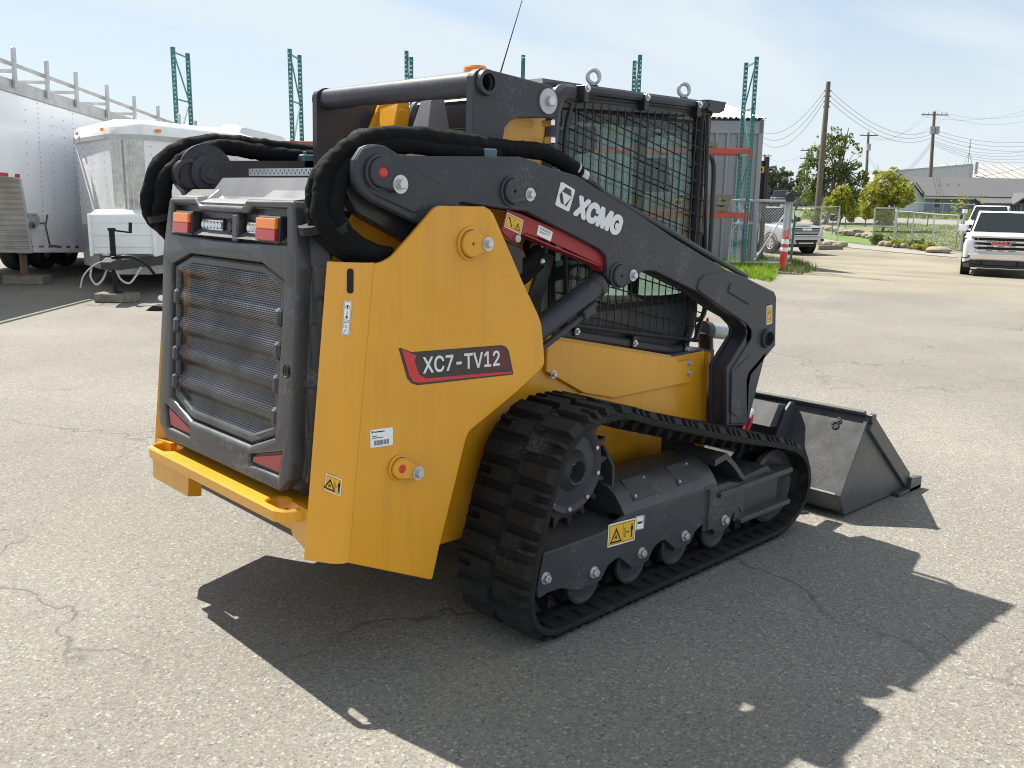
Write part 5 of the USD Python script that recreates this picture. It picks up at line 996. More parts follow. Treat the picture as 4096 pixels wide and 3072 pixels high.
for s in (-1, 1):
    for k in (0, 1):
        q = (T0+aB*(4.2+k*.85))+pB*s*1.12+np.array([0, 0, .36]); B.part('tyre', tyre(q, pB, .36, .24), M['tyre'])
one('timber_block', obox(jp-rx*.27-fx*.14, rx*.56, fx*.28, (0, 0, .13), .014), M['wood'], 'split grey timber block under the tongue jack of the pointed trailer', 'timber block', smooth=False)
q = ground_at(628, 1240); one('wheel_chock', hull([q+rx*a+fx*b+np.array([0, 0, z]) for a, b, z in ((-.12, -.1, 0), (.12, -.1, 0), (-.12, .1, 0), (.12, .1, 0), (-.02, -.1, .07), (.12, -.1, .06), (-.02, .1, .07), (.12, .1, .06))]), M['ink'], 'small black wheel chock on the asphalt left of the loader', 'wheel chock', smooth=False)
dr = ground_at(728, 1090); dr[2] = 0
D_ = Thing('drum', 'blue plastic drum with a white band half hidden behind the loader', 'drum', tuple(dr))
pr_ = [(0, 0), (.27, 0), (.29, .03), (.29, .28), (.30, .30), (.29, .32), (.29, .58), (.30, .60), (.29, .62), (.29, .86), (.27, .90), (0, .90)]; dk = D_.part('shell', lathe(pr_, dr, dr+[0, 0, 1], 30), M['blue'])
D_.part('band', lathe([(.292, .66), (.296, .66), (.296, .80), (.292, .80)], dr, dr+[0, 0, 1], 30), M['white'], parent=dk)
# third trailer, its roof showing over the pointed one
c3 = deep(880, 745, 24.0); c3[2] = 0
C3 = Thing('camper_trailer', 'white trailer whose rounded roof shows above and behind the pointed one', 'trailer', tuple(c3))
k3 = hull([c3+rx*a+fx*b+ez_*z for a in (-.56, .56) for b, z in ((0, .5), (5, .5), (0, 3.02), (5, 3.02), (.15, 3.16), (4.8, 3.16), (.5, 3.20), (4.4, 3.20))]); b3 = C3.part('body', k3, M['tw'], smooth=40)
C3.part('roof_vent', obox(c3+fx*1.0+ez_*3.2-rx*.2, rx*.4, fx*.4, ez_*.10, .02), M['roofw'], parent=b3)
for s in (-1, 1): C3.part('tyre', tyre(c3+rx*s*.5+fx*3+ez_*.36, rx, .36, .22), M['tyre'])

# ------------------------------------------------------------------ pallet rack
M['rackg'] = paint('rack_green', (0.020, 0.125, 0.110), 0.5, 0.10); M['rackb'] = paint('rack_brace_blue', (0.045, 0.20, 0.22), 0.5, 0.1); M['beam'] = paint('beam_red', (0.36, 0.062, 0.045), 0.5, 0.08)
DR = 22.5
def at_depth(u, v, d): return deep(u, v, d)
base = [deep(u, 784+(1.70/DR*3690), DR) for u in (737, 1184, 1631, 2078, 2526, 2973)]
O_ = base[0]*1.0; O_[2] = gz(O_[0]); 
stp = (base[5]-base[0])/5; stp[2] = 0
Rk = Thing('pallet_rack', 'row of tall green pallet rack frames with red beams behind the loader', 'pallet rack', tuple(O_))
def post(p0, h, wdt=.085, dp_=.075):
    hs = []; nh = int(h/.1016)
    fr_ = Polygon(rect(-wdt/2, 0, wdt/2, h))
    for k in range(nh):
        z = .05+k*.1016
        for s in (-1, 1): fr_ = fr_.difference(Polygon([(s*.016-.009, z), (s*.016+.009, z), (s*.016+.006, z+.03), (s*.016-.006, z+.03)]))
    f_ = framed(slab(fr_, .004, 0), p0, rx, ez_)
    sides = cat(*[obox(p0+rx*(s*wdt/2)-rx*.002, rx*.004, fx*dp_, ez_*h) for s in (-1, 1)]); return cat(f_, sides)
H_ = 4.84; top_b = []
for k in range(6):
    p0 = O_+stp*k; p0[2] = gz(p0[0]); h = H_-p0[2]-(.0 if k != 3 else .05)
    u_ = Rk.part('upright_frame', post(p0, h), M['rackg'], smooth=False); p1 = p0+fx*1.0
    Rk.part('rear_post', post(p1, h), M['rackg'], parent=u_, smooth=False)
    zz = np.arange(h-.12, .3, -1.05); 
    for i, z in enumerate(zz): Rk.part('strut', obox(p0+fx*.07+ez_*z-rx*.016, fx*.95, rx*.03, ez_*.03), M['rackb'], parent=u_, smooth=False)
    for i in range(len(zz)-1):
        a, b = (p0+fx*.07+ez_*zz[i], p0+fx*.98+ez_*(zz[i+1]+.02)) if i % 2 == 0 else (p0+fx*.98+ez_*zz[i], p0+fx*.07+ez_*(zz[i+1]+.02)); d = b-a
        Rk.part('brace', obox(a-rx*.018, d, rx*.032, ez_*.035), M['rackb'], parent=u_, smooth=False)
for k in range(5):
    for zb_ in (2.70, 1.20):
        if k == 0 and zb_ < 2: continue
        for dpt in (-.035, 1.04):
            a, b = O_+stp*k+rx*.045, O_+stp*(k+1)-rx*.045; a[2] = b[2] = zb_
            bm = Rk.part('beam', obox(a+fx*dpt-ez_*.07, b-a, fx*.05, ez_*.13, .006), M['beam'], smooth=False)
            if dpt < 0:
                for e_, s in ((a, 1), (b, -1)): Rk.part('beam_bracket', obox(e_-rx*.04*(s > 0)*1.0-rx*(.06 if s < 0 else .0)*0+fx*(dpt-.006)-ez_*.20, rx*.045, fx*.01, ez_*.27), M['beam'], parent=bm, smooth=False)
def pallet(c, mat, lab, n_=6, L_=1.15, W_=1.0):
    P_ = Thing('pallet', lab, 'pallet', tuple(c))
    for k in range(n_): P_.part('top_board', obox(c+rx*(-L_/2+k*(L_-.12)/(n_-1))+fx*0+ez_*.115, rx*.12, fx*W_, ez_*.018), mat, smooth=False)
    for k in range(3): P_.part('stringer', obox(c-rx*L_/2+fx*k*(W_-.05)/2+ez_*.02, rx*L_, fx*.05, ez_*.095), mat, smooth=False)
    for k in range(3): P_.part('bottom_board', obox(c+rx*(-L_/2+k*(L_-.12)/2)+ez_*.0, rx*.12, fx*W_, ez_*.018), mat, smooth=False)
pc = O_+stp*4.62; 
for k in range(3): 
    q = pc.copy(); q[2] = 1.27+.136*k; pallet(q+rx*.03*k, M['wood'], ['weathered wooden pallet lying on the lower red beams, bottom of its stack', 'weathered wooden pallet in the middle of the stack on the lower red beams', 'darker wooden pallet on top of the stack on the lower red beams'][k])
q = pc-rx*.35; q[2] = 2.77; pallet(q, M['wood'], 'wooden pallet on the upper red beam beside the cab'); q2 = q+ez_*.14+rx*.1
CR_ = Thing('crate', 'dark crate standing on the pallet of the upper red beam', 'crate', tuple(q2)); ck = CR_.part('box', obox(q2-rx*.4+fx*.1, rx*.72, fx*.7, ez_*.62, .01), paint('crate_dark', (.05, .055, .07), .6, .1), smooth=False)
CR_.part('handle_bar', sweep([q2-rx*.38+fx*.1+ez_*.62, q2-rx*.38+fx*.1+ez_*.9, q2+rx*.15+fx*.1+ez_*.95, q2+rx*.30+fx*.1+ez_*.62], .012, 6), M['ink'])

# ------------------------------------------------------------------ steel shed behind the rack
M['clad'] = paint('grey_cladding', (0.245, 0.26, 0.28), 0.45, 0.06, scale=1.2); M['sroof'] = paint('white_sheet_roof', (0.80, 0.81, 0.82), 0.4, 0.05, scale=1.5)
DS = 25.5; sr = deep(3032, 784, DS); sl = deep(1335, 760, DS); sr[2] = sl[2] = 0; sw = np.linalg.norm(sr-sl); sx = (sr-sl)/sw
S = Thing('shed', 'grey corrugated steel shed with a white sheet roof behind the rack', 'shed', tuple(sl))
zE, zR, zG, dp_ = 3.68, 4.72, -.5, 13.0
core = hull([sl+fx*.03+ez_*zG, sr+fx*.03+ez_*zG, sl+fx*.03+ez_*zE, sr+fx*.03+ez_*zE]+[p+fx*dp_+ez_*z for p in (sl, sr) for z in (zG, zE)]+[p+fx*dp_/2+ez_*(zR-.03) for p in (sl, sr)])
w_ = S.part('wall', core, M['clad'], smooth=False)
nrib = int(sw/.305)
for k in range(nrib+1):
    p = sl+sx*(k*sw/nrib); b_ = .055
    if k*sw/nrib > sw-.02: continue
    S.part('cladding_rib', hull([p+sx*a+fx*f_+ez_*z for a, f_ in ((-.060, .03), (-.030, -.030), (.030, -.030), (.060, .03)) for z in (zG, zE-.34)]), M['clad'], parent=w_, smooth=False)
S.part('eave_flashing', obox(sl+ez_*(zE-.36)-fx*.02, sx*sw, fx*.05, ez_*.33, .005), M['clad'], parent=w_, smooth=False); S.part('corner_flashing', obox(sr+ez_*zG-fx*.02-sx*.10, sx*.13, fx*.2, ez_*(zE-zG), .004), M['clad'], parent=w_, smooth=False)
rf_ = []
def roofpt(s, t):  # s along, t 0..1 eave to ridge
    return sl-sx*.08+sx*s*(sw+.16)+fx*(-.10+t*(dp_/2+.10))+ez_*(zE+.02+(zR-zE)*t)
nw = nrib*2
v_, f_ = [], []
for k in range(nw*4+1):
    s = k/(nw*4); ph = (k % 4); hgt = (.0, .0, .045, .045)[ph]
    for t in (0, 1): v_.append(roofpt(s, t)+ez_*hgt)
for k in range(nw*4): f_.append((2*k, 2*k+2, 2*k+3, 2*k+1))
rp = S.part('roof', quads(np.array(v_), np.array(f_)), M['sroof'], smooth=False)
v2 = np.array([roofpt(0, 1), roofpt(1, 1), roofpt(1, 1)+fx*6.7-ez_*(zR-zE), roofpt(0, 1)+fx*6.7-ez_*(zR-zE)]); S.part('rear_slope', quads(v2, np.array([(0, 1, 2, 3)])), M['sroof'], parent=rp, smooth=False)
S.part('eave_filler', obox(sl-fx*.05+ez_*(zE-.005), sx*sw, fx*.02, ez_*.065), M['ink'], parent=rp, smooth=False)
vp = deep(3009, 468, 29.0); S.part('vent_pipe', cyl(vp-ez_*.5, vp+ez_*.34, .045, 10), M['rust'], parent=rp)
# pylon sign
sp = deep(3056, 790, 31.0); sp[2] = gz(sp[0])
G_ = Thing('pylon_sign', 'dark pylon sign with a yellow mark beside the shed corner', 'sign', tuple(sp))
sp0 = sp.copy(); sp = sp*np.array([1, 1, 0])
G_.part('post', obox(sp0-rx*.04, rx*.14, fx*.14, ez_*(2.95-sp0[2]), .006), M['black'], smooth=False); gp_ = G_.part('panel', obox(sp-rx*.26+fx*.03+ez_*1.1, rx*.22, fx*.08, ez_*1.72, .006), M['ink'], smooth=False)
G_.part('mark', obox(sp-rx*.19+fx*.024+ez_*2.43, rx*.14, fx*.005, ez_*.20), M['sticker_y'], parent=gp_, smooth=False); G_.part('mark_line', obox(sp-rx*.17+fx*.020+ez_*2.47, rx*.06, fx*.003, ez_*.12), M['ink'], parent=gp_, smooth=False)
# ------------------------------------------------------------------ pickups
M['carw'] = paint('car_white', (0.74, 0.75, 0.76), 0.28, 0.02, coat=0.6); M['cars'] = paint('car_silver', (0.40, 0.42, 0.44), 0.26, 0.04, metal=0.55, coat=0.6); M['card'] = paint('car_dark', (0.03, 0.035, 0.045), 0.25, 0.05, coat=0.6); M['carb'] = paint('car_blue', (0.03, 0.05, 0.10), 0.25, 0.05, coat=0.6)
M['carglass'] = MAT('car_glass', {'p': ('principled_bsdf', {'base_color': (.014, .018, .019), 'roughness': .04, 'specular_ior_level': .35})}, [])
M['lampglass'] = paint('head_lamp', (.30, .31, .32), .12, .2, metal=.5, coat=.6); M['plast'] = paint('black_plastic', (.020, .020, .022), .55, .1)
M['red_edge'] = paint('badge_red', (.45, .03, .03), .3, .03)
def sx_(pts, y0, y1, b=.0, taper=0.0):
    """side profile (x,z) between y0 and y1"""
    k = slab(Polygon(pts), y1-y0, b); v = k.vertices; k.vertices = np.column_stack([v[:, 0], y0+(y1-y0)-(v[:, 2]), v[:, 1]]); k.vertices[:, 1] = y1-v[:, 2]; k.fix_normals(); return k
def loft(secs):
    """secs: list of (x, [(y,z)...] right half from bottom to top); mirrored and skinned"""
    v, n = [], None
    for x, h in secs:
        full = [(-y, z) for y, z in h]+[(y, z) for y, z in h[::-1]]; n = len(full); v += [(x, y, z) for y, z in full]
    m_ = len(secs); f = []
    for i in range(m_-1):
        for j in range(n): f.append((i*n+j, i*n+(j+1) % n, (i+1)*n+(j+1) % n, (i+1)*n+j))
    k = quads(np.array(v, float), np.array(f))
    caps = [[0, j+1, j] for j in range(1, n-1)]+[[(m_-1)*n, (m_-1)*n+j, (m_-1)*n+j+1] for j in range(1, n-1)]
    k = trimesh.Trimesh(k.vertices, np.vstack([k.faces, caps]), process=False); k.fix_normals(); return k
def pickup(name, label, loc, heading, col, style, full=True):
    """nose along local +x; heading in degrees"""
    T = Thing(name, label, 'pickup truck', loc); a = math.radians(heading); cs, sn = math.cos(a), math.sin(a)
    def W(q): k = q.copy(); v = k.vertices; k.vertices = np.column_stack([v[:, 0]*cs-v[:, 1]*sn+loc[0], v[:, 0]*sn+v[:, 1]*cs+loc[1], v[:, 2]+loc[2]]); return k
    P_ = lambda nm, q, mt, parent=None, sm=30, **k: T.part(nm, W(q), mt if not isinstance(mt, str) else M[mt], parent=parent, smooth=sm, **k)
    hw = 1.02; hood = 1.26 if style == 'g' else 1.20
    # lower body: nose at x=2.95, tail at -2.9
    low = [(2.86, [(.80, .56), (.93, .62), (.95, .85), (.92, 1.05), (.80, 1.10)]), (2.74, [(.90, .50), (1.0, .58), (1.01, .88), (.985, 1.12), (.86, hood-.04)]), (2.2, [(.95, .48), (hw, .56), (hw, .92), (1.0, 1.16), (.84, hood+.03)]), (1.35, [(.95, .42), (hw, .52), (hw, .95), (.99, 1.18), (.82, hood+.04)]), (.95, [(.95, .42), (hw, .50), (hw, .95), (.985, 1.20), (.82, 1.25)]), (-1.2, [(.95, .42), (hw, .50), (hw, .95), (.985, 1.20), (.85, 1.24)]), (-1.25, [(.95, .46), (hw, .54), (hw, .95), (1.0, 1.24), (.96, 1.28)]), (-2.85, [(.95, .50), (hw, .56), (hw, .95), (1.0, 1.24), (.96, 1.28)]), (-2.92, [(.90, .54), (.98, .60), (.98, .95), (.96, 1.22), (.92, 1.26)])]
    body = P_('body', loft(low), col, sm=45)
    gh = [(1.28, [(.80, 1.20), (.86, 1.22), (.84, 1.24)]), (.55, [(.80, 1.2), (.86, 1.24), (.70, 1.86), (.55, 1.90)]), ]
    cabm = hull([(1.22, s*.87, 1.20) for s in (-1, 1)]+[(-1.22, s*.90, 1.20) for s in (-1, 1)]+[(.42, s*.70, 1.885) for s in (-1, 1)]+[(.25, s*.68, 1.925) for s in (-1, 1)]+[(-.85, s*.70, 1.925) for s in (-1, 1)]+[(-1.05, s*.72, 1.885) for s in (-1, 1)]+[(.38, s*.55, 1.93) for s in (-1, 1)])
    cb = P_('cabin', cabm, col, sm=30)
    ws = hull([(1.165, s*.80, 1.265) for s in (-1, 1)]+[(.475, s*.645, 1.855) for s in (-1, 1)]+[(1.155, s*.80, 1.262) for s in (-1, 1)]+[(.46, s*.645, 1.85) for s in (-1, 1)]); ws.vertices += np.array([.028, 0, .032]); P_('windscreen', ws, 'carglass', cb)
    for s in (-1, 1):
        for x0, x1, xt0, xt1 in ((.98, .02, .40, -.02), (-.06, -1.02, -.10, -.90)):
            q = hull([(x0, s*.905, 1.27), (x1, s*.915, 1.27), (xt0, s*.735, 1.83), (xt1, s*.745, 1.83), (x0, s*.88, 1.27), (x1, s*.89, 1.27), (xt0, s*.70, 1.83), (xt1, s*.71, 1.83)]); P_('side_window', q, 'carglass', cb)
        mr = hull([(.92, s*1.0, 1.30), (1.06, s*1.0, 1.30), (.92, s*1.24, 1.30), (1.04, s*1.24, 1.32), (.92, s*1.0, 1.50), (1.03, s*1.0, 1.50), (.92, s*1.22, 1.50), (1.0, s*1.22, 1.48)]); P_('mirror', mr, col if style == 'g' else 'plast', cb); P_('mirror_arm', bx(.94, 1.02, s*.9, s*1.02, 1.27, 1.33), 'plast', cb)
        P_('door_handle', bx(.06, .26, s*1.02, s*1.045, 1.06, 1.09, .01), 'chrome', body); P_('door_handle', bx(-.98, -.78, s*1.02, s*1.045, 1.06, 1.09, .01), 'chrome', body)
        P_('running_board', bx(-1.2, 1.2, s*.92, s*1.04, .38, .44, .01), 'plast', body)
        for x_ in (1.90, -1.75):
            P_('wheel_arch', lathe([(.0, 0), (.47, 0), (.50, .02), (.47, .035), (.43, .02), (.42, -.0), (0, -.0)], (x_, s*1.0, .42), (x_, s*2, .42), 36), 'plast', body)
            t_ = P_('wheel', tyre((x_, s*.90, .41), (0, s, 0), .41, .27), 'tyre'); P_('rim', lathe([(.25, -.02), (.25, .10), (.22, .12), (.19, .06), (.0, .05)], (x_, s*.92, .41), (x_, s*2, .41), 28), 'galv', t_)
            for k in range(6): q = 2*math.pi*k/6; P_('spoke', obox((x_-.02*math.cos(q), s*1.0-.02, .41-.02*math.sin(q)), (.22*math.cos(q)-.0, 0, .22*math.sin(q)), (0, .04, 0), (-.06*math.sin(q), 0, .06*math.cos(q))), 'chrome', t_)
    P_('under_body', bx(-2.8, 2.6, -.85, .85, .30, .55), 'plast', body)
    if full:
        if style == 'g':
            # big chromed grille with three bars, c-shaped lamps
            g_ = P_('grille', hull([(2.80, s*.62, .80) for s in (-1, 1)]+[(2.92, s*.58, .80) for s in (-1, 1)]+[(2.80, s*.76, 1.18) for s in (-1, 1)]+[(2.895, s*.74, 1.18) for s in (-1, 1)]), 'ink')
            for z, w_ in ((1.20, .78), (1.065, .75), (.935, .72), (.80, .66)):
                P_('grille_bar', bx(2.86, 2.945, -w_, w_, z-.028, z+.028, .010), 'chrome', g_)
                if z < 1.1:
                    for y_ in (-.30, 0, .30): P_('bar_slot', bx(2.9445, 2.947, y_-.09, y_+.09, z-.010, z+.010), 'ink', g_)
            for s in (-1, 1):
                P_('grille_end', hull([(2.84, s*.60, z) for z in (.80, 1.22)]+[(2.915, s*.62, z) for z in (.82, 1.2)]+[(2.82, s*.80, z) for z in (.90, 1.22)]), 'chrome', g_)
            L0_ = lettering('GMC', (2.952, -.25, .960), (2.952, .25, .960), (2.952, -.25, 1.085), .006, (1, 0, 0), fat=.05); L1_ = lettering('GMC', (2.950, -.262, .952), (2.950, .262, .952), (2.950, -.262, 1.093), .004, (1, 0, 0), fat=.10)
            P_('badge_edge', L1_, 'silver', g_, sm=False); P_('badge_lettering', L0_, 'red_edge', g_, sm=False)
            P_('hood_trim', hull([(2.78, s*.72, 1.235) for s in (-1, 1)]+[(2.90, s*.66, 1.225) for s in (-1, 1)]+[(2.72, s*.70, 1.285) for s in (-1, 1)]+[(2.83, s*.62, 1.275) for s in (-1, 1)]), 'silver', body)
            for s in (-1, 1):
                h_ = P_('head_lamp', hull([(2.72, s*.80, 1.18), (2.72, s*1.005, 1.15), (2.80, s*.80, 1.18), (2.76, s*.985, 1.14), (2.82, s*.82, .95), (2.78, s*.975, .90), (2.72, s*.84, .95), (2.72, s*1.0, .90)]), 'plast'); P_('lamp_lens', hull([(2.80, s*.84, 1.15), (2.765, s*.96, 1.13), (2.825, s*.84, 1.0), (2.79, s*.95, .98), (2.76, s*.84, 1.15), (2.74, s*.96, 1.13)]), 'lampglass', h_)
                P_('lamp_strip', hull([(2.80, s*.99, .92), (2.83, s*.96, .92), (2.84, s*.86, .72), (2.86, s*.84, .74), (2.74, s*.99, .92), (2.78, s*.86, .72)]), 'plast', h_)
                P_('bumper_inlet', bx(2.84, 2.965, s*.60, s*.84, .40, .52, .02), 'plast'); P_('tow_hook', bx(2.93, 2.985, s*.44, s*.52, .38, .50, .01), 'ink')
            P_('bumper', hull([(2.60, s*1.0, z) for s in (-1, 1) for z in (.42, .72)]+[(2.93, s*.82, z) for s in (-1, 1) for z in (.50, .70)]+[(2.965, s*.60, z) for s in (-1, 1) for z in (.54, .69)]), 'carw'); P_('bumper_chrome', hull([(2.70, s*1.0, z) for s in (-1, 1) for z in (.54, .66)]+[(2.955, s*.80, z) for s in (-1, 1) for z in (.54, .655)]+[(2.985, s*.58, z) for s in (-1, 1) for z in (.555, .65)]), 'chrome')
            P_('lower_grille', hull([(2.90, s*.70, z) for s in (-1, 1) for z in (.36, .52)]+[(2.975, s*.60, z) for s in (-1, 1) for z in (.38, .52)]), 'plast'); P_('air_dam', hull([(2.6, s*.98, z) for s in (-1, 1) for z in (.28, .42)]+[(2.90, s*.80, z) for s in (-1, 1) for z in (.28, .42)]), 'plast')
        else:
            g_ = P_('grille', hull([(2.76, s*.66, .80) for s in (-1, 1)]+[(2.935, s*.62, .82) for s in (-1, 1)]+[(2.76, s*.74, 1.10) for s in (-1, 1)]+[(2.905, s*.72, 1.10) for s in (-1, 1)]), 'ink')
            rim = Polygon([(-.76, .84), (-.66, .76), (.66, .76), (.76, .84), (.80, 1.08), (.76, 1.15), (-.76, 1.15), (-.80, 1.08)]); rim = rim.difference(rim.buffer(-.055)); P_('grille_surround', framed(slab(rim, .05, .015), (2.90, 0, 0), (0, 1, 0), (-.06, 0, 1)), 'chrome', g_)
            for z in (1.06, .985, .925, .87): P_('grille_bar', bx(2.90, 2.945, -.68, .68, z-.010, z+.010, .006), 'chrome', g_)
            P_('badge_lettering', lettering('RAM', (2.950, -.24, 1.0), (2.950, .24, 1.0), (2.948, -.24, 1.10), .008, (1, 0, 0), fat=.08), 'chrome', g_, sm=False)
            for s in (-1, 1):
                h_ = P_('head_lamp', hull([(2.72, s*.79, 1.14), (2.70, s*1.0, 1.12), (2.82, s*.79, 1.12), (2.76, s*.985, 1.10), (2.85, s*.80, 1.00), (2.79, s*.985, .98), (2.72, s*.80, 1.0), (2.70, s*1.0, .98)]), 'lampglass')
                P_('fog_lamp', bx(2.80, 2.95, s*.78, s*.94, .56, .66, .02), 'plast'); P_('tow_hook', lathe([(.03, 0), (.05, .02), (.03, .04)], (2.95, s*.45, .47), (4, s*.45, .47), 12), 'ink')
            P_('bumper', hull([(2.55, s*1.01, z) for s in (-1, 1) for z in (.44, .74)]+[(2.88, s*.92, z) for s in (-1, 1) for z in (.46, .73)]+[(2.955, s*.66, z) for s in (-1, 1) for z in (.45, .72)]), col); P_('lower_grille', bx(2.90, 2.965, -.58, .58, .50, .63, .02), 'ink'); P_('hood_crease', hull([(2.70, s*.40, 1.19) for s in (-1, 1)]+[(1.3, s*.55, 1.255) for s in (-1, 1)]+[(2.70, s*.34, 1.21) for s in (-1, 1)]+[(1.3, s*.48, 1.285) for s in (-1, 1)]), col, body)
    else:
        P_('grille', bx(2.84, 2.90, -.70, .70, .74, 1.1, .02), 'plast'); P_('bumper', bx(2.80, 3.0, -.95, .95, .46, .68, .03), 'plast')
    return T
def front_place(u_, v_, heading, off=(2.0, 0.9)):
    """ground point under the tyre seen at the pixel -> origin of a truck with that heading"""
    g_ = ground_at(u_, v_); a = math.radians(heading); return np.array([g_[0]-off[0]*math.cos(a)+off[1]*math.sin(a)*1.0, g_[1]-off[0]*math.sin(a)-off[1]*math.cos(a)*1.0, float(gz(g_[0]))])
# the truck on the right faces the camera; its right front tyre (left in the picture) stands at the pixel
def place(u_, v_, heading, ty):
    g_ = ground_at(u_, v_); a = math.radians(heading); lx, ly = 1.90, ty*.90
    return (g_[0]-(lx*math.cos(a)-ly*math.sin(a)), g_[1]-(lx*math.sin(a)+ly*math.cos(a)), float(gz(g_[0]))-.0)
view_r = math.degrees(YAW)-math.degrees(math.atan((3970-2048)/F)); view_l = math.degrees(YAW)-math.degrees(math.atan((3180-2048)/F))
pickup('white_pickup', 'white pickup with a chromed three-bar grille facing the yard at the right edge', place(3858, 1096, view_r+180+1, -1), view_r+180+1, 'carw', 'g')
pickup('silver_pickup', 'silver pickup parked behind the chain link gate, facing the yard', place(3222, 1012, view_l+180+40, 1), view_l+180+40, 'cars', 'r')
def far_truck(name, label, u_, v_, dep, heading, col):
    p = deep(u_, v_, dep); pickup(name, label, (p[0], p[1], float(gz(p[0]))), heading, col, 'f', full=False)
far_truck('white_pickup', 'white pickup parked behind the fence in front of the blue house', 3965, 850, 43.5, view_r+178, 'carw')
far_truck('white_pickup', 'white pickup cut by the picture edge, far behind the chromed one', 4190, 850, 44.0, view_r+180, 'carw')
far_truck('dark_pickup', 'dark pickup far behind the silver one, left of the utility pole', 3215, 830, 92.0, view_l+75, 'card')
far_truck('blue_pickup', 'dark blue pickup far off seen over the silver one', 3120, 830, 98.0, view_l+180, 'carb')
# ------------------------------------------------------------------ gate, fences, bollard
M['gpost'] = paint('galvanised_post', (0.36, 0.38, 0.40), 0.5, 0.12, metal=.4); M['fgreen'] = paint('green_fence_post', (0.05, 0.12, 0.09), 0.6, .1); M['link'] = paint('chain_link_wire', (0.36, 0.38, 0.39), 0.5, 0.1, metal=.4)
M['boll'] = paint('bollard_red', (0.62, 0.045, 0.025), 0.45, 0.06); M['capb'] = paint('black_cap', (.012, .012, .013), .5, .1)
def chain_link(a, b, h, sp=.052, r=.0012, z0=.05):
    """woven mesh from a to b (ground points), height h: two sets of slanted wires"""
    a, b = np.asarray(a, float), np.asarray(b, float); L_ = np.linalg.norm((b-a)[:2]); e = (b-a)/L_; n_ = np.array([e[1], -e[0], 0]); n_ /= np.linalg.norm(n_)
    vs, fs = [], []; s = -h
    while s < L_:
        for k, (s0, s1) in enumerate(((s, s+h), (s+h, s))):
            za, zb = z0, z0+h
            # clip to 0..L_
            t0, t1 = 0.0, 1.0; d = s1-s0
            for lo in (0, L_):
                t = (lo-s0)/d
            ta, tb = sorted(((0-s0)/d, (L_-s0)/d)); t0, t1 = max(0, ta), min(1, tb)
            if t1-t0 < .02: continue
            p, q = a+e*(s0+d*t0)+ez_*(za+(zb-za)*t0)+n_*r*(k*2-1), a+e*(s0+d*t1)+ez_*(za+(zb-za)*t1)+n_*r*(k*2-1)
            w = np.cross(q-p, n_); w /= np.linalg.norm(w); i = len(vs)
            vs += [p+n_*r, p-n_*r*.5+w*r*.9, p-n_*r*.5-w*r*.9, q+n_*r, q-n_*r*.5+w*r*.9, q-n_*r*.5-w*r*.9]
            for x, y in ((0, 1), (1, 2), (2, 0)): fs += [(i+x, i+y, i+3+y), (i+x, i+3+y, i+3+x)]
        s += sp*1.414
    return trimesh.Trimesh(np.array(vs), np.array(fs), process=False)
DG = 23.2
def gp(u, v): return deep(u, v, DG)
ga, gb = gp(2915, 1055), gp(3162, 1057); ga[2] = gb[2] = float(gz(gb[0])); 
Gt = Thing('sliding_gate', 'galvanised chain link sliding gate beside the shed', 'gate', tuple(ga))
gtop = gp(3050, 803)[2]; gbot = gp(3050, 1052)[2]
tube2 = lambda p, q, r=.028, n=10: cyl(p, q, r, n)
zz = lambda p, z: np.array([p[0], p[1], z])
fr_g = Gt.part('frame', cat(tube2(zz(ga, gtop), zz(gb, gtop), .034), tube2(zz(ga, gbot), zz(gb, gbot), .034), tube2(zz(gp(3155, 900), gbot), zz(gp(3162, 900), gtop)), tube2(zz(ga, gbot), zz(ga, gtop))), M['gpost'])
for u in (3000, 3036): Gt.part('upright', tube2(zz(gp(u-6, 900), gbot), zz(gp(u, 900), gtop), .022), M['fgreen'], parent=fr_g)
Gt.part('mid_rail', tube2(zz(ga, gp(2950, 892)[2]), zz(gp(3010, 892), gp(2950, 892)[2]), .02), M['gpost'], parent=fr_g)
for (u0, v0, u1, v1) in ((3157, 828, 3018, 1040), (2993, 820, 2925, 930)): Gt.part('brace', tube2(gp(u0, v0), gp(u1, v1), .020), M['gpost'], parent=fr_g)
Gt.part('chain_link', chain_link(zz(ga, 0), zz(gb, 0), gtop-gbot, z0=gbot), M['link'], parent=fr_g, kind='stuff')
p = gp(3136, 1055)+fx*.12; p[2] = float(gz(p[0])); q = gp(3148, 790)+fx*.12
Gp = Thing('gate_post', 'thick galvanised gate post with a round black cap', 'post', tuple(p))
gpp = Gp.part('post', cyl(p, zz(p+rx*.02, q[2]), .075, 16), M['gpost'])
cpz = q[2]+.0; cpo = p+rx*.02; Gp.part('cap', framed(slab(Polygon([(-.105, -.10)]+[(.105, -.10)]+[(.105*math.cos(t), .03+.105*math.sin(t)) for t in np.linspace(0, math.pi, 12)]), .16, .012), zz(cpo-fx*.20+fx*.16, cpz), rx, ez_), M['capb'], parent=gpp)
p2 = gp(3172, 1050)+fx*.25; p2[2] = float(gz(p2[0])); Gr = Thing('guide_post', 'thin dark guide post right of the gate post', 'post', tuple(p2)); g2_ = Gr.part('post', cyl(p2, zz(p2+rx*.05, gp(3186, 812)[2]), .032, 10), M['fgreen']); Gr.part('tag', obox(zz(p2+rx*.02-fx*.05, gp(3180, 862)[2]), rx*.10, fx*.01, ez_*.12), M['white'], parent=g2_)
bp = ground_at(3128, 1082); Bo = Thing('bollard', 'red delineator post with two white bands in the grass by the gate', 'bollard', tuple(bp))
hb = .94; tl_b = rx*.045
def bl_(z): return bp+tl_b*z/hb+ez_*z
bs_ = Bo.part('post', sweep([bl_(0), bl_(.5), bl_(.80), bl_(.84)], [.096, .088, .083, .064], 18), M['boll'])
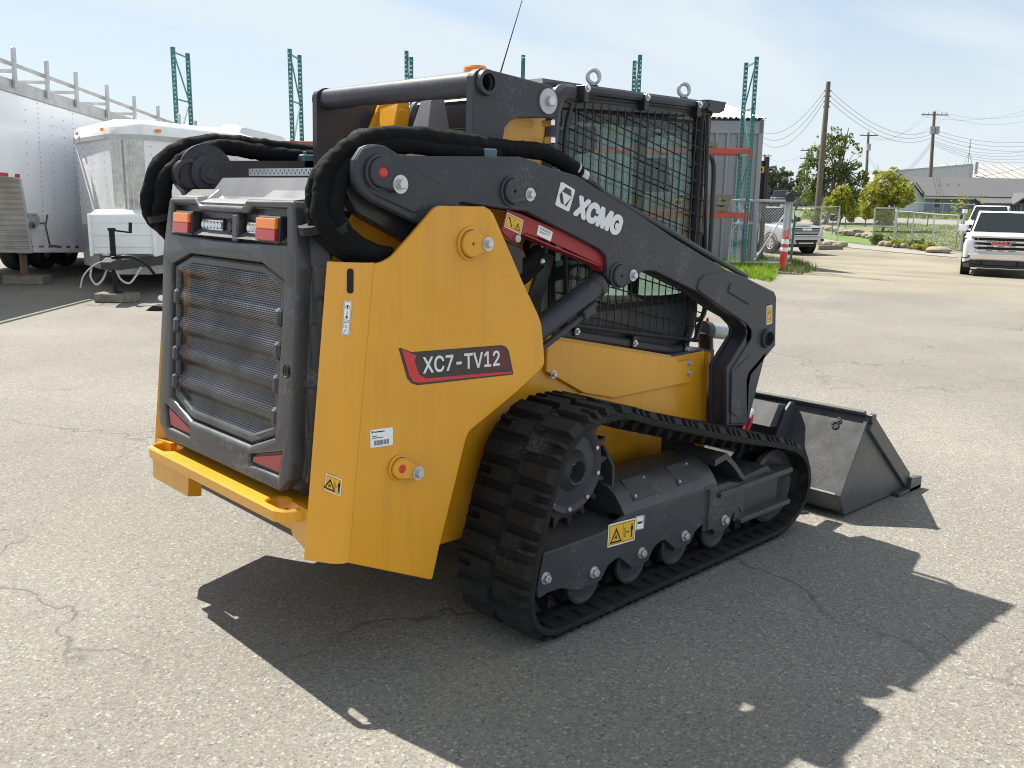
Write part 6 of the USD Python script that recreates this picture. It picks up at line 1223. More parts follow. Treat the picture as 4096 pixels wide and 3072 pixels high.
for z0, z1 in ((.48, .60), (.66, .78)): Bo.part('band', sweep([bl_(z0), bl_(z1)], [.0895, .0860], 18), M['white'], parent=bs_)
Bo.part('handle', sweep([bl_(.82)-rx*.035, bl_(.99)-rx*.035, bl_(1.02), bl_(.99)+rx*.035, bl_(.82)+rx*.035], .018, 8), M['boll'], parent=bs_)
def fence(name, label, pts_uv, top_uv, dep, mat, link=True, rail=True, group=None):
    """posts at the pixels' ground columns, all at the given depths; returns Thing"""
    ps = [deep(u, 800, d) for u, d in zip(pts_uv, dep)]
    for p in ps: p[2] = float(gz(p[0]))
    T = Thing(name, label, 'fence', tuple(ps[0])); tops = [deep(u, v, d)[2] for (u, v), d in zip(top_uv, dep)]
    for p, t in zip(ps, tops): T.part('post', cyl(p, zz(p, t+.03), .034, 8), mat)
    for (p, q), (s, t) in zip(zip(ps[:-1], ps[1:]), zip(tops[:-1], tops[1:])):
        if rail: T.part('top_rail', cyl(zz(p, s), zz(q, t), .024, 8), mat)
        if link:
            hgt = min(s-p[2], t-q[2])-.06; T.part('chain_link', chain_link(p, q, hgt, sp=.085, r=.0013), M['link'], kind='stuff')
    return T
fence('chain_link_fence', 'chain link fence running behind the silver pickup', (3172, 3290, 3362), ((3172, 828), (3290, 829), (3366, 826)), (46, 47, 47), M['gpost'])
fence('chain_link_fence', 'chain link fence along the grass verge left of the white pickup', (3590, 3662, 3745, 3842), ((3590, 845), (3665, 849), (3751, 857), (3850, 862)), (48, 46.5, 44.5, 42), M['gpost'])
gpo = ground_at(3488, 972); gq = deep(3578, 970, np.dot(gpo-CAM, CF)); gq[2] = float(gz(gq[0])); dgp = np.dot(gpo-CAM, CF)
Wg = Thing('walk_gate', 'open galvanised frame of a walk gate on the lawn', 'gate', tuple(gpo)); zt_ = deep(3500, 832, dgp)[2]; zm_ = deep(3490, 905, dgp)[2]
Wg.part('frame', cat(*[cyl(a, b, .034, 8) for a, b in ((gpo, zz(gpo, zt_)), (gq, zz(gq, zt_)), (zz(gpo, zt_), zz(gq, zt_)), (zz(gpo, zm_), zz(gq, zm_)))]), M['gpost']); Wg.part('chain_link', chain_link(gpo, gq, zt_-zm_, sp=.085, r=.0013, z0=zm_-gpo[2]), M['link'], kind='stuff')
ts = ground_at(3842, 1005); Tp = Thing('corner_post', 'tall fence corner post with a white cap beside the white pickup', 'post', tuple(ts)); dts = np.dot(ts-CAM, CF); tpp = Tp.part('post', cyl(ts, zz(ts, deep(3850, 850, dts)[2]), .06, 12), M['gpost']); Tp.part('cap', cyl(zz(ts, deep(3850, 852, dts)[2]), zz(ts, deep(3850, 836, dts)[2]), .10, 12), M['white'], parent=tpp)
fence('wire_fence', 'green post fence on the far side of the verge', (3320, 3390, 3470, 3550, 3640, 3720), ((3320, 868), (3390, 862), (3470, 858), (3550, 852), (3640, 856), (3720, 860)), (58, 58, 58, 58, 58, 58), M['fgreen'], link=False)
fence('yard_fence', 'tall chain link fence in front of the blue house', (3600, 3690, 3775, 3825, 3900), ((3600, 812), (3690, 812), (3775, 814), (3825, 815), (3900, 818)), (80, 79, 78, 77, 76), M['gpost'], link=False)
q = deep(3335, 858, 52); q[2] = float(gz(q[0])); Sg = Thing('fence_sign', 'small black notice board on a post behind the fence', 'sign', tuple(q)); s_p = Sg.part('post', cyl(q, zz(q, deep(3335, 862, 52)[2]), .03, 8), M['fgreen']); Sg.part('board', obox(zz(q-rx*.20-fx*.05, deep(3335, 884, 52)[2]), rx*.40, fx*.03, ez_*(24/F*52)), M['capb'], parent=s_p)

# ------------------------------------------------------------------ lawn, verge, road, path, rocks
def foliage_mat(name, c0, c1, tr=.45):
    return MAT(name, {'o': ('geometry', {}), 'n': ('noise_texture', {'type': 'fBM', 'scale': 2.2, 'detail': 3.0}), 'r': ('rgb_ramp', {'ramp': [(.3, c0), (.7, c1)]}), 'd': ('principled_bsdf', {'roughness': .6, 'specular_ior_level': .25}), 't': ('translucent_bsdf', {}), 'm': ('mix_closure', {'fac': tr})},
               [('o.position', 'n.vector'), ('n.fac', 'r.fac'), ('r.color', 'd.base_color'), ('r.color', 't.color'), ('d.BSDF', 'm.closure1'), ('t.BSDF', 'm.closure2')], surface='m.closure')
M['grass'] = foliage_mat('grass_bright', (.13, .24, .018), (.26, .36, .03)); M['grassd'] = foliage_mat('grass_dark', (.09, .14, .03), (.19, .22, .075)); M['lawn'] = paint('lawn', (.105, .165, .035), .9, .3, scale=8); M['verge'] = paint('verge_grass', (.17, .185, .085), .9, .35, scale=3.0); M['path'] = paint('concrete_path', (.25, .235, .205), .8, .08); M['road'] = paint('far_road', (.22, .205, .185), .9, .08); M['rock'] = paint('field_stone', (.27, .225, .17), .85, .35, scale=5, bump=.5, bscale=25)
def sheet(name, uv, mat, label, lift=.01, kind='structure', n=14):
    c = [ground_at(u, v)[:2] for u, v in uv]; poly = Polygon(c); cs_ = []
    x0, y0, x1, y1 = poly.bounds; st = max((x1-x0), (y1-y0))/n; gx = np.arange(x0, x1+st, st); out = []
    for a in gx:
        s_ = poly.intersection(sbox(a, y0-1, a+st, y1+1))
        for g in getattr(s_, 'geoms', [s_]):
            if g.geom_type == 'Polygon' and g.area > 1e-6:
                v, f = trimesh.creation.triangulate_polygon(g, engine='earcut'); v = np.asarray(v); out.append(trimesh.Trimesh(np.column_stack([v, gz(v[:, 0])+lift]), f, process=False))
    k = cat(*out); fl = k.face_normals[:, 2] < 0; k.faces[fl] = k.faces[fl][:, ::-1]; return one(name, k, mat, label, kind=kind, smooth=True)
sheet('road', [(3280, 872), (3500, 868), (3800, 882), (4300, 905), (4300, 925), (3900, 902), (3600, 893), (3280, 893)], M['road'], 'pale grey road running behind the grass verge', .012)
sheet('verge', [(3270, 894), (3600, 894), (3900, 903), (4300, 926), (4300, 1012), (3850, 1012), (3630, 985), (3470, 952), (3280, 915)], M['verge'], 'rough grass verge between the fence and the road', .008)
sheet('far_grass', [(3150, 836), (3500, 838), (3800, 850), (4300, 866), (4300, 904), (3800, 881), (3500, 867), (3150, 871)], M['lawn'], 'grass bank on the far side of the road', .008)
sheet('lawn', [(3270, 930), (3380, 930), (3490, 955), (3500, 985), (3400, 972), (3270, 950)], M['lawn'], 'narrow strip of mown lawn behind the silver pickup', .014)
sheet('path', [(3270, 952), (3400, 974), (3520, 990), (3640, 1000), (3830, 1022), (3830, 1032), (3600, 1012), (3400, 992), (3270, 962)], M['path'], 'pale concrete path along the edge of the gravel', .02)
def rock(name, u, v, w, h, lab, grp=None, seed=0):
    p = ground_at(u, v); s = trimesh.creation.icosphere(subdivisions=2); d = s.vertices*(1+.45*(meshkit.fbm(s.vertices*1.6+seed*9.7, 3, seed)[:, None]-.5)); e = d[:, :1]*rx*w/2+d[:, 1:2]*fx*w*.4+d[:, 2:3]*ez_*h/2; k = trimesh.Trimesh(p+e+ez_*h*.35, s.faces, process=False); one(name, k, M['rock'], lab, 'rock', grp, smooth=30)
rr = np.random.default_rng(3)
for k in range(26):
    t = k/25; rock('rock', 3292+t*195+rr.uniform(-3, 3), 914+t*38+rr.uniform(-2, 2)+(6 if k % 3 == 0 else 0), rr.uniform(.35, .65), rr.uniform(.22, .36), 'rounded tan field stone in the edging above the lawn', 'field stones edging the lawn', k)
for k in range(14):
    t = k/13; rock('rock', 3282+t*90+rr.uniform(-3, 3), 978+t*12+rr.uniform(-5, 5), rr.uniform(.28, .50), rr.uniform(.2, .32), 'grey tan stone in the heap right of the silver pickup', 'stones heaped by the silver pickup', 40+k)
for k in range(12):
    t = k/11; rock('rock', 3500+t*150+rr.uniform(-5, 5), 978+t*18+rr.uniform(-4, 4), rr.uniform(.3, .5), rr.uniform(.2, .32), 'pale stone among the low plants below the fence', 'stones among the low plants', 60+k)
rock('rock', 3755, 1012, 1.15, .34, 'large flat brown boulder on the path left of the white pickup', None, 91)
kb = [ground_at(3275, 1000), ground_at(3372, 998)]; one('timber_kerb', obox(kb[0], (kb[1]-kb[0])*np.array([1, 1, 0])+ez_*(kb[1][2]-kb[0][2]), fx*.2, ez_*.2, .01), M['wood'], 'low timber kerb edging the gravel right of the silver pickup', 'kerb', smooth=False)

def blades(n_, area, hmin, hmax, w, seed, lean=.5):
    g = np.random.default_rng(seed); poly = Polygon(area); x0, y0, x1, y1 = poly.bounds; vs, fs = [], []
    import shapely
    pts_ = np.column_stack([g.uniform(x0, x1, n_*3), g.uniform(y0, y1, n_*3)]); pts_ = pts_[shapely.contains_xy(poly, pts_[:, 0], pts_[:, 1])][:n_]
    cl_ = meshkit.noise(np.column_stack([pts_*1.8, np.zeros(len(pts_))]), seed)
    for (x, y), c in zip(pts_, cl_):
        h = g.uniform(hmin, hmax)*(.45+1.0*c); a = g.uniform(0, 6.283); d = np.array([math.cos(a), math.sin(a), 0]); s = np.array([-d[1], d[0], 0])*w*g.uniform(.6, 1.3); b = np.array([x, y, float(_gzl(x))]); l = d*h*lean*g.uniform(.2, 1.2); i = len(vs)
        vs += [b-s, b+s, b+l*.35+ez_*h*.6-s*.7, b+l*.35+ez_*h*.6+s*.7, b+l+ez_*h]; fs += [(i, i+1, i+3), (i, i+3, i+2), (i+2, i+3, i+4)]
    return trimesh.Trimesh(np.array(vs), np.array(fs), process=False)
_lx = np.linspace(-20, 130, 1501); _lz = gz(_lx); _gzl = lambda x: np.interp(x, _lx, _lz)
gu = lambda *uv: [tuple(ground_at(u, v)[:2]) for u, v in uv]
one('grass', cat(blades(9000, gu((2820, 1060), (2960, 1052), (3095, 1066), (3108, 1085), (3104, 1112), (3080, 1130), (3020, 1118), (2900, 1100)), .05, .20, .014, 5, 1.1)), M['grass'], 'bright green tuft of grass at the foot of the gate', 'grass', kind='stuff')
one('grass', cat(blades(5000, gu((2940, 1038), (3060, 1036), (3200, 1052), (3265, 1085), (3200, 1100), (3120, 1085), (2950, 1056)), .07, .28, .010, 6, .8)), M['grassd'], 'darker grass behind the gate and the bollard', 'grass', kind='stuff')
one('grass', cat(blades(9000, gu((3500, 890), (3860, 906), (3860, 1010), (3640, 985), (3490, 952)), .03, .10, .020, 8, 1.2)), M['grassd'], 'long rough grass on the verge behind the fence', 'grass', kind='stuff')
one('grass', cat(blades(5000, gu((3380, 842), (3900, 852), (3900, 880), (3380, 868)), .1, .28, .05, 9, 1.0)), M['grassd'], 'long grass on the bank beyond the road', 'grass', kind='stuff')

# ------------------------------------------------------------------ trees and shrubs
M['bark'] = paint('bark', (.14, .12, .10), .9, .3, scale=8); M['barkd'] = paint('pole_wood', (.105, .085, .07), .85, .25, scale=6)
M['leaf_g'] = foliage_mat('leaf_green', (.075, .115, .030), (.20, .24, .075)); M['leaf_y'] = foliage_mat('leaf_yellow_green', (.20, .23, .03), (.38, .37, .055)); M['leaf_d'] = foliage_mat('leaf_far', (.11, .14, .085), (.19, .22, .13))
def crown(centres, n_, leaf, seed):
    """leaf quads scattered in overlapping ellipsoid clumps: centres (x,y,z,rx,rz)"""
    g = np.random.default_rng(seed); c = np.asarray(centres, float); vol = c[:, 3]**2*c[:, 4]; pick = g.choice(len(c), n_, p=vol/vol.sum()); d = g.normal(size=(n_, 3)); d /= np.linalg.norm(d, axis=1, keepdims=True); rad = g.uniform(.25, 1, n_)**.45
    p = c[pick, :3]+d*rad[:, None]*np.column_stack([c[pick, 3], c[pick, 3], c[pick, 4]]); keep = meshkit.fbm(p*1.3, 3, seed) > .485; p = p[keep]; m_ = len(p)
    u = g.normal(size=(m_, 3)); u /= np.linalg.norm(u, axis=1, keepdims=True); w = np.cross(u, g.normal(size=(m_, 3))); w /= np.linalg.norm(w, axis=1, keepdims=True); s = leaf*g.uniform(.6, 1.4, (m_, 1))
    v = np.stack([p-u*s, p+w*s*.55, p+u*s, p-w*s*.55], 1).reshape(-1, 3); i = np.arange(m_)*4; return quads(v, np.stack([i, i+1, i+2, i+3], 1))
def tree(name, label, u, v, dep, outline, leaf, nl, mat, seed, trunk=.12, group=None, cat_='tree', clump=1.0):
    """outline: clump centres (u, v, radius px)"""
    b = deep(u, v, dep); b[2] = float(gz(b[0])); g = np.random.default_rng(seed); T = Thing(name, label, cat_, tuple(b), group); cs_ = []
    for cu, cv, cr in outline:
        r_ = cr/F*dep; q = deep(cu, cv, dep)+fx*g.uniform(-.6, .6)*r_*1.2; cs_.append((*q, r_, r_))
        for _ in range(5): d = g.normal(size=3); d /= np.linalg.norm(d); cs_.append((*(q+d*r_*.8), r_*.42, r_*.42))
    tops = sorted(cs_, key=lambda c: -c[2])[:1]; top = np.array(tops[0][:3]); mid = (b+top)/2+rx*.2
    ms = [sweep(smooth_path([b, b*.6+mid*.4+rx*.05, mid, top], 5), np.linspace(trunk, trunk*.15, 16), 8)]
    for c in cs_[::3]:
        s = b+(top-b)*g.uniform(.2, .6); s = s+rx*.0; e = np.array(c[:3]); ms.append(sweep(smooth_path([s, (s+e)/2+ez_*.1, e], 4), np.linspace(trunk*.35, trunk*.08, 9), 5))
    T.part('trunk', cat(*ms), M['bark']); T.part('crown', crown(cs_, nl, leaf, seed), M[mat], smooth=False, kind='stuff'); return T
tree('leafy_tree', 'tall loose-crowned green tree behind the tall bare utility pole', 3300, 905, 62, [(3335, 530, 30), (3385, 535, 28), (3300, 570, 42), (3370, 590, 50), (3260, 620, 40), (3320, 640, 60), (3420, 610, 34), (3250, 690, 55), (3340, 710, 75), (3415, 690, 50), (3215, 770, 50), (3290, 790, 75), (3380, 790, 70), (3440, 720, 30), (3200, 820, 36), (3260, 850, 40), (3420, 790, 40)], .11, 11000, 'leaf_g', 21, .16)
tree('young_tree', 'small yellow-green tree left of the sign board behind the fence', 3345, 905, 52, [(3360, 790, 40), (3325, 820, 36), (3395, 830, 38), (3370, 760, 26), (3350, 850, 30), (3400, 860, 24)], .10, 3000, 'leaf_y', 22, .06)
tree('young_tree', 'broad yellow-green tree in front of the blue house', 3530, 905, 54, [(3545, 740, 55), (3500, 790, 60), (3585, 770, 55), (3470, 840, 42), (3540, 840, 60), (3610, 790, 40), (3570, 700, 30), (3620, 730, 22), (3530, 880, 30)], .11, 5600, 'leaf_y', 23, .08)
tree('sapling', 'thin green sapling standing up behind the yellow-green trees', 3500, 900, 64, [(3508, 660, 14), (3503, 700, 18), (3500, 750, 24), (3490, 790, 26)], .13, 900, 'leaf_g', 24, .05)
for k, (u, tp_, r_) in enumerate(((3078, 665, 15), (3100, 655, 19), (3135, 660, 20), (3162, 680, 17), (3195, 684, 15), (3062, 680, 14), (3218, 700, 15))):
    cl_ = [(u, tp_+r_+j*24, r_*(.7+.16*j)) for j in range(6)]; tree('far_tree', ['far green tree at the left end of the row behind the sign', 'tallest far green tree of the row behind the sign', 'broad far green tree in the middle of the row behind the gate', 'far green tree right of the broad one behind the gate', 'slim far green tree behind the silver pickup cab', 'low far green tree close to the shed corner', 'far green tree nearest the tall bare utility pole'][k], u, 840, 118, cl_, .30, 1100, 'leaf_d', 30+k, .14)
def shrub(u, v, dep, h, w, mat, seed, lab):
    b = deep(u, v, dep); b[2] = float(gz(b[0])); g = np.random.default_rng(seed); T = Thing('shrub', lab, 'shrub', tuple(b)); cs_ = [(*(b+rx*g.uniform(-.5, .5)*w+fx*g.uniform(-.4, .4)*w+ez_*h*g.uniform(.3, .7)), w*.3, h*.35) for _ in range(7)]
    T.part('stems', cat(*[sweep(smooth_path([b, b*.5+np.array(c[:3])*.5, np.array(c[:3])], 3), .012, 5) for c in cs_]), M['bark']); T.part('foliage', crown(cs_, 700, .07, seed), M[mat], smooth=False, kind='stuff')
for k, (u, v, d, h, w, mt, lab) in enumerate(((3520, 975, 46, .6, .8, 'leaf_g', 'low green shrub inside the walk gate frame'), (3600, 985, 44, .4, .8, 'leaf_y', 'low bushy plant right of the walk gate'), (3650, 990, 43, .5, .8, 'leaf_g', 'green low plant left of the flat boulder'), (3695, 995, 42, .4, .7, 'leaf_y', 'yellow-green low plant beside the flat boulder'), (3882, 900, 56, 2.0, 1.5, 'leaf_y', 'upright yellow-green shrub behind the white pickup mirror'), (3272, 915, 60, 1.1, 2.2, 'leaf_g', 'dark bush at the foot of the tall bare utility pole'))): shrub(u, v, d, h, w, mt, 70+k, lab)
# ------------------------------------------------------------------ utility poles and wires
M['wire'] = paint('power_cable', (.05, .05, .055), .6, .1); M['insul'] = paint('insulator', (.25, .24, .24), .3, .1); M['tank'] = paint('transformer_grey', (.30, .32, .33), .5, .1)
def upole(lab, ub, ut, vt, dep, r=.15, arms=(), extra=None):
    t = deep(ut, vt, dep); b = t.copy(); b[2] = float(gz(b[0])); bb_ = deep(ub, 860, dep); b[:2] = bb_[:2]; T = Thing('utility_pole', lab, 'utility pole', tuple(b)); t2 = np.array([t[0], t[1], t[2]])
    pp = T.part('pole', sweep([b, b*.5+t2*.5, t2], [r*1.25, r*1.1, r*.85], 12), M['barkd'])
    for va, w, n_ in arms:
        f = (va-vt)/(860-vt); c = t2+(b-t2)*f*1.0; c[2] = deep(ut, va, dep)[2]; ar = T.part('cross_arm', obox(c-rx*w/2-fx*.2, rx*w, fx*.10, ez_*.11), M['barkd'], smooth=False)
        for k in range(n_): q = c-rx*w/2+rx*w*(k+.5)/n_-fx*.15+ez_*.11; T.part('insulator', lathe([(.03, 0), (.03, .08), (.055, .09), (.05, .14), (.03, .20), (0, .21)], q, q+ez_, 8), M['insul'], parent=ar)
    return T, t2
P1, t1 = upole('tall bare wooden utility pole leaning beside the leafy tree', 3268, 3314, 328, 60, .165)
for k in range(4): 
    for s in (-1, 1): q = t1-ez_*(.55+.33*k)+rx*s*.18; P1.part('insulator', lathe([(.05, 0), (.07, .05), (.05, .10), (0, .11)], q-ez_*.05, q+ez_, 8), M['insul'])
P2, t2_ = upole('wooden utility pole with a wide cross arm and a transformer box above the blue house', 3711, 3738, 447, 100, .17, arms=((462, 2.9, 6),))
q = deep(3728, 520, 100)-fx*.45; P2.part('transformer', cat(cyl(q-ez_*.45-rx*.15, q+ez_*.35-rx*.15, .26, 14), cyl(q-ez_*.45+rx*.35, q+ez_*.35+rx*.35, .26, 14)), M['tank'])
P3, t3 = upole('utility pole with one short cross arm and a grey transformer right of the leafy tree', 3456, 3474, 530, 112, .15, arms=((544, 2.2, 3),))
q = deep(3471, 590, 112)-fx*.35; P3.part('transformer', cyl(q-ez_*.40, q+ez_*.42, .24, 14), M['tank'])
P4, t4 = upole('utility pole with two cross arms half hidden behind the leafy tree', 3218, 3236, 595, 112, .14, arms=((604, 2.1, 4), (636, 2.1, 2)))
P5, t5 = upole('far utility pole whose cross arm shows above the sign', 3052, 3059, 618, 130, .13, arms=((625, 1.9, 2),))
def wire(a, b, sag, lab, r=.012, n=18, grp=None):
    t = np.linspace(0, 1, n)[:, None]; p = a+(b-a)*t-ez_*sag*4*t*(1-t); one('power_line', sweep(p, r, 4), M['wire'], lab, 'power line', grp)
lab1 = 'power line from the tall bare pole towards the pole with the wide cross arm'
eR = [deep(4180, 560+k*18, 92) for k in range(3)]
for k in range(3):
    z = ez_*(.55+.33*k); a = t1-z+rx*.2; m_ = deep(3735, 518+9*k+k*6, 99)
    wire(a, m_, 1.4, lab1, .015, grp='three cables right of the tall bare pole'); wire(m_, eR[k], .7, 'power line leaving the wide cross arm pole to the right edge, middle bundle', .015, grp='three cables in the middle bundle at the right')
    wire(a-rx*.4, deep(3030, 520+k*14, 75), 1.2+.25*k, 'power line from the tall bare pole down to behind the shed', .015, grp='three cables left of the tall bare pole')
for k, (u, v) in enumerate(((3690, 466), (3738, 440), (3786, 466))):
    wire(deep(u, v, 100), deep(4180, 415+22*k, 112), 1.0, 'thin high line from the wide cross arm to the right edge', .009, grp='thin high lines at the right edge'); wire(deep(u, v, 100), deep(3462+8*k, 545, 112), 1.3, 'thin line between the wide cross arm and the short cross arm pole', .009, grp='thin lines between the two cross arm poles')
for k in range(4):
    a = deep(3728, 558+6*k, 100); wire(a, deep(3462, 600+6*k, 112), 3.2, 'slack cable hanging between the two cross arm poles', .012, grp='slack cables between the two cross arm poles'); wire(a, deep(4180, 590+16*k, 95), 1.0, 'cable dropping from the transformer pole to the right edge', .012, grp='cables right of the transformer pole')
wire(deep(3465, 548, 112), deep(3236, 606, 112), 1.0, 'line from the short cross arm pole to the pole behind the tree', .010); wire(deep(3236, 606, 112), deep(3059, 626, 130), .9, 'line from the pole behind the tree to the pole above the sign', .010)
wire(deep(3490, 694, 90), deep(4180, 645, 90), 1.1, 'single low cable crossing in front of the metal hall', .016)

# ------------------------------------------------------------------ house and metal hall
M['siding'] = paint('blue_grey_siding', (.22, .25, .33), .6, .04, scale=.8); M['gable'] = paint('white_gable_siding', (.60, .62, .65), .6, .04); M['shing'] = paint('grey_shingles', (.105, .105, .11), .9, .15, scale=5); M['trimc'] = paint('cream_trim', (.50, .44, .36), .6, .05); M['win'] = MAT('window_glass', {'p': ('principled_bsdf', {'base_color': (.035, .04, .045), 'roughness': .06})}, []); M['sidd'] = paint('porch_grey', (.20, .20, .21), .7, .06)
DH = 84.0
hp_ = lambda u, v, d=DH: deep(u, v, d)
h0 = hp_(3696, 845); h0[2] = float(gz(h0[0])); 
Hs = Thing('house', 'long low blue grey house with a grey shingle roof and a porch', 'house', tuple(h0))
zE_, zRg = hp_(3696, 784)[2], hp_(3696, 735)[2]+.55; hl_ = 13.5; hd_ = 7.5; g0 = h0-ez_*1.0
W_ = lambda s, t, z: np.array([*(h0+rx*s+fx*t)[:2], z])
bod = hull([W_(s, t, z) for s in (0, hl_) for t in (0, hd_) for z in (h0[2]-.6, zE_)]+[W_(s, hd_/2, zRg-.12) for s in (0, hl_)])
hb_ = Hs.part('wall', bod, M['siding'], smooth=False)
# the gable end is turned towards the camera: a shallow wing
Hs.part('gable_wall', hull([W_(-.03, t, z) for t in (0, hd_) for z in (h0[2]-.6, zE_)]+[W_(-.03, hd_/2, zRg-.12)]+[W_(-.06, t, z) for t in (0, hd_) for z in (h0[2]-.6, zE_)]+[W_(-.06, hd_/2, zRg-.12)]), M['gable'], parent=hb_, smooth=False)
wing = hull([W_(s, t, z) for s in (-2.1, 0) for t in (.4, 3.0) for z in (h0[2]-.6, zE_-.25)]+[W_(-1.05, t, zE_+1.1) for t in (.4, 3.0)]); Hs.part('gable_wing', wing, M['gable'], parent=hb_, smooth=False)
def roofslab(a, b, c, d, th=.14): n_ = np.cross(b-a, d-a); n_ /= np.linalg.norm(n_); n_ = n_ if n_[2] > 0 else -n_; return hull([p+n_*q for p in (a, b, c, d) for q in (0, th)])
rfh = Hs.part('roof', cat(roofslab(W_(-.35, -.5, zE_-.10), W_(hl_+.3, -.5, zE_-.10), W_(hl_+.3, hd_/2, zRg), W_(-.35, hd_/2, zRg)), roofslab(W_(-.35, hd_+.5, zE_-.1), W_(hl_+.3, hd_+.5, zE_-.1), W_(hl_+.3, hd_/2, zRg), W_(-.35, hd_/2, zRg)), roofslab(W_(-2.35, .1, zE_-.35), W_(-2.35, 3.2, zE_-.35), W_(-1.05, 3.2, zE_+1.15), W_(-1.05, .1, zE_+1.15)), roofslab(W_(.3, .1, zE_-.35), W_(.3, 3.2, zE_-.35), W_(-1.05, 3.2, zE_+1.15), W_(-1.05, .1, zE_+1.15))), M['shing'], smooth=False)
Hs.part('fascia', cat(obox(W_(-.35, -.53, zE_-.22), rx*(hl_+.6), fx*.05, ez_*.16), obox(W_(-2.38, .07, zE_-.48), rx*1.33, fx*.05, ez_*1.5*1.0-ez_*1.5+ez_*.16), obox(W_(-2.36, .06, zE_-.46), rx*1.31+ez_*1.5, fx*.05, ez_*.16), obox(W_(-1.05, .06, zE_+1.04), rx*1.31-ez_*1.5, fx*.05, ez_*.16)), M['trimc'], parent=rfh, smooth=False)
for u0, u1, v0, v1 in ((3733, 3756, 790, 830), (3898, 3918, 797, 822), (3954, 3977, 798, 824), (4006, 4034, 799, 826)):
    a = hp_(u0, v1); w = (u1-u0)/F*DH; h = (v1-v0)/F*DH; s0 = np.dot(a-h0, rx); f_ = Hs.part('window', obox(W_(s0-.08, -.04, a[2]-.08), rx*(w+.16), fx*.06, ez_*(h+.16)), M['trimc'], parent=hb_, smooth=False)
    Hs.part('pane', cat(obox(W_(s0, -.055, a[2]), rx*w, fx*.02, ez_*h*.47), obox(W_(s0, -.055, a[2]+h*.53), rx*w, fx*.02, ez_*h*.47)), M['win'], smooth=False)
s0 = np.dot(hp_(3893, 830)-h0, rx); zP = zE_-.15
pr = Hs.part('porch_roof', cat(roofslab(W_(s0-.2, -.45, zP-.05), W_(s0+5.3, -.45, zP-.05), W_(s0+5.3, -2.2, zP-.5), W_(s0-.2, -2.2, zP-.5)), roofslab(W_(s0+2.3, -2.5, zP-.55), W_(s0+2.3, .3, zP-.55), W_(s0+3.75, .3, zP+.45), W_(s0+3.75, -2.5, zP+.45)), roofslab(W_(s0+5.2, -2.5, zP-.55), W_(s0+5.2, .3, zP-.55), W_(s0+3.75, .3, zP+.45), W_(s0+3.75, -2.5, zP+.45))), M['shing'], smooth=False)
for k in range(6): Hs.part('porch_post', obox(W_(s0+.1+k*1.0, -2.15, h0[2]-.5), rx*.12, fx*.12, ez_*(zP-.45-h0[2]+.5)), M['sidd'], smooth=False)
Hs.part('porch_wall', obox(W_(s0, -.06, h0[2]-.5), rx*5.2, fx*.05, ez_*(zE_-h0[2]+.4)), M['sidd'], parent=hb_, smooth=False)
Hs.part('porch_rail', cat(obox(W_(s0, -2.12, h0[2]+.95), rx*5.2, fx*.06, ez_*.06), *[obox(W_(s0+.13*k, -2.11, h0[2]+.1), rx*.03, fx*.03, ez_*.85) for k in range(40)]), M['sidd'], smooth=False)
for u, v in ((3780, 765), (3815, 762), (3860, 765)): q = W_(np.dot(hp_(u, v)-h0, rx), 1.9, zE_+.75); Hs.part('roof_vent', cyl(q, q+ez_*.45, .09, 8), M['tank'], parent=rfh)
DM = 125.0
mp0 = deep(3520, 800, DM); mp0[2] = float(gz(mp0[0])); mwl = (3868-3520)/F*DM
Mh = Thing('metal_hall', 'big pale grey corrugated metal hall with a rust streaked roof behind the blue house', 'hall', tuple(mp0))
V_ = lambda s, t, z: np.array([*(mp0+rx*s+fx*t)[:2], z])
zl, zr_ = deep(3532, 688, DM)[2], deep(3868, 658, DM)[2]; M['hall'] = paint('hall_cladding', (.46, .475, .49), .5, .05); M['hroof'] = paint('hall_roof', (.44, .42, .40), .5, .12, scale=.5); M['streak'] = paint('rust_streak', (.26, .18, .13), .7, .2)
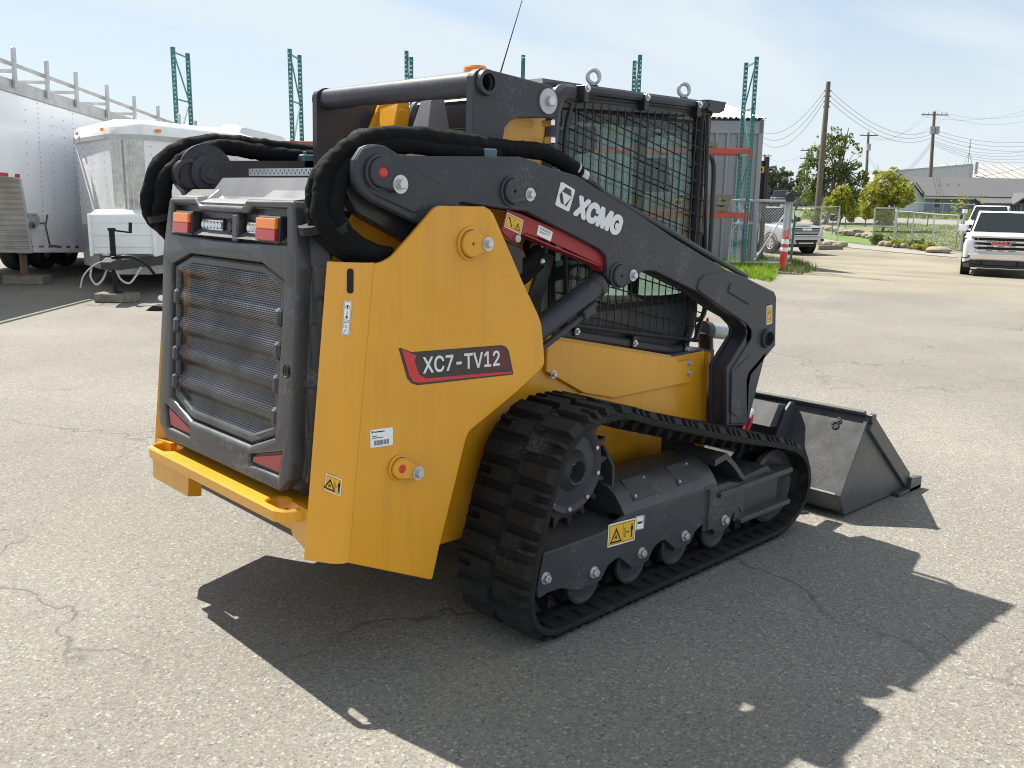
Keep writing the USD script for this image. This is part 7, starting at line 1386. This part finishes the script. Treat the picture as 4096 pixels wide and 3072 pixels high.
hm_ = Mh.part('wall', hull([V_(s, t, z) for s in (0, mwl) for t in (0, 9) for z in (mp0[2]-1,)]+[V_(0, t, zl) for t in (0, 9)]+[V_(mwl, t, zr_) for t in (0, 9)]), M['hall'], smooth=False)
for k in range(46): s = mwl*(k+.5)/46; zt2 = zl+(zr_-zl)*s/mwl; Mh.part('cladding_rib', obox(V_(s-.05, -.05, zt2-2.75), rx*.09, fx*.06, ez_*2.6), M['hall'], parent=hm_, smooth=False)
Mh.part('parapet_trim', cat(obox(V_(-.1, -.08, zl-.12), rx*(mwl+.2)+ez_*(zr_-zl), fx*.1, ez_*.2), obox(V_(mwl-.1, -.08, zr_-2.85), rx*.4, fx*.1, ez_*2.8)), M['tank'], parent=hm_, smooth=False)
Mh.part('wall_lamp', obox(V_(mwl*.62, -.25, zr_-2.4), rx*.4, fx*.2, ez_*.4), M['white'], parent=hm_, smooth=False)
w2_ = 11.0; ze2, zr2 = deep(3880, 730, DM)[2], deep(3880, 676, DM)[2]
Mh.part('side_wall', hull([V_(mwl+s, t, z) for s in (.1, w2_) for t in (.6, 14) for z in (mp0[2]-1, ze2)]), M['hall'], parent=hm_, smooth=False)
r2 = Mh.part('roof', roofslab(V_(mwl, .2, ze2), V_(mwl+w2_, .2, ze2), V_(mwl+w2_, 10, zr2+.8), V_(mwl, 10, zr2+.8)), M['hroof'], smooth=False)
for k in range(16): s = mwl+.4+k*.66; a, b = V_(s, .2, ze2+.16), V_(s, 10, zr2+.96); Mh.part('roof_seam', obox(a, b-a, rx*.10, ez_*.05), M['streak'] if k % 2 else M['hroof'], parent=r2, smooth=False)
Mh.part('side_window', obox(V_(mwl+1.0, .52, ze2-1.0), rx*3.2, fx*.1, ez_*.6), M['win'], parent=hm_, smooth=False)
q = V_(mwl+2.2, 3.0, ze2+1.2); Mh.part('chimney', cyl(q, q+ez_*1.6, .22, 10), M['tank'], parent=r2)
q = V_(mwl+3.6, 8.5, zr2+.6); Mh.part('mast', cat(cyl(q, q+ez_*3.8, .05, 6), *[cyl(q+ez_*2.0, q+rx*d_, .04, 5) for d_ in (-.7, .7)], cyl(q+ez_*2.6, q+ez_*2.9, .16, 8)), M['tank'], parent=r2)
